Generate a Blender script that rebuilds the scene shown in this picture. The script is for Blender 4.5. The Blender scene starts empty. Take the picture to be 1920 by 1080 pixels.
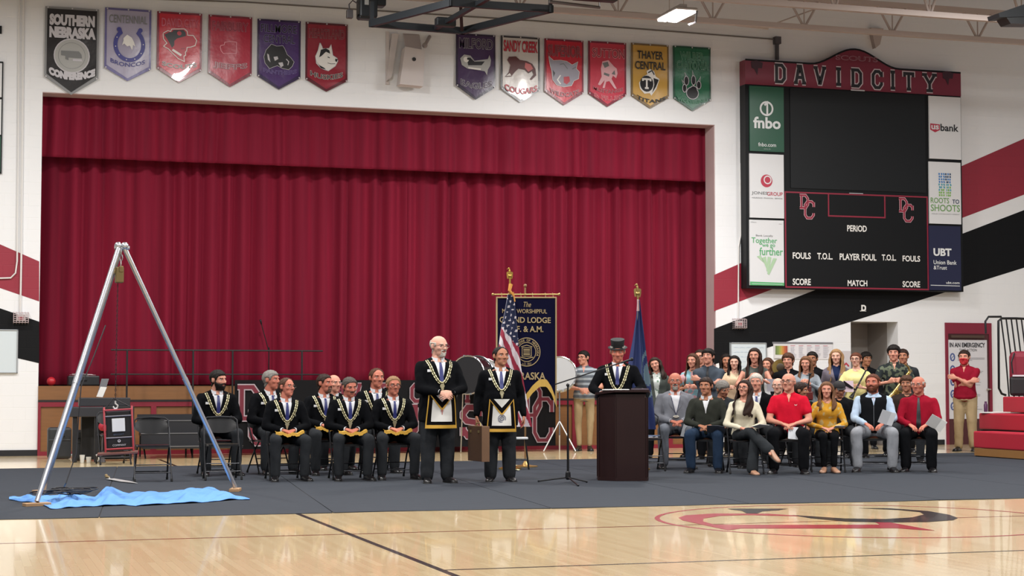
import bpy, bmesh, math, random
import numpy as np
from math import sin, cos, pi, radians, atan, atan2, tan, sqrt
from mathutils import Vector, Matrix, Euler
from mathutils.bvhtree import BVHTree
random.seed(7); rng = np.random.RandomState(7)
scene = bpy.context.scene
COL = scene.collection

# ------------------------------------------------------------------ camera
F = 3240.0; YAW = radians(17.6); PITCH = atan(177 / F); CZ = 1.23
cam_d = bpy.data.cameras.new('camera'); cam_d.sensor_width = 36; cam_d.lens = 36 * F / 1920
cam_d.clip_end = 200
cam = bpy.data.objects.new('camera', cam_d); COL.objects.link(cam)
cam.location = (0, 0, CZ); cam.rotation_euler = Euler((pi / 2 + PITCH, 0, -YAW), 'XYZ')
scene.camera = cam
# ------------------------------------------------------------------ world and exposure
w = bpy.data.worlds.new('world'); scene.world = w; w.use_nodes = True
w.node_tree.nodes['Background'].inputs[0].default_value = (0.97, 0.98, 1.0, 1)
w.node_tree.nodes['Background'].inputs[1].default_value = 0.33
scene.view_settings.view_transform = 'Standard'; scene.view_settings.look = 'None'
scene.view_settings.gamma = 1; scene.view_settings.use_curve_mapping = False
scene.view_settings.exposure = 0.20
LAMP_POWER = 390.0
# high bay luminaires hang at these places (x, y); the one at LAMPS[0] is in view
LAMP_Z = 7.3; LAMP_Z2 = 7.75
LAMPS = [(11.15, 26.15), (4.3, 24.2), (-1.8, 24.2), (16.4, 22.6), (10.35, 17.0), (4.3, 17.0), (-1.8, 17.0), (16.4, 17.0), (4.3, 9.8), (10.35, 9.8), (-1.8, 9.8)]
for i, (lx, ly) in enumerate(LAMPS):
    ld = bpy.data.lights.new('high_bay_lamp', 'AREA'); ld.shape = 'RECTANGLE'; ld.size = 0.5; ld.size_y = 1.0
    ld.energy = LAMP_POWER; ld.color = (1.0, 0.985, 0.965)
    lo = bpy.data.objects.new('high_bay_lamp', ld); COL.objects.link(lo); lo.location = (lx, ly, (LAMP_Z if i == 0 else LAMP_Z2) - 0.09)

# ------------------------------------------------------------------ helpers: photograph pixel -> point in the hall
def ray(u, v):
    x = (u - 960) / F; y = (540 - v) / F
    return (sin(YAW) * cos(PITCH) + x * cos(YAW) - y * sin(YAW) * sin(PITCH),
            cos(YAW) * cos(PITCH) - x * sin(YAW) - y * cos(YAW) * sin(PITCH),
            sin(PITCH) + y * cos(PITCH))
def onY(u, v, Y):
    d = ray(u, v); t = Y / d[1]; return Vector((d[0] * t, Y, CZ + d[2] * t))
def onZ(u, v, Z=0.0):
    d = ray(u, v); t = (Z - CZ) / d[2]; return Vector((d[0] * t, d[1] * t, Z))

def srgb(h):
    if isinstance(h, str):
        h = h.lstrip('#'); c = [int(h[i:i + 2], 16) / 255 for i in (0, 2, 4)]
    else: c = [x / 255 for x in h]
    return tuple((x / 12.92 if x <= .04045 else ((x + .055) / 1.055) ** 2.4) for x in c) + (1,)

MATS = {}
def M(name, col='#888888', rough=.6, metal=0, bump=0, scale=40, var=0, spec=.5, coat=0, emit=0, aniso=None):
    if name in MATS: return MATS[name]
    m = bpy.data.materials.new(name); m.use_nodes = True; MATS[name] = m
    nt = m.node_tree; b = nt.nodes['Principled BSDF']
    c = srgb(col); b.inputs['Base Color'].default_value = c
    b.inputs['Roughness'].default_value = rough; b.inputs['Metallic'].default_value = metal
    b.inputs['Specular IOR Level'].default_value = spec
    b.inputs['Coat Weight'].default_value = coat
    if emit:
        b.inputs['Emission Color'].default_value = c; b.inputs['Emission Strength'].default_value = emit
    if bump or var:
        tc = nt.nodes.new('ShaderNodeTexCoord'); mp = nt.nodes.new('ShaderNodeMapping')
        if aniso: mp.inputs['Scale'].default_value = aniso
        n = nt.nodes.new('ShaderNodeTexNoise'); n.inputs['Scale'].default_value = scale; n.inputs['Detail'].default_value = 4
        nt.links.new(tc.outputs['Object'], mp.inputs[0]); nt.links.new(mp.outputs[0], n.inputs['Vector'])
        if var:
            mx = nt.nodes.new('ShaderNodeMix'); mx.data_type = 'RGBA'
            k = lambda f: tuple(min(1, x * f) for x in c[:3]) + (1,)
            mx.inputs['A'].default_value = k(1 - var); mx.inputs['B'].default_value = k(1 + var)
            nt.links.new(n.outputs['Fac'], mx.inputs['Factor']); nt.links.new(mx.outputs['Result'], b.inputs['Base Color'])
        if bump:
            bp = nt.nodes.new('ShaderNodeBump'); bp.inputs['Strength'].default_value = bump; bp.inputs['Distance'].default_value = .01
            nt.links.new(n.outputs['Fac'], bp.inputs['Height']); nt.links.new(bp.outputs[0], b.inputs['Normal'])
    return m

def setp(o, label=None, cat=None, group=None, kind=None):
    if label: o['label'] = label
    if cat: o['category'] = cat
    if group: o['group'] = group
    if kind: o['kind'] = kind
    return o
def empty(name, loc=(0, 0, 0), rz=0, label=None, cat=None, group=None, scale=1, parent=None, kind=None):
    o = bpy.data.objects.new(name, None); COL.objects.link(o); o.location = loc; o.rotation_euler = (0, 0, rz)
    o.scale = (scale,) * 3; o.empty_display_size = .1
    if parent: o.parent = parent
    return setp(o, label, cat, group, kind)
def link(name, me, parent=None, loc=None):
    o = bpy.data.objects.new(name, me); COL.objects.link(o)
    if parent: o.parent = parent
    if loc: o.location = loc
    return o
def copy_tree(o, parent=None):
    c = o.copy(); COL.objects.link(c); c.parent = parent
    for ch in [x for x in o.children]: copy_tree(ch, c)
    return c

class MB:
    def __init__(s): s.v = []; s.f = []; s.m = []; s.mats = []; s.cur = 0; s.T = Matrix.Identity(4)
    def mat(s, m):
        if m not in s.mats: s.mats.append(m)
        s.cur = s.mats.index(m); return s
    def add(s, vs, fs):
        n = len(s.v); T = s.T
        s.v += [tuple(T @ Vector(p)) for p in vs]
        s.f += [tuple(i + n for i in f) for f in fs]; s.m += [s.cur] * len(fs); return s
    def box(s, c, d, R=None):
        x, y, z = d[0] / 2, d[1] / 2, d[2] / 2
        vs = [Vector(p) for p in ((-x, -y, -z), (x, -y, -z), (x, y, -z), (-x, y, -z), (-x, -y, z), (x, -y, z), (x, y, z), (-x, y, z))]
        if R is not None: vs = [R @ p for p in vs]
        c = Vector(c)
        return s.add([p + c for p in vs], [(0, 3, 2, 1), (4, 5, 6, 7), (0, 1, 5, 4), (1, 2, 6, 5), (2, 3, 7, 6), (3, 0, 4, 7)])
    def rbox(s, c, d, r=.01, R=None):
        "box with bevelled edges"
        bm = bmesh.new(); bmesh.ops.create_cube(bm, size=1)
        for v in bm.verts: v.co = Vector((v.co.x * d[0], v.co.y * d[1], v.co.z * d[2]))
        bmesh.ops.bevel(bm, geom=bm.edges[:], offset=min(r, min(d) * .45), segments=2, affect='EDGES', profile=.5)
        c = Vector(c); vs = [(R @ v.co if R is not None else v.co) + c for v in bm.verts]
        fs = [tuple(v.index for v in f.verts) for f in bm.faces]; bm.free(); return s.add(vs, fs)
    def bx(s, a, b): return s.box([(a[i] + b[i]) / 2 for i in range(3)], [abs(b[i] - a[i]) for i in range(3)])
    def cyl(s, p0, p1, r0, r1=None, n=12): return s.tube([p0, p1], [r0, r0 if r1 is None else r1], n)
    def tube(s, pts, r, n=8, closed=False):
        pts = [Vector(p) for p in pts]; N = len(pts)
        rs = r if isinstance(r, (list, tuple)) else [r] * N
        vs = []; fs = []; up = None
        for i, p in enumerate(pts):
            a = pts[i - 1] if (i > 0 or closed) else pts[i]; b = pts[(i + 1) % N] if (i < N - 1 or closed) else pts[i]
            t = (b - a).normalized()
            if up is None:
                up = Vector((0, 0, 1)) if abs(t.z) < .9 else Vector((1, 0, 0))
            x = t.cross(up).normalized(); up = x.cross(t).normalized()
            for k in range(n):
                an = 2 * pi * k / n; vs.append(p + (x * cos(an) + up * sin(an)) * rs[i])
        for i in range(N if closed else N - 1):
            j = (i + 1) % N
            for k in range(n):
                l = (k + 1) % n; fs.append((i * n + k, i * n + l, j * n + l, j * n + k))
        if not closed:
            fs.append(tuple(range(n))[::-1]); fs.append(tuple((N - 1) * n + k for k in range(n)))
        return s.add(vs, fs)
    def sph(s, c, r, nu=14, nv=9):
        if not isinstance(r, (list, tuple)): r = (r, r, r)
        c = Vector(c); vs = [c + Vector((0, 0, r[2]))]; fs = []
        for i in range(1, nv):
            th = pi * i / nv
            for k in range(nu):
                an = 2 * pi * k / nu; vs.append(c + Vector((r[0] * sin(th) * cos(an), r[1] * sin(th) * sin(an), r[2] * cos(th))))
        vs.append(c - Vector((0, 0, r[2]))); L = len(vs) - 1
        for k in range(nu):
            l = (k + 1) % nu
            fs.append((0, 1 + k, 1 + l)); fs.append((L, L - nu + l, L - nu + k))
            for i in range(nv - 2): fs.append((1 + i * nu + k, 1 + (i + 1) * nu + k, 1 + (i + 1) * nu + l, 1 + i * nu + l))
        return s.add(vs, fs)
    def cap(s, p0, r0, p1, r1, n=12):
        "tapered capsule (closed)"
        p0 = Vector(p0); p1 = Vector(p1); t = (p1 - p0)
        if t.length < 1e-6: return s.sph(p0, r0)
        t.normalize(); pts = []; rs = []
        for a in (85, 55, 28, 0): a = radians(a); pts.append(p0 - t * r0 * sin(a)); rs.append(r0 * cos(a))
        for a in (0, 28, 55, 85): a = radians(a); pts.append(p1 + t * r1 * sin(a)); rs.append(r1 * cos(a))
        return s.tube(pts, rs, n)
    def loft(s, rings, n=20, e=2.4):
        "rings: (centre, x axis, y axis, half width, half depth)"
        vs = []; fs = []
        for c, X, Y, hw, hd in rings:
            for k in range(n):
                a = 2 * pi * k / n; ca, sa = cos(a), sin(a)
                x = hw * math.copysign(abs(ca) ** (2 / e), ca); y = hd * math.copysign(abs(sa) ** (2 / e), sa)
                vs.append(Vector(c) + Vector(X) * x + Vector(Y) * y)
        for i in range(len(rings) - 1):
            for k in range(n):
                l = (k + 1) % n; fs.append((i * n + k, i * n + l, (i + 1) * n + l, (i + 1) * n + k))
        fs.append(tuple(range(n))[::-1]); fs.append(tuple((len(rings) - 1) * n + k for k in range(n)))
        return s.add(vs, fs)
    def lathe(s, prof, c=(0, 0, 0), n=20):
        c = Vector(c); vs = []; fs = []
        for r, z in prof:
            for k in range(n):
                a = 2 * pi * k / n; vs.append(c + Vector((r * cos(a), r * sin(a), z)))
        for i in range(len(prof) - 1):
            for k in range(n):
                l = (k + 1) % n; fs.append((i * n + k, i * n + l, (i + 1) * n + l, (i + 1) * n + k))
        fs.append(tuple(range(n))[::-1]); fs.append(tuple((len(prof) - 1) * n + k for k in range(n)))
        return s.add(vs, fs)
    def slab(s, pts, d):
        "closed polygon of 3-D points given the thickness vector d"
        n = len(pts); d = Vector(d); P = [Vector(p) for p in pts]
        fs = [tuple(range(n)), tuple(range(2 * n - 1, n - 1, -1))] + [(i, n + i, n + (i + 1) % n, (i + 1) % n) for i in range(n)]
        return s.add(P + [p + d for p in P], fs)
    def grid(s, fn, nu, nv, wrap=False):
        vs = [fn(i / (nu if wrap else nu - 1), j / (nv - 1)) for j in range(nv) for i in range(nu)]
        fs = []
        for j in range(nv - 1):
            for i in range(nu if wrap else nu - 1):
                k = (i + 1) % nu; fs.append((j * nu + i, j * nu + k, (j + 1) * nu + k, (j + 1) * nu + i))
        return s.add(vs, fs)
    # ---- flat print: everything in the local x / z plane facing -y; level raises it
    def poly(s, pts, lev=0, y=0):
        s.nl = (getattr(s, 'nl', 0) + 1) % 6; y = y - .00024 * s.nl
        return s.add([(p[0], y - .0018 * lev, p[1]) for p in pts], [tuple(range(len(pts)))])
    def line(s, pts, wd, lev=0, closed=False, y=0):
        P = [Vector((p[0], p[1])) for p in pts]; n = len(P); s.nl = (getattr(s, 'nl', 0) + 1) % 6; yy = y - .0018 * lev - .00024 * s.nl; h = wd / 2
        off = []
        for i in range(n):
            a = P[i - 1] if (i or closed) else None; b = P[(i + 1) % n] if (i < n - 1 or closed) else None
            d1 = (P[i] - a).normalized() if a is not None and (P[i] - a).length > 1e-9 else None
            d2 = (b - P[i]).normalized() if b is not None and (b - P[i]).length > 1e-9 else None
            if d1 is None: d1 = d2
            if d2 is None: d2 = d1
            n1 = Vector((-d1.y, d1.x)); n2 = Vector((-d2.y, d2.x)); mm = n1 + n2
            if mm.length < 1e-6: mm = n1
            mm.normalize(); k = h / max(.45, mm.dot(n1)); off.append(mm * k)
        vs = []
        for i in range(n):
            vs.append((P[i].x + off[i].x, yy, P[i].y + off[i].y)); vs.append((P[i].x - off[i].x, yy, P[i].y - off[i].y))
        fs = [(2 * i, 2 * i + 1, 2 * ((i + 1) % n) + 1, 2 * ((i + 1) % n)) for i in range(n if closed else n - 1)]
        return s.add(vs, fs)
    def disc(s, c, r, lev=0, n=28, rz=None): 
        rz = rz or r
        return s.poly([(c[0] + r * cos(2 * pi * k / n), c[1] + rz * sin(2 * pi * k / n)) for k in range(n)], lev)
    def ring(s, c, r, wd, lev=0, n=28, rz=None):
        rz = rz or r
        return s.line([(c[0] + r * cos(2 * pi * k / n), c[1] + rz * sin(2 * pi * k / n)) for k in range(n)], wd, lev, True)
    def text(s, txt, x0, x1, z0, z1, lev=0, bold=0, shear=0, arc=0, space=1.0, ref=None):
        vs, fs = textmesh(txt, bold, shear, space); rv = vs if ref is None else textmesh(txt, ref, shear, space)[0]
        xs = [p[0] for p in rv]; zs = [p[1] for p in rv]
        ax, bx_, az, bz = min(xs), max(xs), min(zs), max(zs)
        sx = (x1 - x0) / (bx_ - ax); sz = (z1 - z0) / (bz - az)
        out = []
        for p in vs:
            X = x0 + (p[0] - ax) * sx; Z = z0 + (p[1] - az) * sz
            if arc: q = (X - (x0 + x1) / 2) / ((x1 - x0) / 2); Z += arc * q * q
            out.append((X, -.0018 * lev - (.0003 * (p[2] % 4) if len(p) > 2 else 0), Z))
        return s.add(out, fs)
    def mesh(s, name='mesh', smooth=False):
        me = bpy.data.meshes.new(name); me.from_pydata(s.v, [], s.f)
        for m in s.mats: me.materials.append(m)
        if s.mats: me.polygons.foreach_set('material_index', s.m)
        if smooth: me.polygons.foreach_set('use_smooth', [True] * len(s.f))
        me.update(); return me
    def build(s, name, mat=None, parent=None, smooth=False, loc=None, fix=True):
        if mat is not None and not s.mats: s.mats = [mat]
        me = s.mesh(name, smooth)
        if smooth == 'auto' or smooth:
            try: me.set_sharp_from_angle(angle=radians(40))
            except Exception: pass
        return link(name, me, parent, loc)
class Multi:
    "print made of several words: every word becomes a part of its own"
    def __init__(s, T): s.T = T; s.parts = []; s.m = None
    def new(s): q = MB(); q.T = s.T; s.parts.append(q); return q
    def mat(s, m): s.m = m; return s
    def text(s, *a, **k): return s.new().mat(s.m).text(*a, **k)
    def build(s, name, parent):
        for q in s.parts: q.build(name, None, parent)
_tc = {}
def textmesh(txt, bold=0, shear=0, space=1.0):
    k = (txt, bold, shear, space)
    if k not in _tc:
        cu = bpy.data.curves.new('t', 'FONT'); cu.body = txt; cu.size = 1; cu.offset = bold; cu.shear = shear; cu.resolution_u = 3
        cu.space_character = space; cu.fill_mode = 'FRONT'
        ob = bpy.data.objects.new('t', cu); me = bpy.data.meshes.new_from_object(ob)
        par = list(range(len(me.vertices)))
        def fnd(a):
            while par[a] != a: par[a] = par[par[a]]; a = par[a]
            return a
        for p in me.polygons:
            vv = list(p.vertices)
            for q in vv[1:]: par[fnd(q)] = fnd(vv[0])
        roots = {}; comp = [roots.setdefault(fnd(i), len(roots)) for i in range(len(par))]
        _tc[k] = ([(v.co.x, v.co.y, comp[v.index]) for v in me.vertices], [tuple(p.vertices) for p in me.polygons])
        bpy.data.meshes.remove(me); bpy.data.objects.remove(ob); bpy.data.curves.remove(cu)
    return _tc[k]
# block letters with slab serifs, as strokes in a 1 x 1.3 cell
GL = {
 'D': [[(.18, 0), (.18, 1.3)], [(0, 0), (.72, 0), (1, .28), (1, 1.02), (.72, 1.3), (0, 1.3)]],
 'A': [[(.12, 0), (.42, 1.3), (.58, 1.3), (.88, 0)], [(.26, .42), (.74, .42)], [(-.06, 0), (.3, 0)], [(.7, 0), (1.06, 0)], [(.2, 1.3), (.6, 1.3)]],
 'V': [[(.12, 1.3), (.46, 0), (.54, 0), (.88, 1.3)], [(-.06, 1.3), (.3, 1.3)], [(.7, 1.3), (1.06, 1.3)]],
 'I': [[(.5, 0), (.5, 1.3)], [(.2, 0), (.8, 0)], [(.2, 1.3), (.8, 1.3)]],
 'C': [[(1, 1.3), (1, .88)], [(1, 1.02), (.72, 1.3), (.28, 1.3), (0, 1.02), (0, .28), (.28, 0), (.72, 0), (1, .28), (1, .45)]],
 'T': [[(.5, 0), (.5, 1.3)], [(0, 1.02), (0, 1.3), (1, 1.3), (1, 1.02)], [(.25, 0), (.75, 0)]],
 'Y': [[(.1, 1.3), (.5, .58), (.9, 1.3)], [(.5, .58), (.5, 0)], [(-.08, 1.3), (.3, 1.3)], [(.7, 1.3), (1.08, 1.3)], [(.25, 0), (.75, 0)]],
 'S': [[(1, 1.3), (1, .9)], [(1, 1.02), (.72, 1.3), (.28, 1.3), (0, 1.02), (0, .88), (.22, .68), (.78, .62), (1, .42), (1, .28), (.72, 0), (.28, 0), (0, .28)], [(0, .4), (0, 0)]],
 'O': [[(.28, 0), (.72, 0), (1, .28), (1, 1.02), (.72, 1.3), (.28, 1.3), (0, 1.02), (0, .28), (.28, 0), (.72, 0)]],
 'U': [[(0, 1.3), (0, .28), (.28, 0), (.72, 0), (1, .28), (1, 1.3)], [(-.15, 1.3), (.2, 1.3)], [(.8, 1.3), (1.15, 1.3)]],
}
def block(mb, ch, x0, x1, z0, z1, wd, lev):
    sx = x1 - x0; sz = (z1 - z0) / 1.3
    for st in GL[ch]: mb.line([(x0 + p[0] * sx, z0 + p[1] * sz) for p in st], wd, lev)
def dc_logo(mb, x0, z1, wdt, h, core, edge, lev=1):
    "interlocked D and C"
    D = [[(.12, .98), (.12, .45)], [(0, .98), (.42, .98), (.58, .84), (.58, .6), (.42, .45), (0, .45)]]
    C = [[(1, .7), (1, .5)], [(1, .62), (.86, .72), (.55, .72), (.38, .58), (.38, .16), (.52, .03), (.82, .03), (.98, .16), (.98, .24)]]
    for wd, m, L in ((.16, edge, lev), (.10, core, lev + 1)):
        mb.mat(m)
        for st in D + C: mb.line([(x0 + p[0] * wdt, z1 - h + p[1] * h) for p in st], wd * wdt * 1.1, L)
# ================================================================== THE SETTING
D = 30.15
white_wall = M('painted_block_wall', '#e6e7e9', .6)
def wallify(m):
    nt = m.node_tree; b = nt.nodes['Principled BSDF']
    tc = nt.nodes.new('ShaderNodeTexCoord'); mp = nt.nodes.new('ShaderNodeMapping'); mp.inputs['Rotation'].default_value = (pi / 2, 0, 0)
    br = nt.nodes.new('ShaderNodeTexBrick'); br.inputs['Scale'].default_value = 1; br.inputs['Brick Width'].default_value = .4
    br.inputs['Row Height'].default_value = .2; br.inputs['Mortar Size'].default_value = .006; br.inputs['Mortar Smooth'].default_value = 1
    bp = nt.nodes.new('ShaderNodeBump'); bp.inputs['Strength'].default_value = .35; bp.inputs['Distance'].default_value = .004; bp.invert = True
    nt.links.new(tc.outputs['Object'], mp.inputs[0]); nt.links.new(mp.outputs[0], br.inputs['Vector'])
    nt.links.new(br.outputs['Fac'], bp.inputs['Height']); nt.links.new(bp.outputs[0], b.inputs['Normal']); return m
wallify(white_wall)
red_paint = wallify(M('red_wall_paint', '#8f1f33', .5)); black_paint = wallify(M('black_wall_paint', '#0a0b0e', .6, spec=.2))
OX0, OX1, OZ = 1.207, 13.635, 6.155          # stage opening
AX0, AX1, AZ = 16.50, 17.54, 2.42            # alcove
mb = MB()
T = .42
mb.bx((-3, D, 0), (OX0, D + T, 9.6)); mb.bx((OX0, D, OZ), (OX1, D + T, 9.6)); mb.bx((OX1, D, 0), (AX0, D + T, 9.6))
mb.bx((AX0, D, AZ), (AX1, D + T, 9.6)); mb.bx((AX1, D, 0), (24, D + T, 9.6))
wall = mb.build('wall_back', white_wall); setp(wall, kind='structure')
def wpoly(name, px, m, Y=D, lift=.003, parent=None):
    P = [onY(u, v, Y - lift) for u, v in px]
    b = MB(); b.slab(P, (0, .002, 0)); return b.build(name, m, parent)
def ystripe(x0u, x1u, tl, tr, bl, br, m):  # painted stripe
    o = wpoly('painted_stripe', [(x0u, tl), (x0u, bl), (x1u, br), (x1u, tr)], m, parent=wall); return o
def ext(xa, ya, xb, yb, x): return ya + (yb - ya) * (x - xa) / (xb - xa)
for (a, b, m) in ((((0, 458), (73, 490)), ((0, 540), (73, 565)), red_paint), (((0, 578), (73, 603)), ((0, 664), (73, 681)), black_paint)):
    f = lambda q, x: ext(q[0][0], q[0][1], q[1][0], q[1][1], x)
    ystripe(-60, 73.5, f(a, -60), f(a, 73.5), f(b, -60), f(b, 73.5), m)
for (a, b, m) in ((((1340, 515), (1920, 260)), ((1340, 583), (1920, 365)), red_paint), (((1340, 616), (1920, 394)), ((1340, 683), (1920, 502)), black_paint)):
    f = lambda q, x: ext(q[0][0], q[0][1], q[1][0], q[1][1], x)
    ystripe(1338.8, 2060, f(a, 1338.8), f(a, 2060), f(b, 1338.8), f(b, 2060), m)
# reveal and soffit of the opening (pinkish grey plaster)
rev = M('reveal_plaster', '#b9a3a3', .7, var=.05, scale=3)
mb = MB(); mb.bx((OX1 - .012, D + .01, 1.1), (OX1, D + T, OZ)); mb.bx((OX0, D + .01, OZ - .012), (OX1, D + T, OZ)); setp(mb.build('trim_1', rev), kind='structure')
# black cove base
bb = M('black_rubber_base', '#15151a', .5)
for nm, a, c in (('baseboard_left', -3, OX0), ('baseboard_middle', OX1, AX0), ('baseboard_right', AX1, 18.55)):
    mb = MB(); mb.bx((a, D - .015, 0), (c, D, .10)); setp(mb.build(nm, bb), kind='structure')
# alcove behind the opening in the wall
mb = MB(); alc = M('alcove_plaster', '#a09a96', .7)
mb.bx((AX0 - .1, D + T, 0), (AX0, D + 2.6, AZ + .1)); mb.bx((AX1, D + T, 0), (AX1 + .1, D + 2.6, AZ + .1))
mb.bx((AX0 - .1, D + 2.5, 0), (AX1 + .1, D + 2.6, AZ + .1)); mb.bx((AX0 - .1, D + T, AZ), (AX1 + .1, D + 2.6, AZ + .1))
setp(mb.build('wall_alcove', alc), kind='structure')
dr = empty('door_2', (AX0 + .5, D + 1.2, 0)); setp(dr, kind='structure')
mb = MB(); mb.bx((-.48, 0, 0), (.1, .05, 2.13)); mb.build('door_leaf', M('putty_door', '#8d8983', .5), dr)
mb = MB()
for x0, x1, z0, z1 in ((-.44, .02, 2.04, 2.07), (-.44, .02, 1.38, 1.41), (-.44, -.41, 1.38, 2.07), (-.01, .02, 1.38, 2.07)): mb.bx((x0, -.025, z0), (x1, 0, z1))
for i in range(3): mb.bx((-.34 + .1 * i, -.02, 1.41), (-.325 + .1 * i, 0, 2.04))
mb.build('window_bars', M('putty_trim', '#c9c8c2', .5), dr)
mb = MB(); mb.bx((-.42, -.006, 1.40), (0, -.001, 2.05)); mb.build('pane', M('dim_glass', '#39423f', .1), dr)
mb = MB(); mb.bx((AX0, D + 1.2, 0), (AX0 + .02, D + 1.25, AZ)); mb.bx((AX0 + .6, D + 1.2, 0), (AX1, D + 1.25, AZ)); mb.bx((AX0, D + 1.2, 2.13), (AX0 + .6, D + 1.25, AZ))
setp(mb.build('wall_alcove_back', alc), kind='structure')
# floor ----------------------------------------------------------------
fl = bpy.data.materials.new('maple_floor'); fl.use_nodes = True; nt = fl.node_tree; b = nt.nodes['Principled BSDF']
tc = nt.nodes.new('ShaderNodeTexCoord'); mp = nt.nodes.new('ShaderNodeMapping'); mp.inputs['Rotation'].default_value = (0, 0, pi / 2)
br = nt.nodes.new('ShaderNodeTexBrick'); br.offset = .37; br.inputs['Scale'].default_value = 1; br.inputs['Brick Width'].default_value = 1.1; br.inputs['Row Height'].default_value = .058
br.inputs['Mortar Size'].default_value = .0012; br.inputs['Bias'].default_value = 0
br.inputs['Color1'].default_value = srgb('#d9c298'); br.inputs['Color2'].default_value = srgb('#c6a97c'); br.inputs['Mortar'].default_value = srgb('#b99a6c')
ns = nt.nodes.new('ShaderNodeTexNoise'); ns.inputs['Scale'].default_value = 1.3; ns.inputs['Detail'].default_value = 3
mx = nt.nodes.new('ShaderNodeMix'); mx.data_type = 'RGBA'; mx.inputs['B'].default_value = srgb('#dcc9a2'); mx.inputs['Factor'].default_value = .4
nt.links.new(tc.outputs['Object'], mp.inputs[0]); nt.links.new(mp.outputs[0], br.inputs['Vector'])
nt.links.new(br.outputs['Color'], mx.inputs['A']); nt.links.new(mx.outputs['Result'], b.inputs['Base Color'])
bw = nt.nodes.new('ShaderNodeTexNoise'); bw.inputs['Scale'].default_value = 2.2; bw.inputs['Detail'].default_value = 2
bp = nt.nodes.new('ShaderNodeBump'); bp.inputs['Strength'].default_value = .05; bp.inputs['Distance'].default_value = .02
nt.links.new(mp.outputs[0], bw.inputs['Vector']); nt.links.new(bw.outputs['Fac'], bp.inputs['Height']); nt.links.new(bp.outputs[0], b.inputs['Normal'])
b.inputs['Roughness'].default_value = .2; b.inputs['Specular IOR Level'].default_value = .5; b.inputs['Coat Weight'].default_value = .45; b.inputs['Coat Roughness'].default_value = .05
mb = MB(); mb.bx((-12, -3, -.1), (24, D, 0)); floor = mb.build('floor', fl); setp(floor, kind='structure')
mb = MB(); mb.bx((AX0, D, -.1), (AX1, D + 2.5, 0)); setp(mb.build('floor_alcove', M('alcove_floor', '#6e6257', .5)), kind='structure')
def fmark(name, pts, m, z=.0012):
    b = MB(); b.slab([(p[0], p[1], z) for p in pts], (0, 0, -.001)); return b.build(name, m, floor)
fr = M('floor_red_paint', '#8c1828', .3, coat=.12, spec=.3); fb = M('floor_black_paint', '#0c0a0e', .3, coat=.12, spec=.25)
fmark('floor_line', [(2.985, -2), (3.035, -2), (3.035, D - 2), (2.985, D - 2)], fb)
fmark('floor_line', [(-11, 13.83), (23, 13.83), (23, 13.87), (-11, 13.87)], M('floor_maroon_line', '#7b3a2c', .2, coat=.6))
fmark('floor_line', [(3.03, 11.0), (23, 11.0), (23, 11.035), (3.03, 11.035)], fb)
cc = (7.72, 13.93); R = 1.86
b = MB(); N = 72
vs = [(cc[0] + r * cos(2 * pi * k / N), cc[1] + r * 1.0 * sin(2 * pi * k / N), .0014) for k in range(N) for r in (R, R - .045)]
b.add(vs, [(2 * k, 2 * k + 1, (2 * k + 3) % (2 * N), (2 * k + 2) % (2 * N)) for k in range(N)]); b.build('floor_circle', fr, floor)
c2 = lambda P: [onZ(960 + x / 2, 860 + y / 2) for x, y in P]
b = MB()
b.slab([(p.x, p.y, .0022) for p in c2([(625, 222), (650, 213), (760, 206), (960, 207), (1110, 217), (1000, 215), (880, 212), (780, 215), (718, 225), (716, 236), (760, 248), (1000, 249), (1380, 248), (1360, 238), (1420, 240), (1585, 270), (1530, 268), (1440, 261), (1200, 262), (860, 262), (810, 269), (760, 258), (690, 243), (640, 232)])], (0, 0, -.001))
b.build('floor_logo_red', fr, floor)
b = MB()
b.slab([(p.x, p.y, .0026) for p in c2([(810, 188), (1035, 188), (1000, 194), (940, 198), (920, 206), (880, 206), (862, 196), (820, 191)])], (0, 0, -.001))
b.slab([(p.x, p.y, .0026) for p in c2([(1050, 212), (1250, 225), (1400, 227), (1500, 221), (1545, 210), (1530, 201), (1450, 193), (1300, 186), (1420, 187), (1560, 197), (1640, 211), (1672, 223), (1655, 231), (1560, 238), (1400, 240), (1250, 236), (1120, 224)])], (0, 0, -.001))
b.build('floor_logo_black', fb, floor)
# ceiling ----------------------------------------------------------------
dk = M('ceiling_deck_paint', '#8d827c', .7)
mb = MB(); mb.bx((-12, -3, 9.6), (24, D + T, 9.75))
for i in range(60): mb.bx((-12 + .6 * i, -3, 9.55), (-11.75 + .6 * i, D, 9.6))
setp(mb.build('ceiling', dk), kind='structure')
# bar joists
js = M('joist_paint', '#b7aaa4', .6)
def joist(Y, zb, zt, x0, x1, label):
    r = empty('bar_joist', ((x0 + x1) / 2, Y, zb), label=label, cat='joist', group='steel bar joists under the roof')
    c = (x0 + x1) / 2
    b = MB(); b.box((0, 0, 0), (x1 - x0, .1, .09)); b.build('bottom_chord', js, r)
    b = MB(); b.box((0, 0, zt - zb), (x1 - x0, .1, .09)); b.build('top_chord', js, r)
    n = int((x1 - x0) / 1.78)
    for i in range(n):
        xa = x0 - c + .5 + 1.78 * i; h = zt - zb
        for dx in ((-.30, 0), (0, 0), (.30, 0)):
            b = MB(); b.cyl((xa + dx[0], 0, h - .03), (xa + dx[1] * .1 + dx[0] * .08, 0, .03), .022 if dx[0] else .012, n=6); b.build('web', js, r)
    return r
p = onY(1560, 50, 27.4); joist(27.6, p.z, p.z + .52, 8.4, 22, 'cream steel bar joist with open triangular webs, lower one over the scoreboard')
p = onY(1560, 14, 25.2); joist(25.2, p.z, p.z + .9, 9.5, 22, 'cream steel bar joist whose lower chord runs above the brighter one at top right')
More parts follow.
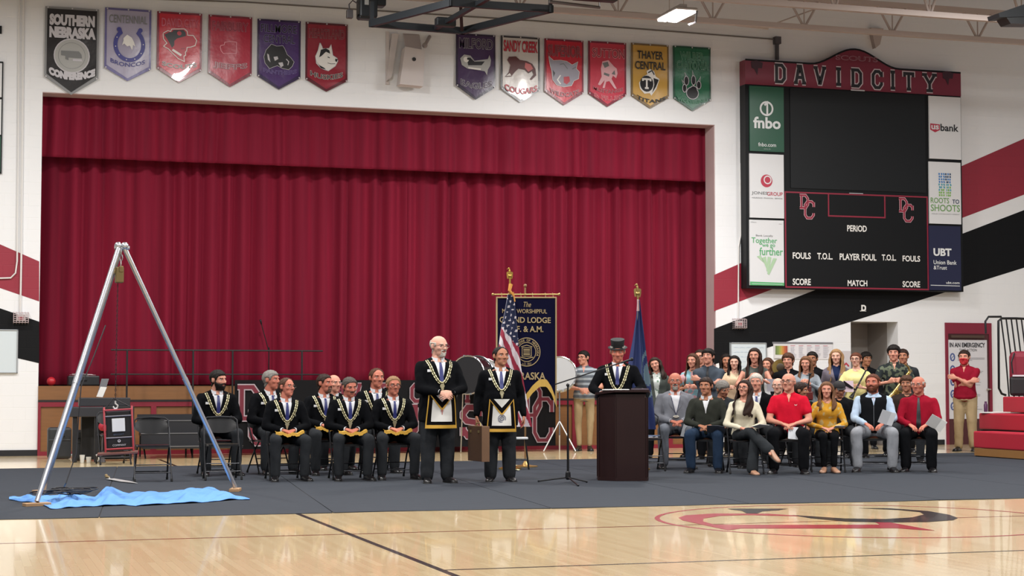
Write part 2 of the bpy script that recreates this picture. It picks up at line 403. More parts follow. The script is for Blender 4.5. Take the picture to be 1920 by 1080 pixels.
# bearing bracket under joist at wall
b = MB(); p = onY(1645, 62, D - .12); b.slab([p + Vector(q) for q in ((-.14, 0, .1), (.14, 0, .1), (.06, 0, -.22), (-.04, 0, -.3))], (0, .12, 0))
setp(b.build('joist_bracket', js), 'cream steel bearing bracket on the wall above the scoreboard arch', 'bracket')
# long pale pipe below the joists, sagging cord
b = MB(); b.tube([onY(700, -6, 28.0), onY(1200, 26, 28.3), onY(1440, 53, 28.6)], .028, 8); setp(b.build('ceiling_pipe', js), 'thin cream pipe running under the roof towards the joist end', 'pipe')
b = MB(); b.tube([onY(1432, 52, 28.5), onY(1520, 20, 28.3), onY(1580, -4, 28.1)], .014, 6); setp(b.build('ceiling_cable', js), 'cream cable slanting up from the pipe end across the joists', 'cable')
b = MB(); b.tube([onY(225, -4, D - .03), onY(460, 4, D - .03), onY(1000, 39, D - .03), onY(1455, 74, D - .03)], .014, 6); setp(b.build('wall_conduit', M('grey_conduit', '#6d6866', .5)), 'thin grey conduit along the wall above all the pennants', 'conduit')
b = MB(); a = onY(1457, 76, D - .06); c_ = onY(1457, 112, D - .06); b.box(a, (.12, .12, .14)); b.cyl(a, c_, .04, n=8); setp(b.build('conduit_riser', M('dark_conduit', '#4b474a', .5)), 'dark junction box and pipe entering the top of the scoreboard', 'conduit')
# stage -------------------------------------------------------------------
oak = M('stage_oak', '#7e5530', .45, var=.18, scale=3, aniso=(1, 1, 14), coat=.2)
SZ = 1.17
mb = MB(); mb.bx((OX0, D + .05, 1.0), (OX1, D + 2.2, SZ)); stage = mb.build('floor_stage', M('stage_floor', '#5e4530', .5)); setp(stage, kind='structure')
mred = M('maroon_trim', '#7d1a2c', .45)
mb = MB(); mb.bx((OX0, D - .02, SZ - .235), (OX1, D + .05, SZ)); mb.build('stage_nosing', oak, stage)
mb = MB(); mb.bx((OX0, D - .035, SZ - .27), (OX1, D + .05, SZ - .235)); mb.build('dark_line_strip', M('dark_strip', '#1d1416', .5), stage)  # thin dark strip between the oak nosing and the maroon rail
mb = MB(); mb.bx((OX0, D - .03, .82), (OX1, D + .05, SZ - .27)); mb.bx((OX0, D - .03, 0), (OX1, D + .05, .07)); mb.build('stage_rail', mred, stage)
nx = 13; wp = (OX1 - OX0) / nx
for i in range(nx + 1):
    x = OX0 + wp * i; mb = MB(); mb.bx((max(OX0, x - .045), D - .03, .07), (min(OX1, x + .045), D + .05, .82)); mb.build('stile', mred, stage)
for i in range(nx):
    x = OX0 + wp * i; mb = MB(); mb.bx((x + .045, D, .07), (x + wp - .045, D + .04, .82)); mb.build('panel', oak, stage)
mb = MB(); mb.bx((OX0 - .5, D + 2.2, 0), (OX1 + .5, D + 2.3, 9)); setp(mb.build('wall_stage_back', M('stage_dark', '#1a1214', .9)), kind='structure')
# curtains ------------------------------------------------------------------
def velvet():
    m = bpy.data.materials.new('red_velour'); m.use_nodes = True; nt = m.node_tree; b = nt.nodes['Principled BSDF']
    b.inputs['Base Color'].default_value = srgb('#94182f'); b.inputs['Roughness'].default_value = .75
    b.inputs['Sheen Weight'].default_value = .25; b.inputs['Sheen Tint'].default_value = srgb('#ff6080'); b.inputs['Specular IOR Level'].default_value = .15
    tc = nt.nodes.new('ShaderNodeTexCoord'); mp = nt.nodes.new('ShaderNodeMapping'); mp.inputs['Scale'].default_value = (9, 9, .25)
    n = nt.nodes.new('ShaderNodeTexNoise'); n.inputs['Scale'].default_value = 1; n.inputs['Detail'].default_value = 3
    mx = nt.nodes.new('ShaderNodeMix'); mx.data_type = 'RGBA'; mx.inputs['A'].default_value = srgb('#560e22'); mx.inputs['B'].default_value = srgb('#8b1832')
    nt.links.new(tc.outputs['Object'], mp.inputs[0]); nt.links.new(mp.outputs[0], n.inputs['Vector']); nt.links.new(n.outputs['Fac'], mx.inputs['Factor']); nt.links.new(mx.outputs['Result'], b.inputs['Base Color'])
    return m
vel = velvet()
def curtain(name, x0, x1, y, z0, z1, amp, per, label, hem=0, seed=1):
    r = np.random.RandomState(seed); xs = []; x = 0; W = x1 - x0
    ph = [];
    n = int(W / .018); X = np.linspace(0, W, n)
    # irregular pleats
    k = np.cumsum(r.uniform(.6, 1.4, int(W / per * 1.6) + 3) * per); k = np.concatenate([[0], k]); phase = np.interp(X, k, np.arange(len(k)))
    am = np.interp(X, k, r.uniform(.55, 1.15, len(k))) * amp
    sh = np.interp(X, k, r.uniform(-1, 1, len(k)))
    fr_ = phase % 1; prof = np.where(fr_ < .72, np.sin(fr_ / .72 * pi), -.35 * np.sin((fr_ - .72) / .28 * pi))
    rows = 22; vs = []; fs = []
    for j in range(rows):
        t = j / (rows - 1); z = z1 + (z0 - z1) * t
        sw = .012 * np.sin(X * 2.3 + 3 * t) + sh * .025 * t * np.sin(2.2 * t + sh * 2)
        a = am * (.75 + .25 * t)
        zz = z + (hem * .5 * (1 - prof) * (1 if j == rows - 1 else 0))
        for i in range(n): vs.append((X[i] + sw[i], -a[i] * prof[i] + sw[i] * .6, (zz[i] if hem else z) - z0))
    for j in range(rows - 1):
        for i in range(n - 1): fs.append((j * n + i, (j + 1) * n + i, (j + 1) * n + i + 1, j * n + i + 1))
    me = bpy.data.meshes.new(name); me.from_pydata(vs, [], fs); me.materials.append(vel); me.polygons.foreach_set('use_smooth', [True] * len(fs)); me.update()
    o = link(name, me, None, (x0, y, z0)); so = o.modifiers.new('s', 'SOLIDIFY'); so.thickness = .006
    return setp(o, label, 'curtain')
XS = onY(757, 500, D + .9).x
curtain('stage_curtain', OX0 - .3, XS + .06, D + .93, SZ + .02, OZ + .6, .13, .36, 'dark red velour stage curtain, left half behind the seated men in black', seed=3)
curtain('stage_curtain', XS, OX1 + .6, D + .90, SZ + .02, OZ + .6, .13, .32, 'dark red velour stage curtain, right half behind the lectern and flags', seed=5)
mb = MB(); mb.bx((OX0 - .1, D + T - .01, OZ + .05), (OX1 + .3, D + .58, OZ + .32)); setp(mb.build('trim_2', M('track_dark', '#2a2426', .6)), kind='structure')
curtain('curtain_valance', OX0 - .1, OX1 + .25, D + .52, onY(300, 303, D + .52).z, OZ + .3, .085, .36, 'short dark red pleated valance across the top of the stage opening', hem=.02, seed=9)
# ================================================================== THINGS ON THE WALL
def V(name, col, rough=.35): return M(name, col, rough)
blk = V('print_black', '#1c1b1f'); wht = V('print_white', '#e6e4e0'); gry = V('print_grey', '#a9aaa8'); sil = V('print_silver', '#c4c2c8')
pred = V('print_red', '#b92036'); dred = V('print_dark_red', '#8e1b2f'); pgold = V('print_gold', '#d2a63c'); pgrn = V('print_green', '#1f6b4b'); ppur = V('print_purple', '#41286b')
pblu = V('print_blue', '#2f2f86'); pdpur = V('print_deep_purple', '#352142'); plil = V('print_lilac', '#a6a1bd'); pyel = V('print_yellow', '#c9b050'); pgr2 = V('print_dark_grey', '#77797a')
def outl(mb, pts, wd, m_fill, m_edge, lev=1):
    mb.mat(m_edge).line(pts + [pts[0]], wd, lev, False); mb.mat(m_fill).poly(pts, lev + 1)
def otext(mb, t, x0, x1, z0, z1, core, edge, lev=3, arc=0, e=.05):
    if isinstance(mb, Multi): mb = mb.new()
    if core is None: mb.mat(edge).text(t, x0, x1, z0, z1, lev, bold=e, arc=arc); return
    mb.mat(edge).text(t, x0, x1, z0, z1, lev, bold=.036, arc=arc, ref=.0)
    if core: mb.mat(core).text(t, x0, x1, z0, z1, lev + 1, bold=.008, arc=arc, ref=.0)
PEN = []
def vinyl(name, col):
    m = M(name, col, .28, coat=.5, bump=.5, scale=5); return m
def pennant(u0, u1, vt0, vt1, vs, ut, vtip, face, border, label, draw, edge=.035):
    A = onY(u0, vt0, D - .05); B = onY(u1, vt1, D - .05); S = onY(u0, vs, D - .05); Tp = onY(ut, vtip, D - .05)
    W = B.x - A.x; zt = (A.z + B.z) / 2; H = zt - S.z; HT = zt - Tp.z
    r = empty('team_pennant', (A.x + W / 2, D - .05, zt), label=label, cat='pennant', group='school pennants over the stage')
    # gently waved vinyl sheet
    def pt(i, j, inset=0, y=0):
        x = (i - .5) * (W - 2 * inset); zb = -(HT - inset * 1.3) + abs(2 * i - 1) * (HT - H)
        z = -inset + (zb + inset) * j
        return (x, y - .006 * sin(i * 9 + u0) * (1 - j) - .004 * sin(j * 7 + i * 3 + u0), z)
    b = MB(); b.mat(border); nu, nv = 13, 11
    b.grid(lambda i, j: pt(i, 1 - j), nu, nv); b.grid(lambda i, j: pt(i, j, 0, .008), nu, nv); b.build('sheet', None, r, True)
    b = MB(); b.mat(face); b.grid(lambda i, j: pt(i, 1 - j, edge, -.004), nu, nv); b.build('field', None, r, True)
    b = MB(); b.T = Matrix.Translation((0, -.016, 0))
    for q in ((-.45 * W, -.02), (0, -.02), (.45 * W, -.02), (-.47 * W, -H), (.47 * W, -H)): b.mat(sil).disc(q, .014, 2, 8)
    b.build('grommets', None, r)['kind'] = 'stuff'
    b = Multi(Matrix.Translation((0, -.014, 0))); e = MB(); e.T = Matrix.Translation((0, -.014, 0))
    draw(b, e, W, H, HT); 
    b.build('lettering', r)
    if e.v: e.build('emblem', None, r)['kind'] = 'stuff'
    return r
def fx(W, pts, H=None): return [(p[0] * W, -p[1] * W) for p in pts]   # points in widths, z down
def d1(b, e, W, H, HT):
    otext(b, 'SOUTHERN', -.42 * W, .42 * W, -.36 * W, -.14 * W, None, sil, e=.075); otext(b, 'NEBRASKA', -.42 * W, .44 * W, -.60 * W, -.38 * W, None, sil, e=.075)
    otext(b, 'CONFERENCE', -.42 * W, .44 * W, -1.40 * W, -1.25 * W, None, sil, arc=.10 * W, e=.09)
    e.mat(gry).disc((0, -.93 * W), .335 * W, 2); e.mat(sil).ring((0, -.93 * W), .325 * W, .02 * W, 3); e.mat(pgr2).ring((0, -.93 * W), .25 * W, .006 * W, 3)
    e.mat(pgr2).poly(fx(W, [(-.2, .84), (.13, .84), (.18, .90), (.19, .97), (-.06, .97), (-.06, 1.02), (-.12, 1.0), (-.12, .94), (-.2, .93)]), 4)
    e.mat(sil).poly(fx(W, [(.02, .99), (.18, .99), (.2, 1.03), (.02, 1.03)]), 5)
def d2(b, e, W, H, HT):
    b.mat(pgr2).text('CENTENNIAL', -.41 * W, .41 * W, -.33 * W, -.15 * W, 3, bold=.01); b.mat(pblu).text('BRONCOS', -.37 * W, .37 * W, -1.29 * W, -1.20 * W, 3, bold=.01, arc=.09 * W)
    P = []
    for k in range(25): a = radians(-230 + 280 * k / 24); P.append((.03 * W + .30 * W * cos(a), -.80 * W + .34 * W * sin(a)))
    P = [(P[0][0] - .03 * W, P[0][1] + .07 * W)] + P + [(P[-1][0] + .04 * W, P[-1][1] + .07 * W)]
    e.mat(pblu).line(P, .085 * W, 2); e.disc(P[0], .05 * W, 2, 12); e.disc(P[-1], .05 * W, 2, 12)
    e.mat(wht)
    for p in P[3:-3:3]: e.disc(p, .012 * W, 3, 8)
    e.mat(wht).poly(fx(W, [(-.1, .66), (-.02, .58), (.08, .64), (.13, .74), (.16, .84), (.11, .80), (.09, .92), (.04, .82), (-.02, .84), (-.08, .78), (-.13, .82), (-.1, .72)]), 3)
def d3(b, e, W, H, HT):
    otext(b, 'DAVID CITY', -.40 * W, .42 * W, -.34 * W, -.15 * W, M('print_rose', '#c25a70', .4), pred, e=.02)
    otext(b, 'SCOUTS', -.38 * W, .38 * W, -1.28 * W, -1.19 * W, pgr2, wht, arc=.06 * W, e=.06)
    # scout's head in profile under a wide brimmed hat, white outline
    hd = fx(W, [(-.36, .50), (-.26, .44), (-.2, .46), (-.17, .40), (.10, .38), (.16, .43), (.17, .52), (.30, .52), (.37, .62), (.34, .73), (.24, .77), (.16, .78), (.15, .86), (.12, .90), (.13, .96), (.09, .99), (.10, 1.10), (-.02, 1.05), (-.16, .92), (-.24, .84), (-.34, .79), (-.27, .72), (-.35, .62)])
    e.mat(wht).line(hd + [hd[0]], .035 * W, 2); e.mat(pred).poly(hd, 3)
    e.mat(blk).poly(fx(W, [(-.34, .53), (-.24, .47), (-.17, .46), (-.14, .41), (.08, .40), (.13, .45), (.14, .53), (-.06, .6), (-.12, .66), (-.12, .76), (-.17, .82), (-.22, .72), (-.28, .62)]), 4)
    e.mat(pred).disc((-.01 * W, -.48 * W), .05 * W, 5, 12); e.mat(wht).line(fx(W, [(-.16, .86), (.04, .98)]), .05 * W, 5); e.mat(dred).line(fx(W, [(.03, .83), (.12, .82)]), .02 * W, 5)
def d4(b, e, W, H, HT):
    otext(b, 'FAIRBURY', -.42 * W, .40 * W, -.35 * W, -.15 * W, dred, M('print_mauve', '#b06a80', .4), e=.03); otext(b, 'JEFFS', -.38 * W, .38 * W, -1.27 * W, -1.12 * W, dred, sil, arc=.05 * W, e=.05)
    # county outline with plain hat and boots shapes
    e.mat(M('print_pink', '#e79aa8', .4)).line(fx(W, [(-.02, .60), (-.13, .62), (-.14, .68), (-.22, .70), (-.23, .74), (-.21, .82), (-.16, .88), (-.06, .88)]), .014 * W, 2)
    e.line(fx(W, [(-.02, .60), (.14, .60), (.14, .86), (-.06, .88)]), .014 * W, 2)
def d5(b, e, W, H, HT):
    ol = M('print_violet', '#8f80b8', .4)
    otext(b, 'FILLMORE', -.42 * W, .40 * W, -.30 * W, -.12 * W, blk, ol, e=.03); otext(b, 'CENTRAL', -.36 * W, .36 * W, -.54 * W, -.36 * W, blk, ol, e=.03); otext(b, 'PANTHERS', -.36 * W, .40 * W, -1.27 * W, -1.18 * W, ppur, ol, arc=.05 * W, e=.03)
    hd = fx(W, [(-.18, .58), (-.06, .62), (.08, .60), (.12, .66), (.18, .80), (.26, .86), (.34, .96), (.30, 1.06), (.22, 1.14), (.08, 1.12), (-.04, 1.06), (-.14, 1.10), (-.22, 1.14), (-.32, 1.02), (-.35, .88), (-.30, .72)])
    e.mat(sil).line(hd + [hd[0]], .02 * W, 2); e.mat(blk).poly(hd, 3)
    e.mat(sil).poly(fx(W, [(-.13, .87), (-.04, .85), (-.02, .91), (-.1, .96)]), 4); e.poly(fx(W, [(-.02, 1.0), (.08, .98), (.1, 1.06), (.04, 1.1)]), 4); e.poly(fx(W, [(-.28, .8), (-.24, .82), (-.2, 1.0), (-.26, .94)]), 4); e.line(fx(W, [(.16, .9), (.22, .96), (.2, 1.04)]), .02 * W, 4)
def d6(b, e, W, H, HT):
    otext(b, 'HEARTLAND', -.42 * W, .42 * W, -.36 * W, -.16 * W, dred, pgr2, e=.03); otext(b, 'HUSKIES', -.38 * W, .38 * W, -1.33 * W, -1.22 * W, blk, wht, arc=.08 * W, e=.05)
    hd = fx(W, [(-.16, .48), (-.12, .56), (-.1, .62), (.06, .60), (.10, .52), (.12, .64), (.14, .76), (.24, .82), (.26, .88), (.2, 1.0), (.12, 1.06), (.04, 1.12), (-.04, 1.10), (-.14, 1.06), (-.24, .96), (-.26, .80), (-.20, .66)])
    e.mat(sil).line(hd + [hd[0]], .025 * W, 2); e.mat(wht).poly(hd, 3)
    e.mat(blk).poly(fx(W, [(-.14, .64), (-.02, .60), (.06, .64), (.08, .72), (-.02, .68), (-.12, .78), (-.18, .82)]), 4); e.poly(fx(W, [(.2, .83), (.26, .84), (.24, .91), (.2, .89)]), 4); e.poly(fx(W, [(-.26, .9), (-.18, 1.0), (-.06, 1.06), (-.02, 1.10), (-.14, 1.07)]), 4)
    e.line(fx(W, [(.02, .94), (.1, .96), (.2, .95)]), .012 * W, 4); e.line(fx(W, [(.02, .80), (.07, .82)]), .02 * W, 4)
def d7(b, e, W, H, HT):
    otext(b, 'MILFORD', -.42 * W, .42 * W, -.36 * W, -.12 * W, pdpur, gry, e=.03); otext(b, 'EAGLES', -.38 * W, .40 * W, -1.34 * W, -1.20 * W, pdpur, sil, arc=.08 * W, e=.05)
    e.mat(gry).poly(fx(W, [(-.40, .62), (-.30, .52), (-.14, .54), (-.04, .66), (.30, .60), (.34, .50), (.38, .62), (.36, .76), (.30, .86), (.28, 1.0), (.22, .90), (-.22, .86), (-.36, .78)]), 2)
    e.mat(blk).poly(fx(W, [(-.16, .58), (-.04, .68), (.22, .66), (.14, .76), (-.2, .78), (-.22, .68)]), 3); e.mat(wht).disc((-.25 * W, -.64 * W), .07 * W, 3, 12); e.mat(blk).disc((-.20 * W, -.62 * W), .03 * W, 4, 8)
    e.mat(wht).line(fx(W, [(-.2, .84), (.12, .86)]), .04 * W, 4)
def d8(b, e, W, H, HT):
    otext(b, 'SANDY CREEK', -.43 * W, .43 * W, -.38 * W, -.12 * W, pred, dred, e=.03); otext(b, 'COUGARS', -.40 * W, .42 * W, -1.42 * W, -1.28 * W, pred, dred, arc=.10 * W, e=.03)
    e.mat(M('print_brown', '#5a2a2a', .4)).poly(fx(W, [(-.30, .52), (-.12, .50), (-.02, .58), (.16, .60), (.30, .66), (.38, .78), (.40, .94), (.28, 1.06), (.24, 1.04), (.34, .92), (.30, .84), (.2, .9), (.1, .82), (-.06, .80), (-.16, .90), (-.24, 1.0), (-.4, 1.02), (-.3, .9), (-.26, .72), (-.34, .6)]), 2)
    e.mat(M('print_salmon', '#c86a6a', .4)).poly(fx(W, [(.12, .64), (.26, .68), (.32, .78), (.2, .86), (.1, .76)]), 3); e.mat(wht).poly(fx(W, [(-.38, 1.0), (-.28, .92), (-.24, .98)]), 4)
def d9(b, e, W, H, HT):
    otext(b, 'SUPERIOR', -.42 * W, .42 * W, -.42 * W, -.16 * W, dred, pgr2, e=.02); otext(b, 'WILDCATS', -.37 * W, .37 * W, -1.40 * W, -1.30 * W, dred, sil, arc=.10 * W, e=.05)
    hd = fx(W, [(-.40, .44), (-.28, .54), (-.10, .52), (.06, .54), (.2, .62), (.34, .54), (.30, .70), (.38, .78), (.36, .94), (.24, 1.0), (.18, 1.12), (-.02, 1.16), (-.20, 1.12), (-.30, 1.0), (-.32, .8), (-.36, .66)])
    e.mat(wht).line(hd + [hd[0]], .02 * W, 2); e.mat(M('print_steel', '#9a98a6', .4)).poly(hd, 3)
    e.mat(pgr2).line(fx(W, [(-.12, .62), (-.02, .60), (.08, .72)]), .02 * W, 4); e.line(fx(W, [(.2, .72), (.3, .66)]), .02 * W, 4); e.mat(pred).poly(fx(W, [(-.02, .92), (.12, .90), (.14, 1.02), (.06, 1.10), (-.02, 1.06)]), 4)
    e.mat(blk).poly(fx(W, [(-.30, .76), (-.24, .84), (-.28, .94)]), 4); e.mat(wht).line(fx(W, [(-.1, .88), (-.18, 1.0), (-.1, 1.1)]), .03 * W, 4)
def d10(b, e, W, H, HT):
    pk = M('print_pale_pink', '#e8b5bd', .4)
    otext(b, 'SUTTON', -.40 * W, .44 * W, -.40 * W, -.18 * W, dred, pk, e=.02); otext(b, 'MUSTANGS', -.38 * W, .40 * W, -1.28 * W, -1.20 * W, dred, pk, arc=.08 * W, e=.04); otext(b, '& FILLIES', -.36 * W, .40 * W, -1.46 * W, -1.36 * W, pred, pk, arc=.08 * W, e=.04)
    e.mat(pk).poly(fx(W, [(-.14, .50), (.02, .46), (.16, .60), (.24, .66), (.26, .78), (.22, .90), (.14, .84), (.1, .92), (.24, 1.16), (.18, 1.16), (.04, .98), (-.04, 1.0), (-.08, 1.16), (-.14, 1.16), (-.08, .96), (-.2, 1.1), (-.26, 1.08), (-.16, .88), (-.18, .68)]), 2)
    e.mat(pgr2).poly(fx(W, [(-.14, .54), (.0, .50), (.04, .60), (-.08, .66)]), 3); e.poly(fx(W, [(.1, .80), (.18, .70), (.2, .82)]), 3); e.mat(pgr2).line(fx(W, [(-.1, .8), (.04, .84)]), .06 * W, 3)
def d11(b, e, W, H, HT):
    b.mat(blk).text('THAYER', -.34 * W, .34 * W, -.38 * W, -.18 * W, 3, bold=.02); b.text('CENTRAL', -.40 * W, .40 * W, -.64 * W, -.44 * W, 3, bold=.02); b.text('TITANS', -.36 * W, .40 * W, -1.46 * W, -1.37 * W, 3, bold=.03, arc=.10 * W)
    e.mat(wht).poly(fx(W, [(-.30, .98), (-.2, .82), (-.08, .76), (-.1, .68), (0, .62), (.1, .68), (.14, .8), (.24, .86), (.16, 1.1), (.02, 1.28), (-.02, 1.22), (-.16, 1.24), (-.28, 1.12)]), 2)
    e.mat(blk).disc((-.10 * W, -.99 * W), .175 * W, 3, 20, .2 * W); e.poly(fx(W, [(.08, .84), (.22, .88), (.14, 1.06), (.04, 1.22), (.1, 1.0)]), 3); e.line(fx(W, [(-.06, .72), (.04, .66), (.1, .76)]), .03 * W, 3)
    block(e.mat(wht), 'T', -.20 * W, 0 * W, -1.10 * W, -.88 * W, .045 * W, 5)
def d12(b, e, W, H, HT):
    g2 = M('print_sage', '#8fb3a0', .4)
    otext(b, 'WILBER', -.32 * W, .30 * W, -.34 * W, -.15 * W, pgrn, g2, e=.03); otext(b, 'CLATONIA', -.42 * W, .42 * W, -.56 * W, -.38 * W, pgrn, g2, e=.03); otext(b, 'WOLVERINES', -.40 * W, .40 * W, -1.42 * W, -1.34 * W, pgrn, g2, arc=.08 * W, e=.05)
    for cx, cz, rx, rz, tip in ((-.16, .86, .055, .105, (-.20, .66)), (.03, .84, .05, .11, (.0, .60)), (.17, .95, .05, .09, (.22, .74)), (-.21, 1.05, .045, .09, (-.28, .84))):
        for m, g, L in ((sil, .018, 2), (blk, 0, 3)):
            e.mat(m).disc((cx * W, -cz * W), (rx + g) * W, L, 14, (rz + g) * W)
        e.mat(sil).line([(cx * W - .03 * W, -(cz - .08) * W), (tip[0] * W, -tip[1] * W), (cx * W + .03 * W, -(cz - .08) * W)], .014 * W, 2)
    for m, g, L in ((sil, .02, 2), (blk, 0, 3)): e.mat(m).disc((.0 * W, -1.16 * W), (.15 + g) * W, L, 18, (.14 + g) * W); e.disc((.03 * W, -1.08 * W), (.09 + g) * W, L, 16, (.09 + g) * W)
vr = lambda n, c: vinyl(n, c)
BK = vr('vinyl_black', '#19191d'); BG = vr('vinyl_grey_edge', '#87898b')
for args in (
 (85, 186, 10, 19, 143, 135, 178, BK, BG, 'large black pennant SOUTHERN NEBRASKA CONFERENCE with grey edge', d1),
 (197, 284, 13, 20, 126, 240, 152, vr('vinyl_lilac', '#a5a0b8'), vr('vinyl_lilac_edge', '#605b92'), 'lilac pennant CENTENNIAL BRONCOS with a blue horseshoe', d2),
 (295, 379, 20, 27, 128, 335, 155, vr('vinyl_red', '#c32238'), vr('vinyl_red_edge', '#7e2338'), 'bright red pennant DAVID CITY SCOUTS with a hatted head in outline', d3),
 (391, 473, 27, 33, 136, 432, 163, vr('vinyl_crimson', '#b01e3c'), vr('vinyl_red_edge', '#7e2338'), 'crimson pennant FAIRBURY JEFFS with an outlined shape', d4),
 (483, 564, 34, 41, 142, 525, 168, vr('vinyl_purple', '#432468'), vr('vinyl_purple_edge', '#2c1c48'), 'purple pennant FILLMORE CENTRAL PANTHERS with a black panther head', d5),
 (573, 652, 41, 46, 148, 612, 172, vr('vinyl_dark_red', '#8f1f33'), vr('vinyl_maroon_edge', '#5a1a28'), 'dark red pennant HEARTLAND HUSKIES with a white dog head', d6),
 (855, 929, 62, 66, 160, 892, 187, vr('vinyl_aubergine', '#3b2350'), vr('vinyl_aubergine_edge', '#251a36'), 'deep purple pennant MILFORD EAGLES under the black hoop frame', d7),
 (939, 1012, 66, 71, 166, 975, 192, vr('vinyl_white', '#cfcac6'), vr('vinyl_black_edge', '#3c3b3f'), 'white pennant SANDY CREEK COUGARS with a brown cougar and black edge', d8),
 (1021, 1094, 72, 76, 171, 1057, 197, vr('vinyl_red', '#c32238'), vr('vinyl_red_edge', '#7e2338'), 'red pennant SUPERIOR WILDCATS with a grey snarling cat head', d9),
 (1103, 1174, 77, 80, 175, 1139, 200, vr('vinyl_rose_red', '#c83a50'), vr('vinyl_red_edge', '#7e2338'), 'red and pink pennant SUTTON MUSTANGS & FILLIES', d10),
 (1183, 1254, 81, 84, 179, 1218, 203, vr('vinyl_gold', '#c69b45'), vr('vinyl_gold_edge', '#7a623a'), 'gold pennant THAYER CENTRAL TITANS with a letter T shield', d11),
 (1262, 1332, 86, 89, 184, 1298, 208, vr('vinyl_green', '#1c6848'), vr('vinyl_green_edge', '#174c38'), 'green pennant WILBER CLATONIA WOLVERINES with a black paw', d12)):
    pennant(*args)
# ---------------------------------------------------------------- scoreboard
YS = D - .26
def sp(u, v): p = onY(u, v, YS); return (p.x, p.z)
c0 = onY(1402, 540, YS); sb = empty('scoreboard', (c0.x, YS, c0.z), label='large black scoreboard with maroon DAVID CITY arch and sponsor panels both sides', cat='scoreboard')
def L(u, v): p = onY(u, v, YS); return (p.x - c0.x, p.z - c0.z)
X0 = L(1398, 300)[0]; X1 = L(1803, 300)[0]; Zb = 0; Zt = L(1398, 112)[1]
board = M('scoreboard_black', '#0b0d10', .5, spec=.25); scr = M('screen_dark', '#131619', .5, spec=.3); marb = M('scoreboard_maroon', '#741d33', .4)
b = MB(); b.bx((X0, 0, Zb), (X1, .24, L(1398, 158)[1])); b.build('cabinet', board, sb)
# arch header
zl = L(1402, 158)[1]; zt = Zt
pts = [(X0, zl), (X1, zl), (X1, zt)]; xc = (X0 + X1) / 2; hw = .98
aw = L(1610, 95)[1] - zt + .02
for k in range(21):
    t = 1 - k / 20; x = xc + hw * (2 * t - 1) ; q = abs(2 * t - 1); pts.append((x, zt + aw * (cos(pi * q) + 1) / 2))
pts.append((X0, zt))
b = MB(); b.slab([(p[0], -.012, p[1]) for p in pts], (0, .252, 0)); b.build('arch_header', marb, sb)
b = MB(); b.line(pts[2:] , .035, 0, y=-.014); b.build('arch_edge', board, sb)
h = MB(); h.T = Matrix.Translation((0, -.016, 0)); 
lm = M('letter_pale', '#c9b9c0', .4)
for ch, ua, ub, va, vb in (('D', 1452, 1470, 122, 154), ('A', 1489, 1509, 124, 156), ('V', 1526, 1547, 127, 157), ('I', 1564, 1579, 129, 159), ('D', 1595, 1613, 131, 162), ('C', 1636, 1652, 134, 165), ('I', 1666, 1680, 135, 166), ('T', 1695, 1711, 138, 168), ('Y', 1730, 1754, 140, 171)):
    xa, za = L(ua, va); xb, zb = L(ub, vb)
    g_ = MB(); g_.T = h.T; block(g_.mat(lm), ch, xa, xb, zb, za, .105, 1); block(g_.mat(blk), ch, xa, xb, zb, za, .062, 2); g_.build('header_letter', None, sb)
xa, za = L(1566, 103); xb, zb = L(1645, 117)
h.mat(M('letter_mauve', '#a07d8a', .4)).text('SCOUTS', xa, xb, zb, za, 1, bold=.03); h.mat(marb).text('SCOUTS', xa + .02, xb - .02, zb + .01, za - .01, 2, bold=-.005)
for u in (1419, 1777):
    x, z = L(u, 126 + (u - 1419) * .055); h.mat(M('feather_dark', '#3a1424', .5)).poly([(x - .13, z + .1), (x - .02, z + .13), (x + .12, z + .09), (x + .1, z - .02), (x + .02, z - .02), (x, z - .16), (x - .06, z - .04), (x - .12, z - .02)], 1)
h.build('header_print', None, sb)['kind'] = 'stuff'
# video screen
xa, za = L(1475, 166); xb, zb = L(1737, 362)
b = MB(); b.bx((xa + .06, -.02, zb + .0), (xb - .02, 0, L(1600, 172)[1])); b.build('video_screen', scr, sb)
x, z = L(1607, 170); b = MB(); b.mat(sil).bx((x - .15, -.03, z - .01), (x + .15, -.022, z + .015)); x, z = L(1604, 363); b.mat(sil).bx((x - .15, -.03, z - .006), (x + .15, -.022, z + .006)); b.build('maker_plate', None, sb)['kind'] = 'stuff'
# lower board with red outline
b = MB(); b.T = Matrix.Translation((0, -.004, 0)); rl = M('scoreboard_red_line', '#8a2138', .4); b.mat(rl)
A = L(1472, 360); Bq = L(1738, 366); xl, xr = A[0], Bq[0]; zt2 = A[1]; zb2 = L(1472, 538)[1]
b.line([(xl, zb2), (xr, zb2), (xr, zt2), (xl, zt2)], .028, 1, True)
a1 = L(1553, 363); a2 = L(1659, 411); b.line([(a1[0], a1[1]), (a1[0], a2[1] + .03), (a2[0], a2[1] + .03), (a2[0], a1[1])], .028, 1)
b.build('red_outline', None, sb)
b = MB(); b.T = Matrix.Translation((0, -.004, 0))
for u in (1499, 1685): x, z = L(u, 365 + (u - 1499) * .036); b = MB(); b.T = Matrix.Translation((0, -.004, 0)); dc_logo(b, x, z, .30, .46, rl, M('pale_outline', '#c9a0a8', .4), 1); b.build('team_monogram', None, sb)
b = MB(); b.T = Matrix.Translation((0, -.004, 0)); b.mat(wht)
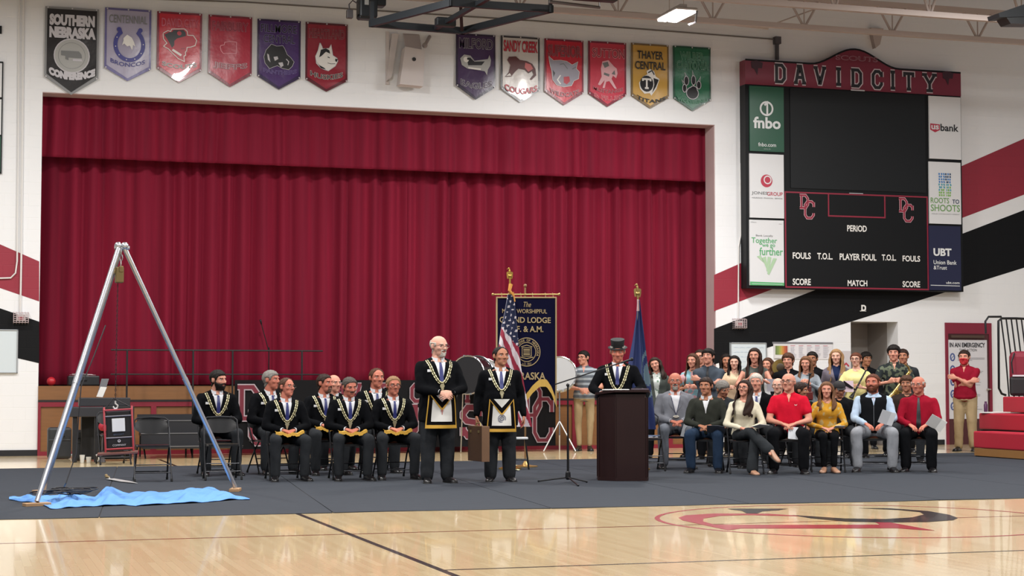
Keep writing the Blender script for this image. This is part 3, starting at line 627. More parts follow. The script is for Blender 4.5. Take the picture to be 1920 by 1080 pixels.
for t, ua, ub, va, vb in (('PERIOD', 1588, 1625, 422, 435), ('FOULS', 1486, 1520, 473, 486), ('T.O.L.', 1532, 1561, 474, 487), ('PLAYER FOUL', 1574, 1643, 475, 489), ('T.O.L.', 1653, 1680, 477, 489), ('FOULS', 1692, 1725, 479, 491), ('SCORE', 1486, 1520, 522, 535), ('MATCH', 1589, 1626, 525, 537), ('SCORE', 1692, 1725, 527, 539)):
    xa, za = L(ua, va); xb, zb = L(ub, vb); b = MB(); b.T = Matrix.Translation((0, -.004, 0)); b.mat(wht).text(t, xa, xb, zb, za, 1, bold=.025); b.build('caption', None, sb)
# sponsor panels
def panel(ua, ub, va, vb, m, draw, nm='sponsor_panel'):
    xa, za = L(ua, va); xb, zb = L(ub, vb)
    r = MB(); r.bx((xa, -.03, zb), (xb, 0, za)); o = r.build(nm, m, sb)
    k = MB(); k.T = Matrix.Translation((0, -.031, 0)); W = xb - xa; H = za - zb
    q = lambda x, z: (xa + x * W, za - z * H)
    def tx(t, x0, x1, z0, z1, m, **kw): a = q(x0, z1); c = q(x1, z0); k.mat(m).text(t, a[0], c[0], a[1], c[1], 2, **kw)
    draw(k, q, tx, W, H); k.build('panel_print', None, o)['kind'] = 'stuff'; return o
bg = M('bank_green', '#23543f', .3); pw = M('panel_white', '#d9dadc', .3); nav = M('panel_navy', '#1c1f3e', .3); lg = M('leaf_green', '#58a86e', .4); pg = M('pale_green', '#a9c7a4', .4); lw = M('panel_lettering_white', '#dcdfe0', .4); crim = M('crimson_print', '#b33148', .4)
def s1(k, q, tx, W, H):
    c = q(.49, .34); k.mat(lw).ring(c, .175 * W, .05 * W, 2); k.line([q(.43, .29), q(.51, .25), q(.51, .43)], .055 * W, 2)
    tx('fnbo', .10, .90, .47, .65, lw, bold=.03); tx('fnbo.com', .24, .76, .865, .925, lw, bold=.01); tx('member fdic', .40, .60, .955, .965, lw)
def s2(k, q, tx, W, H):
    c = q(.49, .42); k.mat(crim).disc(c, .17 * W, 2); k.mat(pw).ring((c[0] + .02, c[1] + .02), .10 * W, .03 * W, 3); tx('G', .44, .62, .38, .46, pw, bold=.03); tx('JONES', .05, .52, .59, .65, pgr2, bold=.01); tx('GROUP', .50, .96, .59, .65, crim, bold=.01)
    tx('INSURANCE  FINANCIAL  SERVICES', .06, .95, .68, .70, pgr2)
def s3(k, q, tx, W, H):
    tx('Bank Locally', .18, .68, .225, .262, pgr2); tx('Together', .05, .80, .27, .38, lg, bold=.01); tx('we go', .36, .74, .37, .43, lg, bold=.01); tx('further', .28, .97, .42, .54, lg, bold=.01)
    k.mat(pg)
    for i in range(4):
        x0 = .2 + .16 * i; k.poly([q(x0, .56 + .02 * (i % 2)), q(x0 + .11, .54 + .015 * i), q(.56 - .02 * (3 - i) , .84 - .03 * (3 - i)), q(.50 - .02 * (3 - i), .82 - .05 * (3 - i))], 2)
    k.mat(lg).poly([q(0, .945), q(1, .955), q(1, 1), q(0, 1)], 2); tx('Main', .04, .2, .03, .045, pgr2); tx('FDIC', .86, .95, .05, .06, pgr2)
    k.mat(lw).line([q(.05, .975), q(.95, .98)], .006, 3)
def s4(k, q, tx, W, H):
    c = q(.2, .5); k.mat(crim).poly([q(.03, .44), q(.33, .45), q(.33, .54), q(.18, .58), q(.03, .54)], 2); k.mat(pw)
    a = q(.06, .535); d_ = q(.30, .465); k.text('us', a[0], d_[0], a[1], d_[1], 3, bold=.03); tx('bank', .35, .92, .44, .555, blk, bold=.02)
def s5(k, q, tx, W, H):
    r = random.Random(3)
    cols = [M('leaf_blue', '#3f7fc0', .4), M('leaf_navy', '#28496e', .4), M('leaf_teal', '#4f9fb0', .4), M('leaf_lime', '#7db356', .4)]
    for i in range(6):
        for j in range(9):
            x = .32 + .068 * i; z = .18 + .043 * j; cm = cols[min(3, int(j / 9 * 4 + r.random() * .9))] if j > 3 else cols[r.randrange(2) if i > 2 else 0]
            k.mat(cm).line([q(x, z), q(x + r.uniform(-.02, .03), z + .03)], .03, 2)
    k.mat(pw).poly([q(.5, .3), q(.53, .3), q(.53, .56), q(.5, .56)], 3)
    gl = M('roots_green', '#6f9c5c', .4); tx('ROOTS', .04, .62, .58, .67, gl, bold=.01); tx('TO', .72, .94, .60, .67, M('roots_navy', '#3c4a66', .4), bold=.02); tx('SHOOTS', .04, .96, .69, .80, gl, bold=.01); tx('YOUR COMMUNITY CREDIT', .06, .95, .835, .85, pgr2)
def s6(k, q, tx, W, H):
    tx('UBT', .13, .70, .35, .47, lw, bold=.04); tx('Union Bank', .13, .86, .535, .60, lw, bold=.01); tx('&Trust', .13, .55, .62, .68, lw, bold=.01); tx('ubt.com', .52, .94, .86, .90, lw, bold=.01); k.mat(lw).line([q(.03, .925), q(.95, .93)], .012, 2)
panel(1404, 1469, 161, 286, bg, s1); panel(1404, 1469, 288, 410, pw, s2); panel(1404, 1469, 412, 536, pw, s3)
panel(1740, 1801, 180, 300, pw, s4); panel(1740, 1801, 303, 421, pw, s5); panel(1740, 1801, 423, 545, nav, s6)
# small white D mark on the black stripe
b = MB(); p = onY(1619, 577, D - .012); b.T = Matrix.Translation(p); b.mat(wht); block(b, 'D', -.05, .04, -.05, .04, .03, 1); b.add([(-.08, 0, -.06), (.06, 0, -.06), (.06, 0, -.07), (-.08, 0, -.07)], [(0, 1, 2, 3)]); 
o = b.build('wall_letter', None, wall)
# left record board, only its edge in frame
b = empty('record_board', onY(-6, 325, D - .05), label='edge of a green and white framed board at the left frame edge', cat='board')
z0 = onY(2, 325, D - .05).z; z1 = onY(2, 115, D - .05).z; xr = onY(5, 200, D - .05).x - b.location.x
m = MB(); m.bx((-1.2, 0, 0), (xr, .045, z1 - z0)); m.build('frame', board, b)
m = MB(); hh = z1 - z0
m.mat(bg).bx((-1.16, -.006, .03), (xr - .02, 0, hh * .33)); m.mat(pw).bx((-1.16, -.006, hh * .345), (xr - .02, 0, hh * .66)); m.bx((-1.16, -.006, hh * .68), (xr - .02, 0, hh - .03)); m.build('panels', None, b)
b = MB(); p = onY(1, 54, D - .04); b.bx((p.x - .5, D - .05, p.z - .08), (p.x + .02, D, p.z + .05)); setp(b.build('exit_plate', board), 'small black plate at the left frame edge above the board', 'plate')
# left conduits and caged boxes
cw = M('white_conduit', '#dedcda', .4)
b = MB(); b.tube([onY(36, -5, D - .03), onY(34, 300, D - .03), onY(32, 490, D - .03), onY(29, 512, D - .03), onY(20, 521, D - .03), onY(-8, 522, D - .03)], .014, 6); setp(b.build('conduit', cw), 'white conduit that bends left over the red stripe, left of the stage', 'conduit')
b = MB(); b.tube([onY(44, -5, D - .03), onY(40, 480, D - .03), onY(38, 586, D - .03)], .017, 6); setp(b.build('conduit', cw), 'straight white conduit dropping to the left caged box', 'conduit')
b = MB(); b.tube([onY(1389, 115, D - .02), onY(1389, 440, D - .02), onY(1385, 462, D - .02), onY(1384, 600, D - .02)], .014, 6); setp(b.build('conduit', cw), 'white cable down the wall to the caged box right of the stage', 'conduit')
def caged(u, v, label, hpx):
    c = onY(u, v, D); r = empty('caged_wall_box', (c.x, D, c.z), label=label, cat='wall box', group='wall boxes under wire guards')
    m = MB(); m.rbox((0, -.05, 0), (.13, .09, .11), .01); m.build('box', M('box_white', '#cfc8c8', .5), r)
    m = MB(); m.rbox((0, -.10, -.01), (.08, .01, .05), .004); m.build('label_plate', M('box_red', '#b0505a', .5), r)
    m = MB()
    for k in range(6):
        x = -.12 + .048 * k; m.tube([(x, -.002, .1), (x, -.13, .08), (x, -.13, -.08), (x, -.002, -.1)], .005, 5)
        z = -.08 + .032 * k; m.tube([(-.12, -.002, z), (-.12, -.13, z), (.12, -.13, z), (.12, -.002, z)], .005, 5)
    m.build('wire_guard', M('guard_wire', '#c9b8bc', .4, .3), r)
caged(39, 596, 'wire caged box on black stripe left of the stage', 22); caged(1384, 607, 'wire caged box on black stripe right of the stage', 22)
# whiteboards and paper charts
wb = M('whiteboard', '#cfd9de', .25, coat=.4); al = M('aluminium_trim', '#a9adb0', .4, .6)
def wboard(ua, ub, va, vb, label, marks=True):
    a = onY(ua, va, D - .03); c = onY(ub, vb, D - .03); r = empty('whiteboard', ((a.x + c.x) / 2, D - .03, c.z), label=label, cat='whiteboard'); W = c.x - a.x; H = a.z - c.z
    m = MB(); m.bx((-W / 2, 0, 0), (W / 2, .03, H)); m.build('panel', wb, r)
    m = MB()
    for x0, x1, z0, z1 in ((-W / 2, W / 2, 0, .02), (-W / 2, W / 2, H - .02, H), (-W / 2, -W / 2 + .02, 0, H), (W / 2 - .02, W / 2, 0, H)): m.rbox(((x0 + x1) / 2, -.004, (z0 + z1) / 2), (x1 - x0, .02, z1 - z0), .004)
    m.build('frame', al, r)
    if marks:
        rr = random.Random(5); m = MB(); m.mat(M('marker_blue', '#b3c2d2', .5))
        for j in range(5):
            z = H - .1 - .09 * j; x = -W / 2 + .08
            while x < W * .3: l = rr.uniform(.04, .12); m.line([(x, z), (x + l / 2, z + .012), (x + l, z)], .008, 2); x += l + .03
        m.build('marker_writing', None, r)['kind'] = 'stuff'
wboard(-60, 33, 617, 700, 'whiteboard at the left frame edge below the black stripe', False); wboard(1369, 1438, 642, 735, 'whiteboard behind the standing students right of the stage')
a = onY(1450, 642, D - .01); c = onY(1561, 671, D - .01)
r = empty('paper_chart', (a.x, D - .012, a.z), label='wide paper chart with pale columns under a dark header bar', cat='chart'); W = c.x - a.x
m = MB(); m.bx((0, 0, -.32), (W, .008, 0)); m.build('sheet', M('chart_paper', '#dcd9dc', .6), r)
m = MB(); m.bx((-.02, -.004, -.025), (W + .01, .008, .01)); m.build('header_bar', M('chart_bar', '#77767a', .5), r)
m = MB(); rr = random.Random(4)
for cc_ in range(5):
    x = .36 + cc_ * .175; m.mat(M('chart_red', '#c98a94', .6)).line([(x, -.06), (x + .1, -.06)], .012, 2)
    m.mat(M('chart_grey', '#a9a6b2', .6))
    for j in range(9): m.line([(x, -.09 - .024 * j), (x + rr.uniform(.07, .13), -.09 - .024 * j)], .007, 2)
m.build('printed_columns', None, r)['kind'] = 'stuff'
r2 = empty('rainbow_chart', (a.x + .01, D - .03, a.z - .035), label='small green to red striped chart pinned over the paper chart', cat='chart')
m = MB(); m.bx((0, 0, -.27), (.30, .006, 0)); m.build('sheet', M('chart_white', '#d8d5d2', .6), r2)
m = MB()
for i, cc_ in enumerate(('#6c7c4a', '#7f8f4c', '#9aa04e', '#b79a48', '#c08040', '#b8603c', '#a34a3e')): m.mat(M('band' + cc_, cc_, .6)).poly([(.02 + i * .037, -.03), (.02 + (i + 1) * .037, -.03), (.02 + (i + 1) * .037, -.20), (.02 + i * .037, -.20)], 2)
m.build('colour_bands', None, r2)['kind'] = 'stuff'
p = onY(1586, 660, D - .01); m = MB(); m.mat(M('poster_pale', '#c9c3c6', .6)).bx((p.x - .12, D - .012, p.z - .42), (p.x + .1, D - .002, p.z + .02)); m.mat(crim).line([(p.x - .08, p.z - .3), (p.x, p.z - .22), (p.x + .06, p.z - .28)], .03, 1, y=D - .014); setp(m.build('poster', None), 'small pale poster beside the alcove behind the blonde woman', 'poster')
# white loudspeaker on the wall over the opening
p = onY(765, 130, D); r = empty('wall_speaker', (p.x, D, p.z), label='white painted loudspeaker on a bracket between the two rows of pennants', cat='speaker'); wp_ = M('speaker_white', '#cdc5c3', .6)
m = MB(); m.slab([(-.24, -.36, -.34), (.19, -.36, -.36), (.22, -.36, .30), (-.14, -.36, .34)], (0, .26, 0)); m.build('cabinet', wp_, r)
m = MB(); m.slab([(-.12, -.30, .33), (.18, -.30, .30), (.2, -.06, .62), (-.1, -.06, .62)], (0, .05, .03)); m.build('top_plate', M('speaker_white_shade', '#bdb4b3', .6), r)
m = MB(); m.slab([(-.42, -.10, -.25), (-.33, -.10, -.18), (-.20, -.10, .62), (-.32, -.10, .62)], (0, .10, 0)); m.bx((-.42, -.04, -.30), (-.36, 0, .66)); m.build('bracket', wp_, r)
m = MB(); m.cyl((.24, -.28, .40), (.40, -.02, .62), .03); m.sph((.24, -.28, .40), .05); m.build('knuckle_arm', M('knuckle', '#9b9290', .5), r)
m = MB(); m.cyl((.02, -.372, .12), (.02, -.36, .12), .035); m.build('port', blk, r)
# door on the right with the emergency poster --------------------------------
a = onY(1771, 605, D); c = onY(1861, 838, D); r = empty('door_1', ((a.x + c.x) / 2, D, 0)); setp(r, kind='structure'); W = c.x - a.x; H = a.z
drm = M('door_maroon', '#7c1c33', .45); drb = M('door_brown', '#4a2124', .4)
m = MB(); m.bx((-W / 2, -.03, 0), (-W / 2 + .06, 0, H)); m.bx((W / 2 - .06, -.03, 0), (W / 2, 0, H)); m.bx((-W / 2 + .06, -.03, H - .22), (W / 2 - .06, 0, H)); m.build('door_frame', drm, r)
m = MB(); m.bx((-W / 2 + .06, -.016, 0), (W / 2 - .06, -.002, H - .22)); m.build('door_leaf', drb, r)
m = MB(); m.bx((-W / 2 + .1, -.08, H - .30), (W / 2 - .2, -.016, H - .25)); m.build('closer_bar', M('closer_bronze', '#5d4a40', .4, .5), r)
q = onY(1858, 730, D); m = MB(); m.cyl((q.x - r.location.x - .10, -.016, q.z), (q.x - r.location.x - .10, -.07, q.z), .02); m.cyl((q.x - r.location.x - .14, -.065, q.z), (q.x - r.location.x - .04, -.065, q.z), .012); m.build('door_handle', M('lever_steel', '#c8c0b8', .3, .8), r)
a = onY(1776, 637, D - .03); c = onY(1853, 785, D - .03)
r = empty('emergency_poster', (a.x, D - .022, a.z), label='tall white IN AN EMERGENCY poster on the maroon door', cat='poster'); W = c.x - a.x; H = a.z - c.z
m = MB(); m.bx((0, 0, -H), (W, .004, 0)); m.build('sheet', M('poster_white', '#cfcdd2', .5), r)
m = MB(); m.mat(M('poster_ink', '#26262b', .5)).text('IN AN EMERGENCY', .06 * W, .95 * W, -.095 * H, -.035 * H, 2, bold=.03); m.text('TAKE ACTION', .30 * W, .74 * W, -.145 * H, -.112 * H, 2)
rr = random.Random(2)
for j in range(5):
    z = -.22 * H - .155 * H * j; m.mat(M('poster_blue', '#46568c', .5)).ring((.13 * W, z), .05 * W, .03 * W, 2, 18, .075 * W); m.line([(.1 * W, z - .03 * W), (.16 * W, z + .03 * W)], .012, 2)
    m.mat(M('poster_grey_ink', '#6a6a72', .5)).text(('HOLD', 'SECURE', 'LOCKDOWN', 'EVACUATE', 'SHELTER')[j], .26 * W, (.52, .58, .66, .64, .62)[j] * W, z + .012 * H, z + .03 * H, 2, bold=.02)
    for k in range(3): m.line([(.26 * W, z - .008 * H - .016 * H * k), (rr.uniform(.6, .95) * W, z - .008 * H - .016 * H * k)], .006, 2)
m.build('poster_print', None, r)['kind'] = 'stuff'
# high bay luminaires ------------------------------------------------------------
def luminaire(x, y, label):
    r = empty('high_bay_light', (x, y, LAMP_Z), label=label, cat='ceiling light')
    m = MB(); m.rbox((0, 0, .02), (.40, .86, .05), .02); m.bx((-.06, -.3, .05), (.06, .3, .12)); m.build('housing', M('lamp_housing', '#b9b6b4', .4, .5), r)
    for s in (-1, 1):
        m = MB(); m.rbox((s * .095, 0, -.02), (.16, .80, .04), .012); m.build('lens', M('lamp_lens', '#fffaf0', .4, emit=14), r)
    m = MB(); m.tube([(0, .3, .1), (0, .3, 2.6)], .006, 5); m.tube([(0, -.3, .1), (0, -.3, 2.6)], .006, 5); m.build('hanger_wire', js, r)
    m = MB(); m.tube([(.2, -.1, .02), (.32, -.1, .06), (.34, 0, -.1), (.24, .06, -.14)], .02, 6); m.build('power_whip', M('lamp_cord', '#3a3638', .5), r)
    return r
luminaire(LAMPS[0][0], LAMPS[0][1], 'bright lit high bay light at the top of the frame')
# retracted hoop frame --------------------------------------------------------------
hp = M('hoop_steel', '#1d2227', .45, .2)
Z = 6.92
q = lambda u, v, z=Z: onZ(u, v, z)
P = [q(697, 44), q(868, 58), q(1032, 17), q(846, 5)]
cc_ = P[0]; r = empty('hoop_frame', cc_, label='black tubular frame of a folded-up basketball hoop above the stage', cat='hoop frame')
l = lambda p: tuple(Vector(p) - cc_)
for i in range(4):
    a, c = Vector(l(P[i])), Vector(l(P[(i + 1) % 4])); m = MB(); d_ = (c - a); 
    R = d_.to_track_quat('Y', 'Z').to_matrix(); m.box((a + c) / 2, (.07, d_.length + .07, .11), R); m.build('frame_bar', hp, r)
for a, c, t in ((q(818, 52), q(925, -10), .07), (q(866, 56), q(863, 26, Z + .02) + Vector((0, 0, .28)), .05), (P[0], P[0] + Vector((0, 0, .35)), .06), (P[2], P[2] + Vector((0, 0, .3)), .05)):
    a = Vector(l(a)); c = Vector(l(c)); d_ = c - a; R = d_.to_track_quat('Y', 'Z').to_matrix(); m = MB(); m.box((a + c) / 2, (t, d_.length, t), R); m.build('brace', hp, r)
m = MB(); a = Vector(l(q(835, 42))); m.rbox(a, (.32, .16, .14), .02); m.build('hinge_block', hp, r)
m = MB(); m.tube([l(q(1030, 3)), l(q(1124, 14)), Vector(l(q(1124, 14))) + Vector((0, 0, .3))], .025, 6); m.build('guide_rod', M('rod_grey', '#6f6c6a', .4, .5), r)
m = MB(); a = Vector(l(q(1115, 4))); m.rbox(a + Vector((0, 0, .1)), (.7, .2, .16), .03); m.build('winch', hp, r)
c = onY(688, 14, 27.5); r = empty('winch_motor', c, label='black winch motor left of the hoop frame at the top edge', cat='winch')
m = MB(); m.rbox((0, 0, -.02), (.30, .3, .34), .03); m.rbox((.12, 0, .12), (.36, .25, .2), .03); m.rbox((-.05, -.02, -.16), (.20, .2, .1), .02); m.build('body', hp, r)
m = MB(); m.box((-.04, -.156, .06), (.07, .004, .1)); m.build('rating_plate', gry, r)
m = MB(); m.tube([(-.15, 0, .05), (-.24, 0, .1), (-.3, 0, .03), (-.29, 0, -.08)], .012, 6); m.rbox((-.29, 0, -.13), (.1, .1, .14), .01); m.build('cord_box', M('dark_conduit', '#4b474a', .5), r)
c = onY(1905, 22, 22); r = empty('ceiling_speaker', c, label='black angular speaker hanging at the top right corner', cat='speaker')
m = MB(); m.slab([(-.30, 0, -.04), (.25, 0, .16), (.9, 0, .3), (.9, 0, .1), (.2, 0, -.06), (-.28, 0, -.10)], (0, .3, 0)); m.build('hood', hp, r)
m = MB(); m.slab([(-.16, .02, -.08), (.3, .02, .02), (.3, .02, -.16), (-.08, .02, -.18)], (0, .26, 0)); m.build('cabinet', M('speaker_dark', '#12161a', .4), r)
# ================================================================== PEOPLE: shared templates
TMP = []
def remesh_jobs(jobs):
    "jobs: list of (MB, voxel, smooth, decimate) -> list of (verts Nx3, faces list) evaluated in one pass"
    obs = []
    for mb, vox, sm, dec in jobs:
        me = mb.mesh('tmp'); o = bpy.data.objects.new('tmp', me); COL.objects.link(o)
        r = o.modifiers.new('r', 'REMESH'); r.mode = 'VOXEL'; r.voxel_size = vox; r.adaptivity = 0
        if sm: s = o.modifiers.new('s', 'SMOOTH'); s.factor = .5; s.iterations = sm
        if dec < 1: d = o.modifiers.new('d', 'DECIMATE'); d.ratio = dec
        obs.append(o)
    dg = bpy.context.evaluated_depsgraph_get(); dg.update(); out = []
    for o in obs:
        me = bpy.data.meshes.new_from_object(o.evaluated_get(dg))
        n = len(me.vertices); v = np.empty(n * 3, dtype=np.float64); me.vertices.foreach_get('co', v); v = v.reshape(-1, 3)
        f = [tuple(p.vertices) for p in me.polygons]; out.append((v, f)); bpy.data.meshes.remove(me)
    for o in obs: me = o.data; bpy.data.objects.remove(o); bpy.data.meshes.remove(me)
    return out
def vnormals(v, f):
    N = np.zeros_like(v)
    q = np.array([p if len(p) == 4 else (p[0], p[1], p[2], p[2]) for p in f])
    n = np.cross(v[q[:, 2]] - v[q[:, 0]], v[q[:, 3]] - v[q[:, 1]]) if len(q) else np.zeros((0, 3))
    tri = q[:, 2] == q[:, 3]
    n[tri] = np.cross(v[q[tri, 1]] - v[q[tri, 0]], v[q[tri, 2]] - v[q[tri, 0]])
    for k in range(4): np.add.at(N, q[:, k], n)
    return N / np.maximum(1e-9, np.linalg.norm(N, axis=1))[:, None]
def mk(name, v, f, mats, parent, mi=None, smooth=True):
    me = bpy.data.meshes.new(name); me.from_pydata([tuple(p) for p in v], [], f)
    for m in mats: me.materials.append(m)
    if mi is not None: me.polygons.foreach_set('material_index', mi)
    me.polygons.foreach_set('use_smooth', [smooth] * len(f)); me.update(); return link(name, me, parent)

def head_mb(fem):
    b = MB(); k = .93 if fem else 1
    b.sph((0, .012, .03), (.077, .099, .089), 24, 16); b.sph((0, -.016, -.012), (.066 * k, .074, .086), 22, 14)
    b.sph((0, -.030, -.062), (.053 * k, .056, .052), 18, 12); b.sph((0, -.064, -.094), (.023 * k, .021, .023), 12, 8)
    b.cap((0, -.086, .020), .0085, (0, -.108, -.022), .0125); b.sph((.011, -.095, -.027), .0095); b.sph((-.011, -.095, -.027), .0095)
    b.cap((-.032, -.078, .032), .013, (.032, -.078, .032), .013)
    for s in (-1, 1):
        b.sph((s * .078, .014, .0), (.010, .019, .031)); b.sph((s * .041, -.058, -.018), (.023, .023, .022))
    b.cap((0, -.084, -.050), .009, (0, -.084, -.058), .009); b.cap((-.018, -.076, -.054), .009, (.018, -.076, -.054), .009)
    b.cap((0, .02, -.05), .056 * k, (0, .035, -.17), .055 * k, 18)
    return b
def hand_mb(c, spread=1.0):
    b = MB(); b.loft([((0, y, 0), (1, 0, 0), (0, 0, 1), w_, d_) for y, w_, d_ in ((-.03, .024, .018), (0, .027, .018), (.03, .036, .017), (.06, .041, .015), (.085, .040, .013), (.095, .03, .009))], 16, 2.6)
    for x, L, r in ((.031, .070, .0088), (.0105, .078, .009), (-.0105, .073, .0088), (-.030, .057, .0078)):
        p = Vector((x, .082, 0)); a = 0; d0 = x * 2.2 * spread
        for seg, (l, da) in enumerate(((.45, 38), (.32, 52), (.23, 34))):
            a += radians(da * c); q = p + Vector((d0 * cos(a) * .5, cos(a), -sin(a))) * L * l; b.cap(p, r, q, r * .9, 10); p = q; r *= .9
    p = Vector((.026, .012, -.004)); q = Vector((.050, .045, -.014)); b.cap(p, .013, q, .0115, 10)
    e = q + Vector((.006 - .018 * c, .030, -.008 - .012 * c)); b.cap(q, .011, e, .0098, 10); b.cap(e, .0098, e + Vector((-.006 - .012 * c, .020, -.006 - .01 * c)), .0082, 10)
    return b
_t = remesh_jobs([(head_mb(0), .0068, 3, 1), (head_mb(1), .0068, 3, 1), (hand_mb(.45), .0046, 2, .35), (hand_mb(1.25, .3), .0046, 2, .35), (hand_mb(.12, .6), .0046, 2, .35)])
class HT: pass
def head_tpl(v, f):
    h = HT(); v = v.copy(); n = vnormals(v, f); x, y, z = v[:, 0], v[:, 1], v[:, 2]
    for s in (-1, 1):      # eye sockets
        d2 = ((x - s * .031) / .019) ** 2 + ((z - .010) / .012) ** 2; w_ = np.exp(-d2) * (y < -.03); v[:, 1] += .0065 * w_
    d2 = (x / .028) ** 2 + ((z + .0545) / .0028) ** 2; v[:, 1] += .004 * np.exp(-d2) * (y < -.05)   # mouth line
    h.v = v; h.f = f; h.n = vnormals(v, f)
    lip = []
    for p in f:
        c = v[list(p)].mean(axis=0); lip.append(1 if (abs(c[0]) < .022 - abs(c[2] + .054) * .9 and abs(c[2] + .0545) < .0075 and c[1] < -.07) else 0)
    h.mi = lip; return h
HEAD = [head_tpl(*_t[0]), head_tpl(*_t[1])]
HANDS = {'relax': _t[2], 'grip': _t[3], 'flat': _t[4]}

def skin(n, c): 
    m = M('skin_' + n, c, .62, bump=.12, scale=60, var=.05, spec=.25); m.node_tree.nodes['Principled BSDF'].inputs['Subsurface Weight'].default_value = 0; return m
SK = {'fair': skin('fair', '#c98d78'), 'pale': skin('pale', '#d3a08c'), 'ruddy': skin('ruddy', '#bb735f'), 'tan': skin('tan', '#a8735a'), 'olive': skin('olive', '#99684e')}
LIP = M('lip', '#a4645a', .55, spec=.2); SCL = M('eye_white', '#cfc8c2', .3); IRIS = M('eye_dark', '#1d1411', .2)
def hairm(n, c): return M('hair_' + n, c, .6, bump=.6, scale=9, var=.22, aniso=(14, 14, 1.2), spec=.2)
HR = {k: hairm(k, c) for k, c in dict(black='#17120f', dark='#2c1d17', brown='#4a3022', lightbrown='#6b4a33', blond='#97744f', grey='#77736e', white='#b9b2a8', silver='#928d86', auburn='#59301f', darkgrey='#49433e', sandy='#8a6a4c', stubble='#5a463c').items()}
_e = MB(); _e.mat(SCL).sph((0, 0, 0), .0125, 12, 8)
_n = len(_e.f); _i = MB()
_i.mat(IRIS).sph((0, -.0055, 0), (.0076, .0088, .0080), 10, 6); _e.mat(IRIS); _e.add(_i.v, _i.f)
EYE = _e.mesh('eye', True)
# shoe ---------------------------------------------------------------------
def shoe_mesh(name, heel, m, sole):
    b = MB(); R = []
    for y, hw, h in ((.062, .018, .05), (.055, .034, .085), (.02, .040, .095), (-.03, .039, .085), (-.08, .043, .065), (-.14, .048, .05), (-.19, .042, .042), (-.215, .022, .03)):
        R.append(((0, y, h / 2 + .004), (1, 0, 0), (0, 0, 1), hw, h / 2))
    b.mat(m).loft(R, 16, 2.6); b.mat(sole).slab([(x, y, 0) for x, y in ((-.02, .066), (.02, .066), (.04, .04), (.04, -.03), (.052, -.14), (.044, -.2), (.018, -.222), (-.018, -.222), (-.044, -.2), (-.052, -.14), (-.04, -.03), (-.04, .04))], (0, 0, .016))
    return b.mesh(name, True)
leather = M('black_leather', '#141315', .3); solem = M('shoe_sole', '#0c0c0d', .6)
SHOE = {'black': shoe_mesh('shoe', 0, leather, solem), 'brown': shoe_mesh('shoe', 0, M('brown_leather', '#3a2820', .4), solem), 'tan': shoe_mesh('shoe', 0, M('tan_leather', '#a98067', .4), solem)}
def fab(n, c, rough=.95, bump=.25, var=.06): return M('cloth_' + n, c, rough, bump=bump, scale=30, var=var, spec=.08)
C = {k: fab(k, c) for k, c in dict(suit='#0c0d10', trousers='#2b2d30', black='#121316', white='#cfd0d4', charcoal='#2e3134', grey='#73757c', midgrey='#5f636b', navy='#1b2440', khaki='#a08c6c', red='#c0182f', wine='#8c1428', maroon='#85182b', cream='#d5cdb6', mustard='#c98f22', bluewhite='#a9bcd2', jeans='#27364b', olive='#2f312c', yellow='#d8cf8f', floral='#c9cfc6', greygreen='#4f5450', slate='#454d57', greyblue='#8b9299', mauve='#6d6670', peach='#cdb497', camo='#353b33', ltgrey='#8e9197', stripe='#7e848c', darkbrown='#332a26', teal='#7fa4ad', purple='#4b3f5a').items()}
GOLD = M('chain_gold', '#ddd6ac', .45, .35); TIE = M('tie_blue', '#232a66', .45); TIEB = M('tie_black', '#18191e', .5); BADGE = M('badge_white', '#d9d9dc', .4)

def patterned(n, base, spots, scale=14, thr=.58):
    m = M('cloth_' + n, base, .85, spec=.2); nt = m.node_tree; b = nt.nodes['Principled BSDF']
    tc = nt.nodes.new('ShaderNodeTexCoord'); v = nt.nodes.new('ShaderNodeTexNoise'); v.inputs['Scale'].default_value = scale; v.inputs['Detail'].default_value = 1
    cr = nt.nodes.new('ShaderNodeValToRGB'); cr.color_ramp.interpolation = 'CONSTANT'; cr.color_ramp.elements[0].color = srgb(base); cr.color_ramp.elements[1].position = thr; cr.color_ramp.elements[1].color = srgb(spots)
    nt.links.new(tc.outputs['Object'], v.inputs['Vector']); nt.links.new(v.outputs['Fac'], cr.inputs['Fac']); nt.links.new(cr.outputs['Color'], b.inputs['Base Color']); C[n] = m
patterned('camoshirt', '#23292a', '#59604f', 16, .53); patterned('floralw', '#cbd0cb', '#6d8272', 22, .6); patterned('mustardp', '#c28f2c', '#b9a36c', 14, .6); patterned('pinkblue', '#7fa8b3', '#c79aa0', 9, .5)
def striped(n, a, c, period):
    m = M('cloth_' + n, a, .85, spec=.2); nt = m.node_tree; b = nt.nodes['Principled BSDF']
    tc = nt.nodes.new('ShaderNodeTexCoord'); wv = nt.nodes.new('ShaderNodeTexWave'); wv.bands_direction = 'Z'; wv.inputs['Scale'].default_value = .314 / period
    cr = nt.nodes.new('ShaderNodeValToRGB'); cr.color_ramp.interpolation = 'CONSTANT'; cr.color_ramp.elements[0].color = srgb(a); cr.color_ramp.elements[1].position = .55; cr.color_ramp.elements[1].color = srgb(c)
    nt.links.new(tc.outputs['Object'], wv.inputs['Vector']); nt.links.new(wv.outputs['Fac'], cr.inputs['Fac']); nt.links.new(cr.outputs['Color'], b.inputs['Base Color']); C[n] = m
striped('stripes', '#5b626b', '#98a0a6', .085)

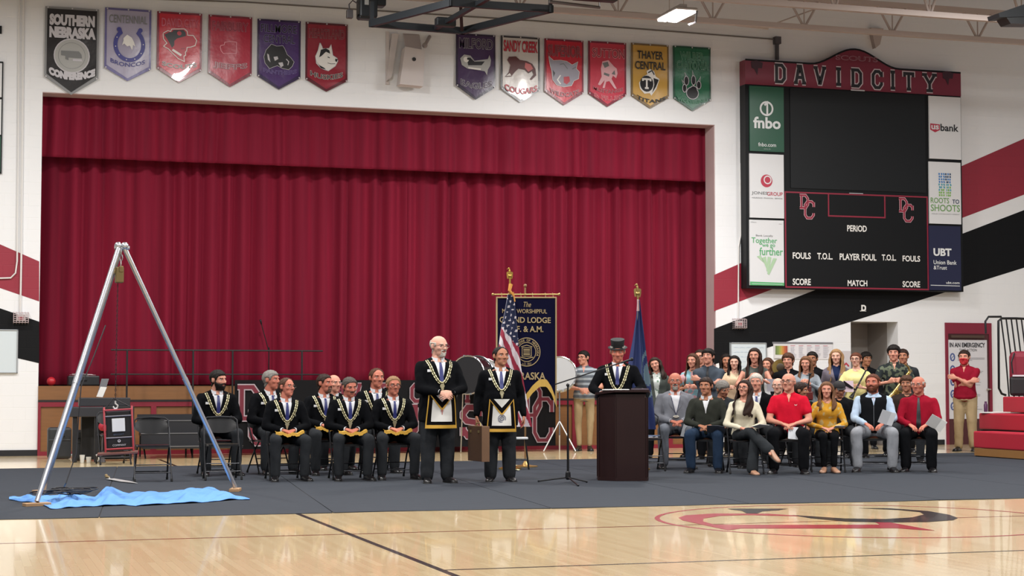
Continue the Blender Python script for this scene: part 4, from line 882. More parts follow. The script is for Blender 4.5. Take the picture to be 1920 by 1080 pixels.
# ------------------------------------------------------------------ rig
RINGS_M = [(-.10, .145, .10, 0), (-.02, .168, .115, .0), (.06, .160, .115, .0), (.14, .148, .113, .0), (.22, .145, .115, .0), (.30, .152, .12, .0), (.37, .160, .118, .0), (.42, .162, .106, -.005), (.46, .125, .085, -.01), (.50, .074, .062, -.010), (.525, .062, .060, -.006), (.56, .058, .058, 0)]
RINGS_F = [(-.10, .150, .105, 0), (-.02, .170, .115, 0), (.06, .155, .105, 0), (.14, .132, .095, 0), (.22, .130, .095, 0), (.30, .145, .115, .015), (.36, .150, .115, .015), (.41, .146, .092, -.005), (.45, .105, .075, -.01), (.49, .07, .06, -.01), (.525, .056, .054, -.006), (.56, .050, .052, 0)]
PEOPLE = []
class P: pass
def person(**k):
    p = P(); p.k = k; g = k.get('g', 1.0); p.fem = k.get('fem', 0); sit = k['pose'].startswith('sit'); p.sit = sit
    lean = radians(k.get('lean', 6 if sit else 1)); p.lean = lean
    u, vt = k['head']; Yc = k['Y']; top = onY(u, vt, Yc)
    hs = k.get('hs', 1.0 if p.fem else 1.06)
    nominal = (.56 if sit else .95) + .52 * cos(lean) + .124 + .114 * hs
    hatx = 0
    s = (top.z - k.get('hat', 0)) / nominal; s = max(.86, min(1.16, s)); p.s = s
    az = atan2(top.x, Yc); turn = radians(k.get('turn', 0)); rz = -az + turn; p.rz = rz
    fwd = Vector((sin(rz), -cos(rz), 0)); off = fwd * (.68 * sin(lean) * s + .02)
    p.loc = Vector((top.x, Yc, 0)) - off
    p.root = empty('person', p.loc, rz, label=k['label'], cat='person', group=k.get('group'), scale=s)
    Pz = .56 if sit else .95
    X = Vector((1, 0, 0)); Fw = Vector((0, -cos(lean), -sin(lean))); U = Vector((0, -sin(lean), cos(lean)))
    O = Vector((0, 0, Pz)); TL = lambda x, f, h: O + X * x + Fw * f + U * h; p.TL = TL; p.Fw = Fw; p.U = U
    shw = k.get('sh', .88 if p.fem else 1.0)
    def rings(infl, lo=-9, hi=9, flare=0):
        R = []
        for h, hw, hd, fo in (RINGS_F if p.fem else RINGS_M):
            if h < lo - 1e-6 or h > hi + 1e-6: continue
            b_ = max(0, 1 - abs(h - .12) / .24); cm = 1 + (.5 * b_ + .22) * (g - 1); cd = 1 + (1.1 * b_ + .35) * (g - 1)
            if h > .45: cm = cd = 1 + .2 * (g - 1)
            R.append((TL(0, fo + .10 * b_ * (g - 1), h), X, Fw, hw * cm * (shw if h > .3 and not p.fem else 1) + infl, hd * cd + infl))
        return R
    p.rings = rings
    gl = sqrt(g)
    # joints ------------------------------------------------------------
    J = {}; kx = k.get('knee', .195 if not p.fem else .08)
    for sd in (-1, 1):
        if sit:
            hip = Vector((sd * .095, -.02, .545)); kn = Vector((sd * kx, -.44, .525)); an = Vector((sd * (kx + k.get('foot', -.01)), -.42 + k.get('tuck', .02), .09))
        else:
            hip = Vector((sd * .095, 0, .92)); kn = Vector((sd * (.105 + .02 * (g - 1)), -.015, .50)); an = Vector((sd * k.get('stance', .12), .015, .09))
        J['hip', sd], J['knee', sd], J['ank', sd] = hip, kn, an
    if k['pose'] == 'sitcross':   # right leg (viewer's left) planted, left leg crossed over, or the other way
        c = k.get('cross', 1)
        J['knee', c] = Vector((-c * .03, -.45, .60)); J['ank', c] = Vector((-c * .26, -.60, .36)); J['knee', -c] = Vector((-c * .09, -.43, .53)); J['ank', -c] = Vector((-c * .05, -.44, .09))
    for q, vv in k.get('joints', {}).items(): J[q] = Vector(vv)
    # arms -------------------------------------------------------------
    arm = k.get('arms', 'lap' if sit else 'side'); bel = .12 * max(0, g - 1)
    for sd in (-1, 1):
        S = TL(sd * .190 * shw * (1 + .12 * (g - 1)), -.012, .405); gp = 'relax'
        if arm == 'lap': W = Vector((sd * .085, -.27 - bel, .655 + bel * .15)); d = Vector((-sd * .75, -.62, -.22)); n = Vector((-sd * .1, .15, -1))
        elif arm == 'clasp': W = TL(sd * .085 + .03, .24 + bel, .115); d = Vector((-sd * .85, -.25, -.35)); n = Vector((0, 1, -.2))
        elif arm == 'cross': W = TL(-sd * .10, .19 + bel + .02 * sd, .27 + .03 * sd); d = Vector((-sd, .1, .15)); n = Vector((0, 1, 0))
        elif arm == 'knees': W = Vector((sd * .12, -.36, .66)); d = Vector((-sd * .55, -.75, -.35)); n = Vector((0, 0, -1))
        elif arm == 'hold': W = TL(sd * .11, .25 + bel, .20); d = Vector((-sd * .6, -.7, .25)); n = Vector((-sd * .7, .5, 0)); gp = 'grip'
        elif arm == 'holdhigh': W = TL(sd * .09, .25 + bel, .30); d = Vector((-sd * .6, -.5, .5)); n = Vector((-sd * .7, .5, 0)); gp = 'grip'
        elif arm == 'lectern': W = TL(sd * .20, .33, .13); d = Vector((-sd * .3, -.9, 0)); n = Vector((0, 0, -1)); gp = 'flat'
        elif arm == 'back': W = TL(sd * .12, -.14, .02); d = Vector((-sd * .8, .2, -.5)); n = Vector((0, -1, 0))
        else: W = TL(sd * (.25 + bel * 1.2), .03, -.095); d = Vector((0, -.12, -1)); n = Vector((-sd, 0, 0))
        if 'arm' in k and sd in k['arm']:
            a = k['arm'][sd]; W = Vector(a[0]); d = Vector(a[1]); n = Vector(a[2]); gp = a[3] if len(a) > 3 else 'relax'
        la, lb = .285, .255; v = W - S; L_ = v.length; mx_ = (la + lb) * .995
        if L_ > mx_: W = S + v * (mx_ / L_); v = W - S; L_ = mx_
        L_ = max(L_, .15)
        a_ = (la * la - lb * lb + L_ * L_) / (2 * L_); hh = sqrt(max(0, la * la - a_ * a_)); t = v.normalized()
        pole = Vector((sd * (.95 if arm != 'side' else .25), .40, -.7)); pole = (pole - t * pole.dot(t)).normalized()
        J['sho', sd] = S; J['elb', sd] = S + t * a_ + pole * hh; J['wri', sd] = W; J['hand', sd] = (d.normalized(), n, gp)
    p.J = J
    # head -------------------------------------------------------------
    HC = TL(0, .02, .68) - (TL(0, 0, .68) - TL(0, 0, .52)) + Vector((0, -.5 * sin(lean), cos(lean) * .999)).normalized() * .124
    Hm = Matrix.Translation(HC) @ Matrix.Translation((0, .02, -.09)) @ Euler((radians(k.get('hp', 0)), radians(k.get('hr', 0)), radians(k.get('hy', 0))), 'ZXY').to_matrix().to_4x4() @ Matrix.Translation((0, -.02, .09))
    p.Hm = Hm @ Matrix.Diagonal((hs * (1.06 + .22 * (g - 1)), hs, hs * .97, 1))
    # body volume -----------------------------------------------------------
    vx = k.get('vox', .016)
    b = MB(); b.loft(rings(0), 18); ar = 1 if not p.fem else .82; ar *= 1 + .3 * (g - 1)
    for sd in (-1, 1):
        b.cap(J['sho', sd], .056 * ar, J['elb', sd], .043 * ar); b.cap(J['elb', sd], .043 * ar, J['wri', sd], .027 * (ar + 1) / 2)
        b.cap(J['hip', sd], .072 * gl, J['knee', sd], .054 * gl); b.cap(J['knee', sd], .046 * gl, J['ank', sd], .029)
        b.cap(J['ank', sd] + Vector((0, .01, -.03)), .028, J['ank', sd] + Vector((0, -.12, -.06)), .018)
    if sit: b.sph((0, .02, .535), (.13 * gl, .10, .055))
    for sd in (-1, 1): b.cap(TL(sd * .03, -.015, .485), .028, TL(sd * .14 * shw, -.012, .415), .030)
    jobs = [('body', b, vx + .002, 3)]
    # garments ---------------------------------------------------------------
    top_ = k['top']; infl = {'suit': .024, 'jacket': .022, 'sweater': .016, 'polo': .014, 'shirt': .014, 'blouse': .018, 'dress': .012, 'tee': .012}[top_[0]]
    sl = {'polo': .55, 'dress': 0, 'tee': .5}.get(top_[0], 2); 
    if 'sleeve' in k: sl = k['sleeve']
    b = MB(); lo = -.02 if sit else -.10
    hi = .49 if top_[0] in ('suit', 'jacket') or k.get('collarc') else .505; b.loft(rings(infl, lo, hi), 20)
    for sd in (-1, 1): b.cap(TL(sd * .045, -.018, .475), .030 + infl, TL(sd * .155 * shw, -.012, .418), .040 + infl * .8)
    for sd in (-1, 1):
        A, B, W = J['sho', sd], J['elb', sd], J['wri', sd]
        if sl > 0:
            r = .055 * ar + infl * .6
            if sl < 1: b.cap(A, r, A.lerp(B, sl), .048 * ar + infl + .004)
            else: b.cap(A, r, B, .043 * ar + infl * .65); b.cap(B, .043 * ar + infl * .65, B.lerp(W, min(.95, sl - 1)), .029 * ar + infl * .6)
        elif top_[0] == 'dress': b.sph(A, .052)
    if not sit and top_[0] in ('suit', 'jacket', 'sweater', 'blouse', 'polo', 'shirt'):
        dn = {'suit': -.23, 'jacket': -.2, 'blouse': -.15}.get(top_[0], -.10)
        if top_[0] in ('polo', 'shirt') and k.get('tucked', 1): dn = -.03
        r0 = rings(infl)[1]; q = lambda h, e: (TL(0, 0, h), X, Fw, r0[3] + e, r0[4] + e)
        b.loft([q(.06, 0), q(-.02, .004), q(dn * .6, .010), q(dn, .016)], 20)
    if not sit and top_[0] == 'dress':
        b.loft([(Vector((0, 0, .98)), X, Vector((0, -1, 0)), .165, .12), (Vector((0, 0, .8)), X, Vector((0, -1, 0)), .20, .15), (Vector((0, 0, .5)), X, Vector((0, -1, 0)), .23, .18)], 20)
    if sit and top_[0] in ('suit', 'jacket'):
        for sd in (-1, 1): b.cap(J['hip', sd] + Vector((sd * .01, .02, .02)), .105 * gl, J['hip', sd].lerp(J['knee', sd], .38) + Vector((sd * .03, 0, -.01)), .085 * gl)
        b.sph((0, .03, .55), (.18 * gl, .14, .085))
    jobs.append(('top', b, vx, 3))
    if top_[0] == 'vestshirt': pass
    if k.get('vest'):
        b = MB(); b.loft(rings(infl + .014, lo, .495), 20)
        for sd in (-1, 1): b.cap(TL(sd * .05, -.018, .475), .034 + infl + .012, TL(sd * .13 * shw, -.012, .425), .046 + infl * .8 + .012); b.cap(TL(sd * .11, 0, .2), .05 + infl, TL(sd * .12, 0, .42), .05 + infl + .01)
        jobs.append(('vest', b, vx, 3))
    b = MB(); tw = k.get('tw', 1.0)
    b.loft([(O + Vector((0, 0, z)), X, Vector((0, -1, 0)), .165 * (1 + .3 * (g - 1)) + .008, .118 * (1 + .5 * (g - 1)) + .006) for z in ((-.09, -.03, .06) if not sit else (-.08, -.02, .03))], 18)
    if sit: b.sph((0, .03, .54), (.178 * gl, .135, .09))
    legs = k.get('legs', 'trousers')
    for sd in (-1, 1):
        H, K, A = J['hip', sd], J['knee', sd], J['ank', sd]
        if legs == 'skirt': b.cap(H, .10, H.lerp(K, .9), .085)
        else:
            e = {'trousers': (.100, .078, .070, .064), 'slim': (.09, .066, .056, .046), 'flare': (.09, .068, .062, .085)}[legs]
            e = [x * gl * tw for x in e]; b.cap(H, e[0], K, e[1]); b.cap(K, e[2] + .006, A + Vector((0, .005, -.005 if legs != 'slim' else .02)) - (A - K).normalized() * .01, e[3])
    jobs.append(('trousers', b, vx, 3))
    p.jobs = jobs; PEOPLE.append(p); return p

def interp(a, xs, ys): return np.interp(a, xs, ys)
HL = [0, .45, .85, 1.15, 1.3, 1.42, 1.72, 1.85, 2.4, pi]
LINES = {'short': [.074, .072, .056, .012, -.005, .030, .030, -.04, -.085, -.09], 'recede': [.103, .098, .070, .020, -.005, .030, .030, -.04, -.085, -.09],
         'fringe': [.046, .046, .040, .004, -.02, .005, .005, -.05, -.10, -.105], 'long': [.076, .074, .058, .02, -.01, -.02, -.02, -.05, -.10, -.105], 'low': [.062, .060, .050, .008, -.005, .026, .026, -.04, -.085, -.09]}
def shell(p, f, th, k, mats, name, noise=0, seed=0):
    h = HEAD[p.fem]; v, n = h.v, h.n
    keep = [q for q in h.f if max(f[list(q)]) > 0]
    if not keep: return None
    off = np.where(f > 0, np.minimum(th, .003 + f * k), -.004)
    if noise: off = off + np.where(f > .01, noise * np.sin(v[:, 0] * 190 + seed) * np.sin(v[:, 1] * 140 + seed * 2 + v[:, 2] * 60), 0)
    vv = v + n * off[:, None]
    used = sorted({i for q in keep for i in q}); mp = {o: i for i, o in enumerate(used)}
    vv = vv[used]; M4 = np.array(p.Hm); vv = vv @ M4[:3, :3].T + M4[:3, 3]
    return mk(name, vv, [tuple(mp[i] for i in q) for q in keep], mats, p.root)
def hair(p, style, col):
    h = HEAD[p.fem]; v = h.v; x, y, z = v[:, 0], v[:, 1], v[:, 2]; a = np.arctan2(np.abs(x), -(y + .0)); m = HR[col]; sd = p.k['head'][0] % 7
    ear = (np.abs(x) > .072) & (z < .032) & (z > -.04) & (np.abs(y - .014) < .03)
    if style in ('short', 'recede', 'low', 'buzz', 'fringe', 'quiff', 'bald'):
        ln = {'buzz': 'short', 'quiff': 'short', 'bald': 'short'}.get(style, style)
        f = z - interp(a, HL, LINES[ln])
        if style == 'bald': f = np.minimum(f, .050 + .02 * (y > .06) - z); f = np.where(a < 1.1, -1, f)
        f = np.where(ear, -.01, f)
        th = {'buzz': .005, 'bald': .007, 'recede': .008, 'fringe': .020, 'quiff': .02, 'low': .011}.get(style, .010)
        if style == 'quiff': th_ = th
        shell(p, f, th, .6, [m], 'hair', .003 if style != 'buzz' else 0, sd)
    elif style in ('long', 'bob', 'longwave'):
        f = z - interp(a, HL, LINES['long']); shell(p, np.where((a > 1.2) | (z > .05), f, f), .018, .8, [m], 'hair', .002, sd)
        L_ = {'long': .42, 'bob': .22, 'longwave': .40}[style] * p.k.get('hl', 1)
        b = MB(); wv = .012 if style == 'longwave' else .004
        nz = 12; na = 30
        def pt(i, j, outer):
            zz = .085 - (L_ + .085) * j; a0 = np.interp(-zz, [-.085, -.02, .10, .2, .34], [1.35, 1.12, 1.0, .72, .55]); an = a0 + (2 * pi - 2 * a0) * i
            rx = np.interp(-zz, [-.085, -.05, 0, .06, .12, .2, .42], [.055, .079, .090, .092, .090, .112, .125]); ry = np.interp(-zz, [-.085, -.05, 0, .06, .12, .2, .42], [.075, .095, .108, .102, .098, .125, .135])
            front = max(0, cos(an)); rf = ry * (1 + front * np.interp(-zz, [.05, .16, .42], [0, .12, .42]))
            e = min(i, 1 - i) * 8; th = .020 * min(1, e + .25) * min(1, (1 - j) * 6 + .15) * (1.0 if outer else -.35)
            k2 = 1 + wv * 6 * sin(an * 9 + j * 14 + sd) ; rr = th + (wv * sin(an * 7 + j * 18 + sd) if outer else 0)
            return (sin(an) * (rx + rr), -cos(an) * (rf + rr) + .012, zz + (.015 * sin(an * 11 + sd) if j > .95 else 0))
        vs = [pt(i / (na - 1), j / (nz - 1), 1) for j in range(nz) for i in range(na)] + [pt(i / (na - 1), j / (nz - 1), 0) for j in range(nz) for i in range(na)]
        Nn = na * nz; fs = []
        for j in range(nz - 1):
            for i in range(na - 1):
                q = (j * na + i, j * na + i + 1, (j + 1) * na + i + 1, (j + 1) * na + i); fs.append(q[::-1]); fs.append(tuple(t + Nn for t in q))
        bd = [i for i in range(na)] + [j * na + na - 1 for j in range(1, nz)] + [(nz - 1) * na + i for i in range(na - 2, -1, -1)] + [j * na for j in range(nz - 2, 0, -1)]
        for t in range(len(bd)): a_, c_ = bd[t], bd[(t + 1) % len(bd)]; fs.append((a_, c_, c_ + Nn, a_ + Nn))
        vs = [p.Hm @ Vector(q) for q in vs]; mk('long_locks', vs, fs, [m], p.root)
def beard(p, col, kind='full'):
    v = HEAD[p.fem].v; x, y, z = v[:, 0], v[:, 1], v[:, 2]; a = np.arctan2(np.abs(x), -y)
    mouth = ((x / .024) ** 2 + ((z + .055) / .011) ** 2)
    if kind == 'full': f = np.minimum(interp(a, [0, .3, .6, 1.0, 1.35, 1.5], [-.034, -.034, -.040, -.028, .0, .0]) - z, z + .125); f = np.where((a > 1.42) | (mouth < 1), -.01, f); th = .012
    elif kind == 'goatee': f = np.minimum(.030 - np.abs(x), np.minimum(-.034 - z, z + .118)); f = np.where(mouth < 1, -.01, f); f = np.where(y > -.03, -.01, f); th = .009
    elif kind == 'moustache': f = np.minimum(.028 - np.abs(x), .009 - np.abs(z + .040)); f = np.where(y > -.05, -.01, f); th = .009
    shell(p, f, th, .9, [HR[col]], 'beard' if kind != 'moustache' else 'moustache', .001)

def patch(bvh, p, rows, off, nc=5, name='patch', mat=None, thick=.003):
    "rows: (h, xl, xr); projected on the garment from the front"
    vs = []; Fw = p.Fw; rr_ = [rows[0]]; nc = max(nc, 6)
    for a_, b_ in zip(rows, rows[1:]):
        m_ = max(1, int(abs(a_[0] - b_[0]) / .012)); rr_ += [tuple(a_[i] + (b_[i] - a_[i]) * t / m_ for i in range(3)) for t in range(1, m_ + 1)]
    rows = rr_
    for h, xl, xr in rows:
        for c in range(nc):
            x = xl + (xr - xl) * c / (nc - 1); o = p.TL(x, .6, h); hit = bvh.ray_cast(o, -Fw, 1.2)
            vs.append((hit[0] if hit[0] is not None else p.TL(x, .1, h)) + Fw * off)
    n = len(vs); R = len(rows); fs = [(j * nc + i, j * nc + i + 1, (j + 1) * nc + i + 1, (j + 1) * nc + i) for j in range(R - 1) for i in range(nc - 1)]
    return mk(name, vs, fs, [mat], p.root)
def hitpt(bvh, p, x, h, off):
    hit = bvh.ray_cast(p.TL(x, .6, h), -p.Fw, 1.2); return (hit[0] if hit[0] is not None else p.TL(x, .12, h)) + p.Fw * off
def finalize(p, res):
    k = p.k; J = p.J; sk = SK[k.get('skin', 'fair')]; R = dict(zip([j[0] for j in p.jobs], res))
    # body: torso and limbs volume + head + hands in one mesh
    v, f = R['body']; V_ = [v]; Fc = list(f); mi = [0] * len(f); n = len(v)
    h = HEAD[p.fem]; M4 = np.array(p.Hm); hv = h.v @ M4[:3, :3].T + M4[:3, 3]
    V_.append(hv); Fc += [tuple(i + n for i in q) for q in h.f]; mi += h.mi; n += len(hv)
    for sd in (-1, 1):
        d, nn, gp = J['hand', sd]; tv, tf = HANDS[gp]
        Yv = d; Zv = -(nn - Yv * nn.dot(Yv)).normalized(); Xv = Yv.cross(-Zv) * (1 if sd < 0 else -1)
        B = np.array([Xv, Yv, Zv]) * (.90 if p.fem else 1.0); hv = tv @ B + np.array(J['wri', sd] + Yv * .028)
        V_.append(hv); flip = np.linalg.det(B) < 0; Fc += [tuple(i + n for i in (q[::-1] if flip else q)) for q in tf]; mi += [0] * len(tf); n += len(hv)
    mk('body', np.concatenate(V_), Fc, [sk, LIP], p.root, mi)
    for s in (-1, 1):
        e = link('eye', EYE, p.root); e.matrix_local = p.Hm @ Matrix.Translation((s * .031, -.0705, .010)) @ Matrix.Diagonal((1, .9, .55, 1))
    # brows
    hv = h.v; x, y, z = hv[:, 0], hv[:, 1], hv[:, 2]; f = .0040 - np.abs(z - (.034 - .25 * np.abs(np.abs(x) - .03))) ; f = np.where((np.abs(x) < .014) | (np.abs(x) > .048) | (y > -.04), -.01, f)
    bc = k.get('brow', k['hair'][1] if k.get('hair') else 'brown'); shell(p, f, .004, 2, [HR[bc if bc in HR else 'brown']], 'eyebrows')
    if k.get('hair'): hair(p, *k['hair'])
    if k.get('beard'): beard(p, *k['beard'])
    if k.get('glasses'):
        b = MB(); gm = M('glasses_frame', '#221d1c', .3) if k['glasses'] == 1 else M('glasses_wire', '#77706a', .3, .8); t = .0028 if k['glasses'] == 1 else .002
        for s in (-1, 1):
            b.tube([(s * .033 + .023 * cos(a), -.103 + .004 * abs(cos(a)), .006 + .016 * sin(a)) for a in np.linspace(0, 2 * pi, 15)[:-1]], t, 5, True)
            b.tube([(s * .056, -.100, .010), (s * .078, -.05, .012), (s * .083, .010, .012)], t, 5)
        b.tube([(-.010, -.104, .008), (0, -.107, .011), (.010, -.104, .008)], t, 5)
        b.v = [tuple(p.Hm @ Vector(q)) for q in b.v]; b.build('glasses', gm, p.root, True)
    # garments with soft wrinkles
    def wr(v, f, amp):
        nn = vnormals(v, f); q = v * 1.0; s_ = k['head'][0]
        w_ = np.sin(q[:, 0] * 43 + q[:, 2] * 11 + 2.4 * np.sin(q[:, 1] * 19 + q[:, 2] * 7 + s_)) * np.sin(q[:, 2] * 15 - q[:, 0] * 21 + 1.7 * np.sin(q[:, 2] * 9 + s_) + q[:, 1] * 17)
        return v + nn * (amp * w_)[:, None]
    tv, tf = R['top']; tv = wr(tv, tf, .0045); kind = k['top'][0]
    # cut the garment open at the neck and at the cuffs is left to the volume; the collar sits on it
    tname = {'suit': 'suit_jacket', 'jacket': 'jacket', 'sweater': 'sweater', 'polo': 'polo_shirt', 'shirt': 'shirt', 'blouse': 'blouse', 'dress': 'dress', 'tee': 't_shirt'}[kind]
    to = mk(tname, tv, tf, [C[k['top'][1]]], p.root)
    bvh = BVHTree.FromPolygons([Vector(q) for q in tv], tf)
    if 'vest' in R:
        vv, vf = R['vest']; vv = wr(vv, vf, .003); mk('vest', vv, vf, [C[k['vest']]], p.root); bvh = BVHTree.FromPolygons([Vector(q) for q in vv], vf)
    lv, lf = R['trousers']; mk('skirt' if k.get('legs') == 'skirt' else 'trousers', wr(lv, lf, .004), lf, [C[k.get('bottom', 'trousers')]], p.root)
    for sd in (-1, 1):
        o = link('shoe', SHOE[k.get('shoes', 'black')], p.root); A = J['ank', sd]; K = J['knee', sd]
        if A.z > .2: 
            o.matrix_local = Matrix.Translation(A + Vector((0, 0, -.06))) @ Euler((radians(35), 0, radians(k.get('toe', 40) * -sd * k.get('cross', 1) * sd)), 'XYZ').to_matrix().to_4x4()
        else: o.location = (A.x, A.y, 0); o.rotation_euler = (0, 0, radians(k.get('toeout', 12)) * sd)
    TL = p.TL
    def collar(m, r=.072, h0=.484, h1=.524, nm='collar', open_=.30):
        b = MB(); n = 22
        def pt(i, j):
            a = open_ + (2 * pi - 2 * open_) * i; rr = r + .010 * (1 - j); return tuple(TL(sin(a) * rr, cos(a) * rr * .95 + .008, h0 + (h1 - h0) * j - .02 * cos(a)))
        b.grid(pt, n, 4); b.grid(lambda i, j: tuple(Vector(pt(i, j)) * 1.0 - (Vector(pt(i, j)) - TL(0, .01, h0)).normalized() * .005), n, 4)
        return b.build(nm, m, p.root, True)
    if kind in ('suit', 'jacket') and k.get('open', 1):
        shc = C[k.get('shirt', 'white')]; lo_v = k.get('vdepth', .22); top_h = .503
        rows = [(top_h - (top_h - lo_v) * j / 9, -.072 * (1 - j / 9) ** .8 - .004, .072 * (1 - j / 9) ** .8 + .004) for j in range(10)]
        patch(bvh, p, rows, .004, 7, 'shirt_front', shc)
        for s in (-1, 1):
            rows = []
            for j in range(10):
                t = j / 9; xi = .074 * (1 - t) ** .8; w_ = .012 + .040 * (sin(pi * min(1, t * 1.15) ** 1.5)) * (1 if t < .87 else .6); h_ = top_h + .005 - (top_h - lo_v) * t
                a, c = s * xi, s * (xi + w_); rows.append((h_, min(a, c), max(a, c)))
            patch(bvh, p, rows, .009, 4, 'lapel', C[k['top'][1]])
        collar(shc)
        if k.get('tie', 'blue'):
            tm = {'blue': TIE, 'black': TIEB}[k.get('tie', 'blue')]
            rows = [(.497, -.013, .013), (.478, -.017, .017), (.465, -.012, .012), (.44, -.014, .014), (.36, -.021, .021), (lo_v + .045, -.024, .024), (lo_v + .01, -.022, .022)]; patch(bvh, p, rows, .013, 4, 'tie', tm)
    elif kind in ('shirt', 'polo') or k.get('collarc'):
        cm = C[k.get('collarc', k['top'][1])]; collar(cm, .074, .486, .528, open_=.4)
        if kind == 'sweater': patch(bvh, p, [(.495, -.058, .058), (.46, -.048, .048), (.40, -.030, .030), (.33, -.010, .010), (.28, -.004, .004)], .004, 6, 'shirt_front', cm)
        if kind != 'sweater': patch(bvh, p, [(.50, -.03, .03), (.47, -.022, .022), (.44, -.008, .008), (.40, -.004, .004)], .004, 4, 'placket', sk if kind == 'polo' or not k.get('tie') else cm)
        if k.get('tie'):
            tm = {'blue': TIE, 'black': TIEB}[k['tie']]; patch(bvh, p, [(.497, -.014, .014), (.478, -.018, .018), (.462, -.013, .013), (.40, -.018, .018), (.28, -.026, .026), (.14, -.032, .032), (.08, -.030, .030), (.05, -.004, .004)], .008, 4, 'tie', tm)
    elif kind in ('blouse', 'dress', 'sweater', 'tee'):
        w0 = .07 if p.fem else .045; patch(bvh, p, [(.505, -w0, w0), (.485, -w0 * .9, w0 * .9), (.47, -w0 * .6, w0 * .6), (.46, -w0 * .2, w0 * .2)], .003, 6, 'neckline', sk)
    if k.get('vest'):
        patch(bvh, p, [(.49, -.045, .045), (.46, -.03, .03), (.40, -.012, .012), (.36, -.004, .004)], .004, 5, 'shirt_front', C['bluewhite']); patch(bvh, p, [(.36, -.004, .004), (.2, -.004, .004), (.02, -.004, .004)], .005, 2, 'zip', M('zip_grey', '#55585e', .4))
    if kind == 'suit' or k.get('cuffs'):
        for sd in (-1, 1):
            W = J['wri', sd]; E_ = J['elb', sd]; t = (W - E_).normalized(); b = MB(); b.cyl(W - t * .03, W + t * .012, .034, .033, 14); b.build('shirt_cuff', C['white'], p.root, True)
    if k.get('chain'):
        path = []
        dpt = k.get('cdepth', .215)
        for t in np.linspace(-1, 1, 60):
            x = .142 * np.sign(t) * abs(t) ** .72; hh = dpt + (.480 - dpt) * abs(t) ** 1.35; path.append(hitpt(bvh, p, x, hh, .017))
        b = MB(); seg = [0]
        for i in range(1, 60): seg.append(seg[-1] + (path[i] - path[i - 1]).length)
        s_ = .012
        while s_ < seg[-1] - .01:
            i = max(1, int(np.searchsorted(seg, s_))); t = (s_ - seg[i - 1]) / max(1e-6, seg[i] - seg[i - 1]); c = path[i - 1].lerp(path[i], t); d = (path[i] - path[i - 1]).normalized(); nn = p.Fw; X_ = d.cross(nn).normalized()
            Rm = Matrix((X_, d, nn)).transposed(); b.rbox(c, (.034, .033, .008), .004, Rm); s_ += .041
        b.build('chain_collar', GOLD, p.root); b = MB(); b.tube(path, .009, 5); b.build('chain_cord', M('chain_dark', '#4c452c', .5, .4), p.root)
        b = MB(); c = hitpt(bvh, p, 0, dpt - .03, .02); b.cyl(c + p.Fw * -.004, c + p.Fw * .005, .027, n=16); c2_ = hitpt(bvh, p, 0, dpt - .075, .02); b.cap(c, .004, c2_, .004); b.slab([c2_ + p.U * .02 - Vector((.018, 0, 0)), c2_ + p.U * .02 + Vector((.018, 0, 0)), c2_ - p.U * .022 + Vector((.006, 0, 0)), c2_ - p.U * .022 - Vector((.006, 0, 0))], p.Fw * .005); b.build('jewel', M('jewel_silver', '#b9b394', .3, .7), p.root)
    if k.get('badge', k.get('chain')):
        sx = k.get('bside', -1); c = hitpt(bvh, p, sx * .125, .36, .012); b = MB(); Rm = Matrix((Vector((1, 0, 0)), p.Fw, p.U)).transposed(); b.rbox(c, (.070, .006, .030), .003, Rm); b.build('name_badge', BADGE, p.root)
    if k.get('pin'):
        c = hitpt(bvh, p, .11, .30, .01); b = MB(); b.cap(c, .006, c - p.U * .02, .003); b.build('lapel_pin', M('pin_pale', '#b9b9a9', .4, .5), p.root)
    if k.get('lanyard'):
        for s in (-1, 1):
            pts = [hitpt(bvh, p, s * .075 * (1 - t) ** .9, .50 - .30 * t, .012) for t in np.linspace(0, 1, 10)]; b = MB(); b.tube(pts, .004, 5); b.build('lanyard', M('lanyard_navy', '#2b3050', .6), p.root)
        c = hitpt(bvh, p, 0, .175, .016); b = MB(); b.rbox(c, (.05, .006, .035), .003); b.sph(c + Vector((-.03, 0, 0)), .013); b.sph(c + Vector((.03, 0, 0)), .013); b.build('medal', M('medal_pale', '#d4d0c4', .3, .4), p.root)
    if k.get('logo'):
        c = hitpt(bvh, p, .09, .36, .004); b = MB(); b.T = Matrix.Translation(c); b.mat(wht).line([(-.016, .008), (-.008, -.008), (0, .002), (.008, -.008), (.016, .008)], .004, 1); b.build('chest_logo', None, p.root)
    if k.get('apron') == 'stand': apron_stand(p, bvh, k)
    if k.get('apron') == 'sit': apron_sit(p, k)
    if k.get('extra'): k['extra'](p, bvh)
NAVYV = M('apron_velvet', '#0b0809', .9, spec=.1); AW = M('apron_white', '#cfcdc8', .6); AG = M('apron_gold', '#c79a3a', .5, .2)
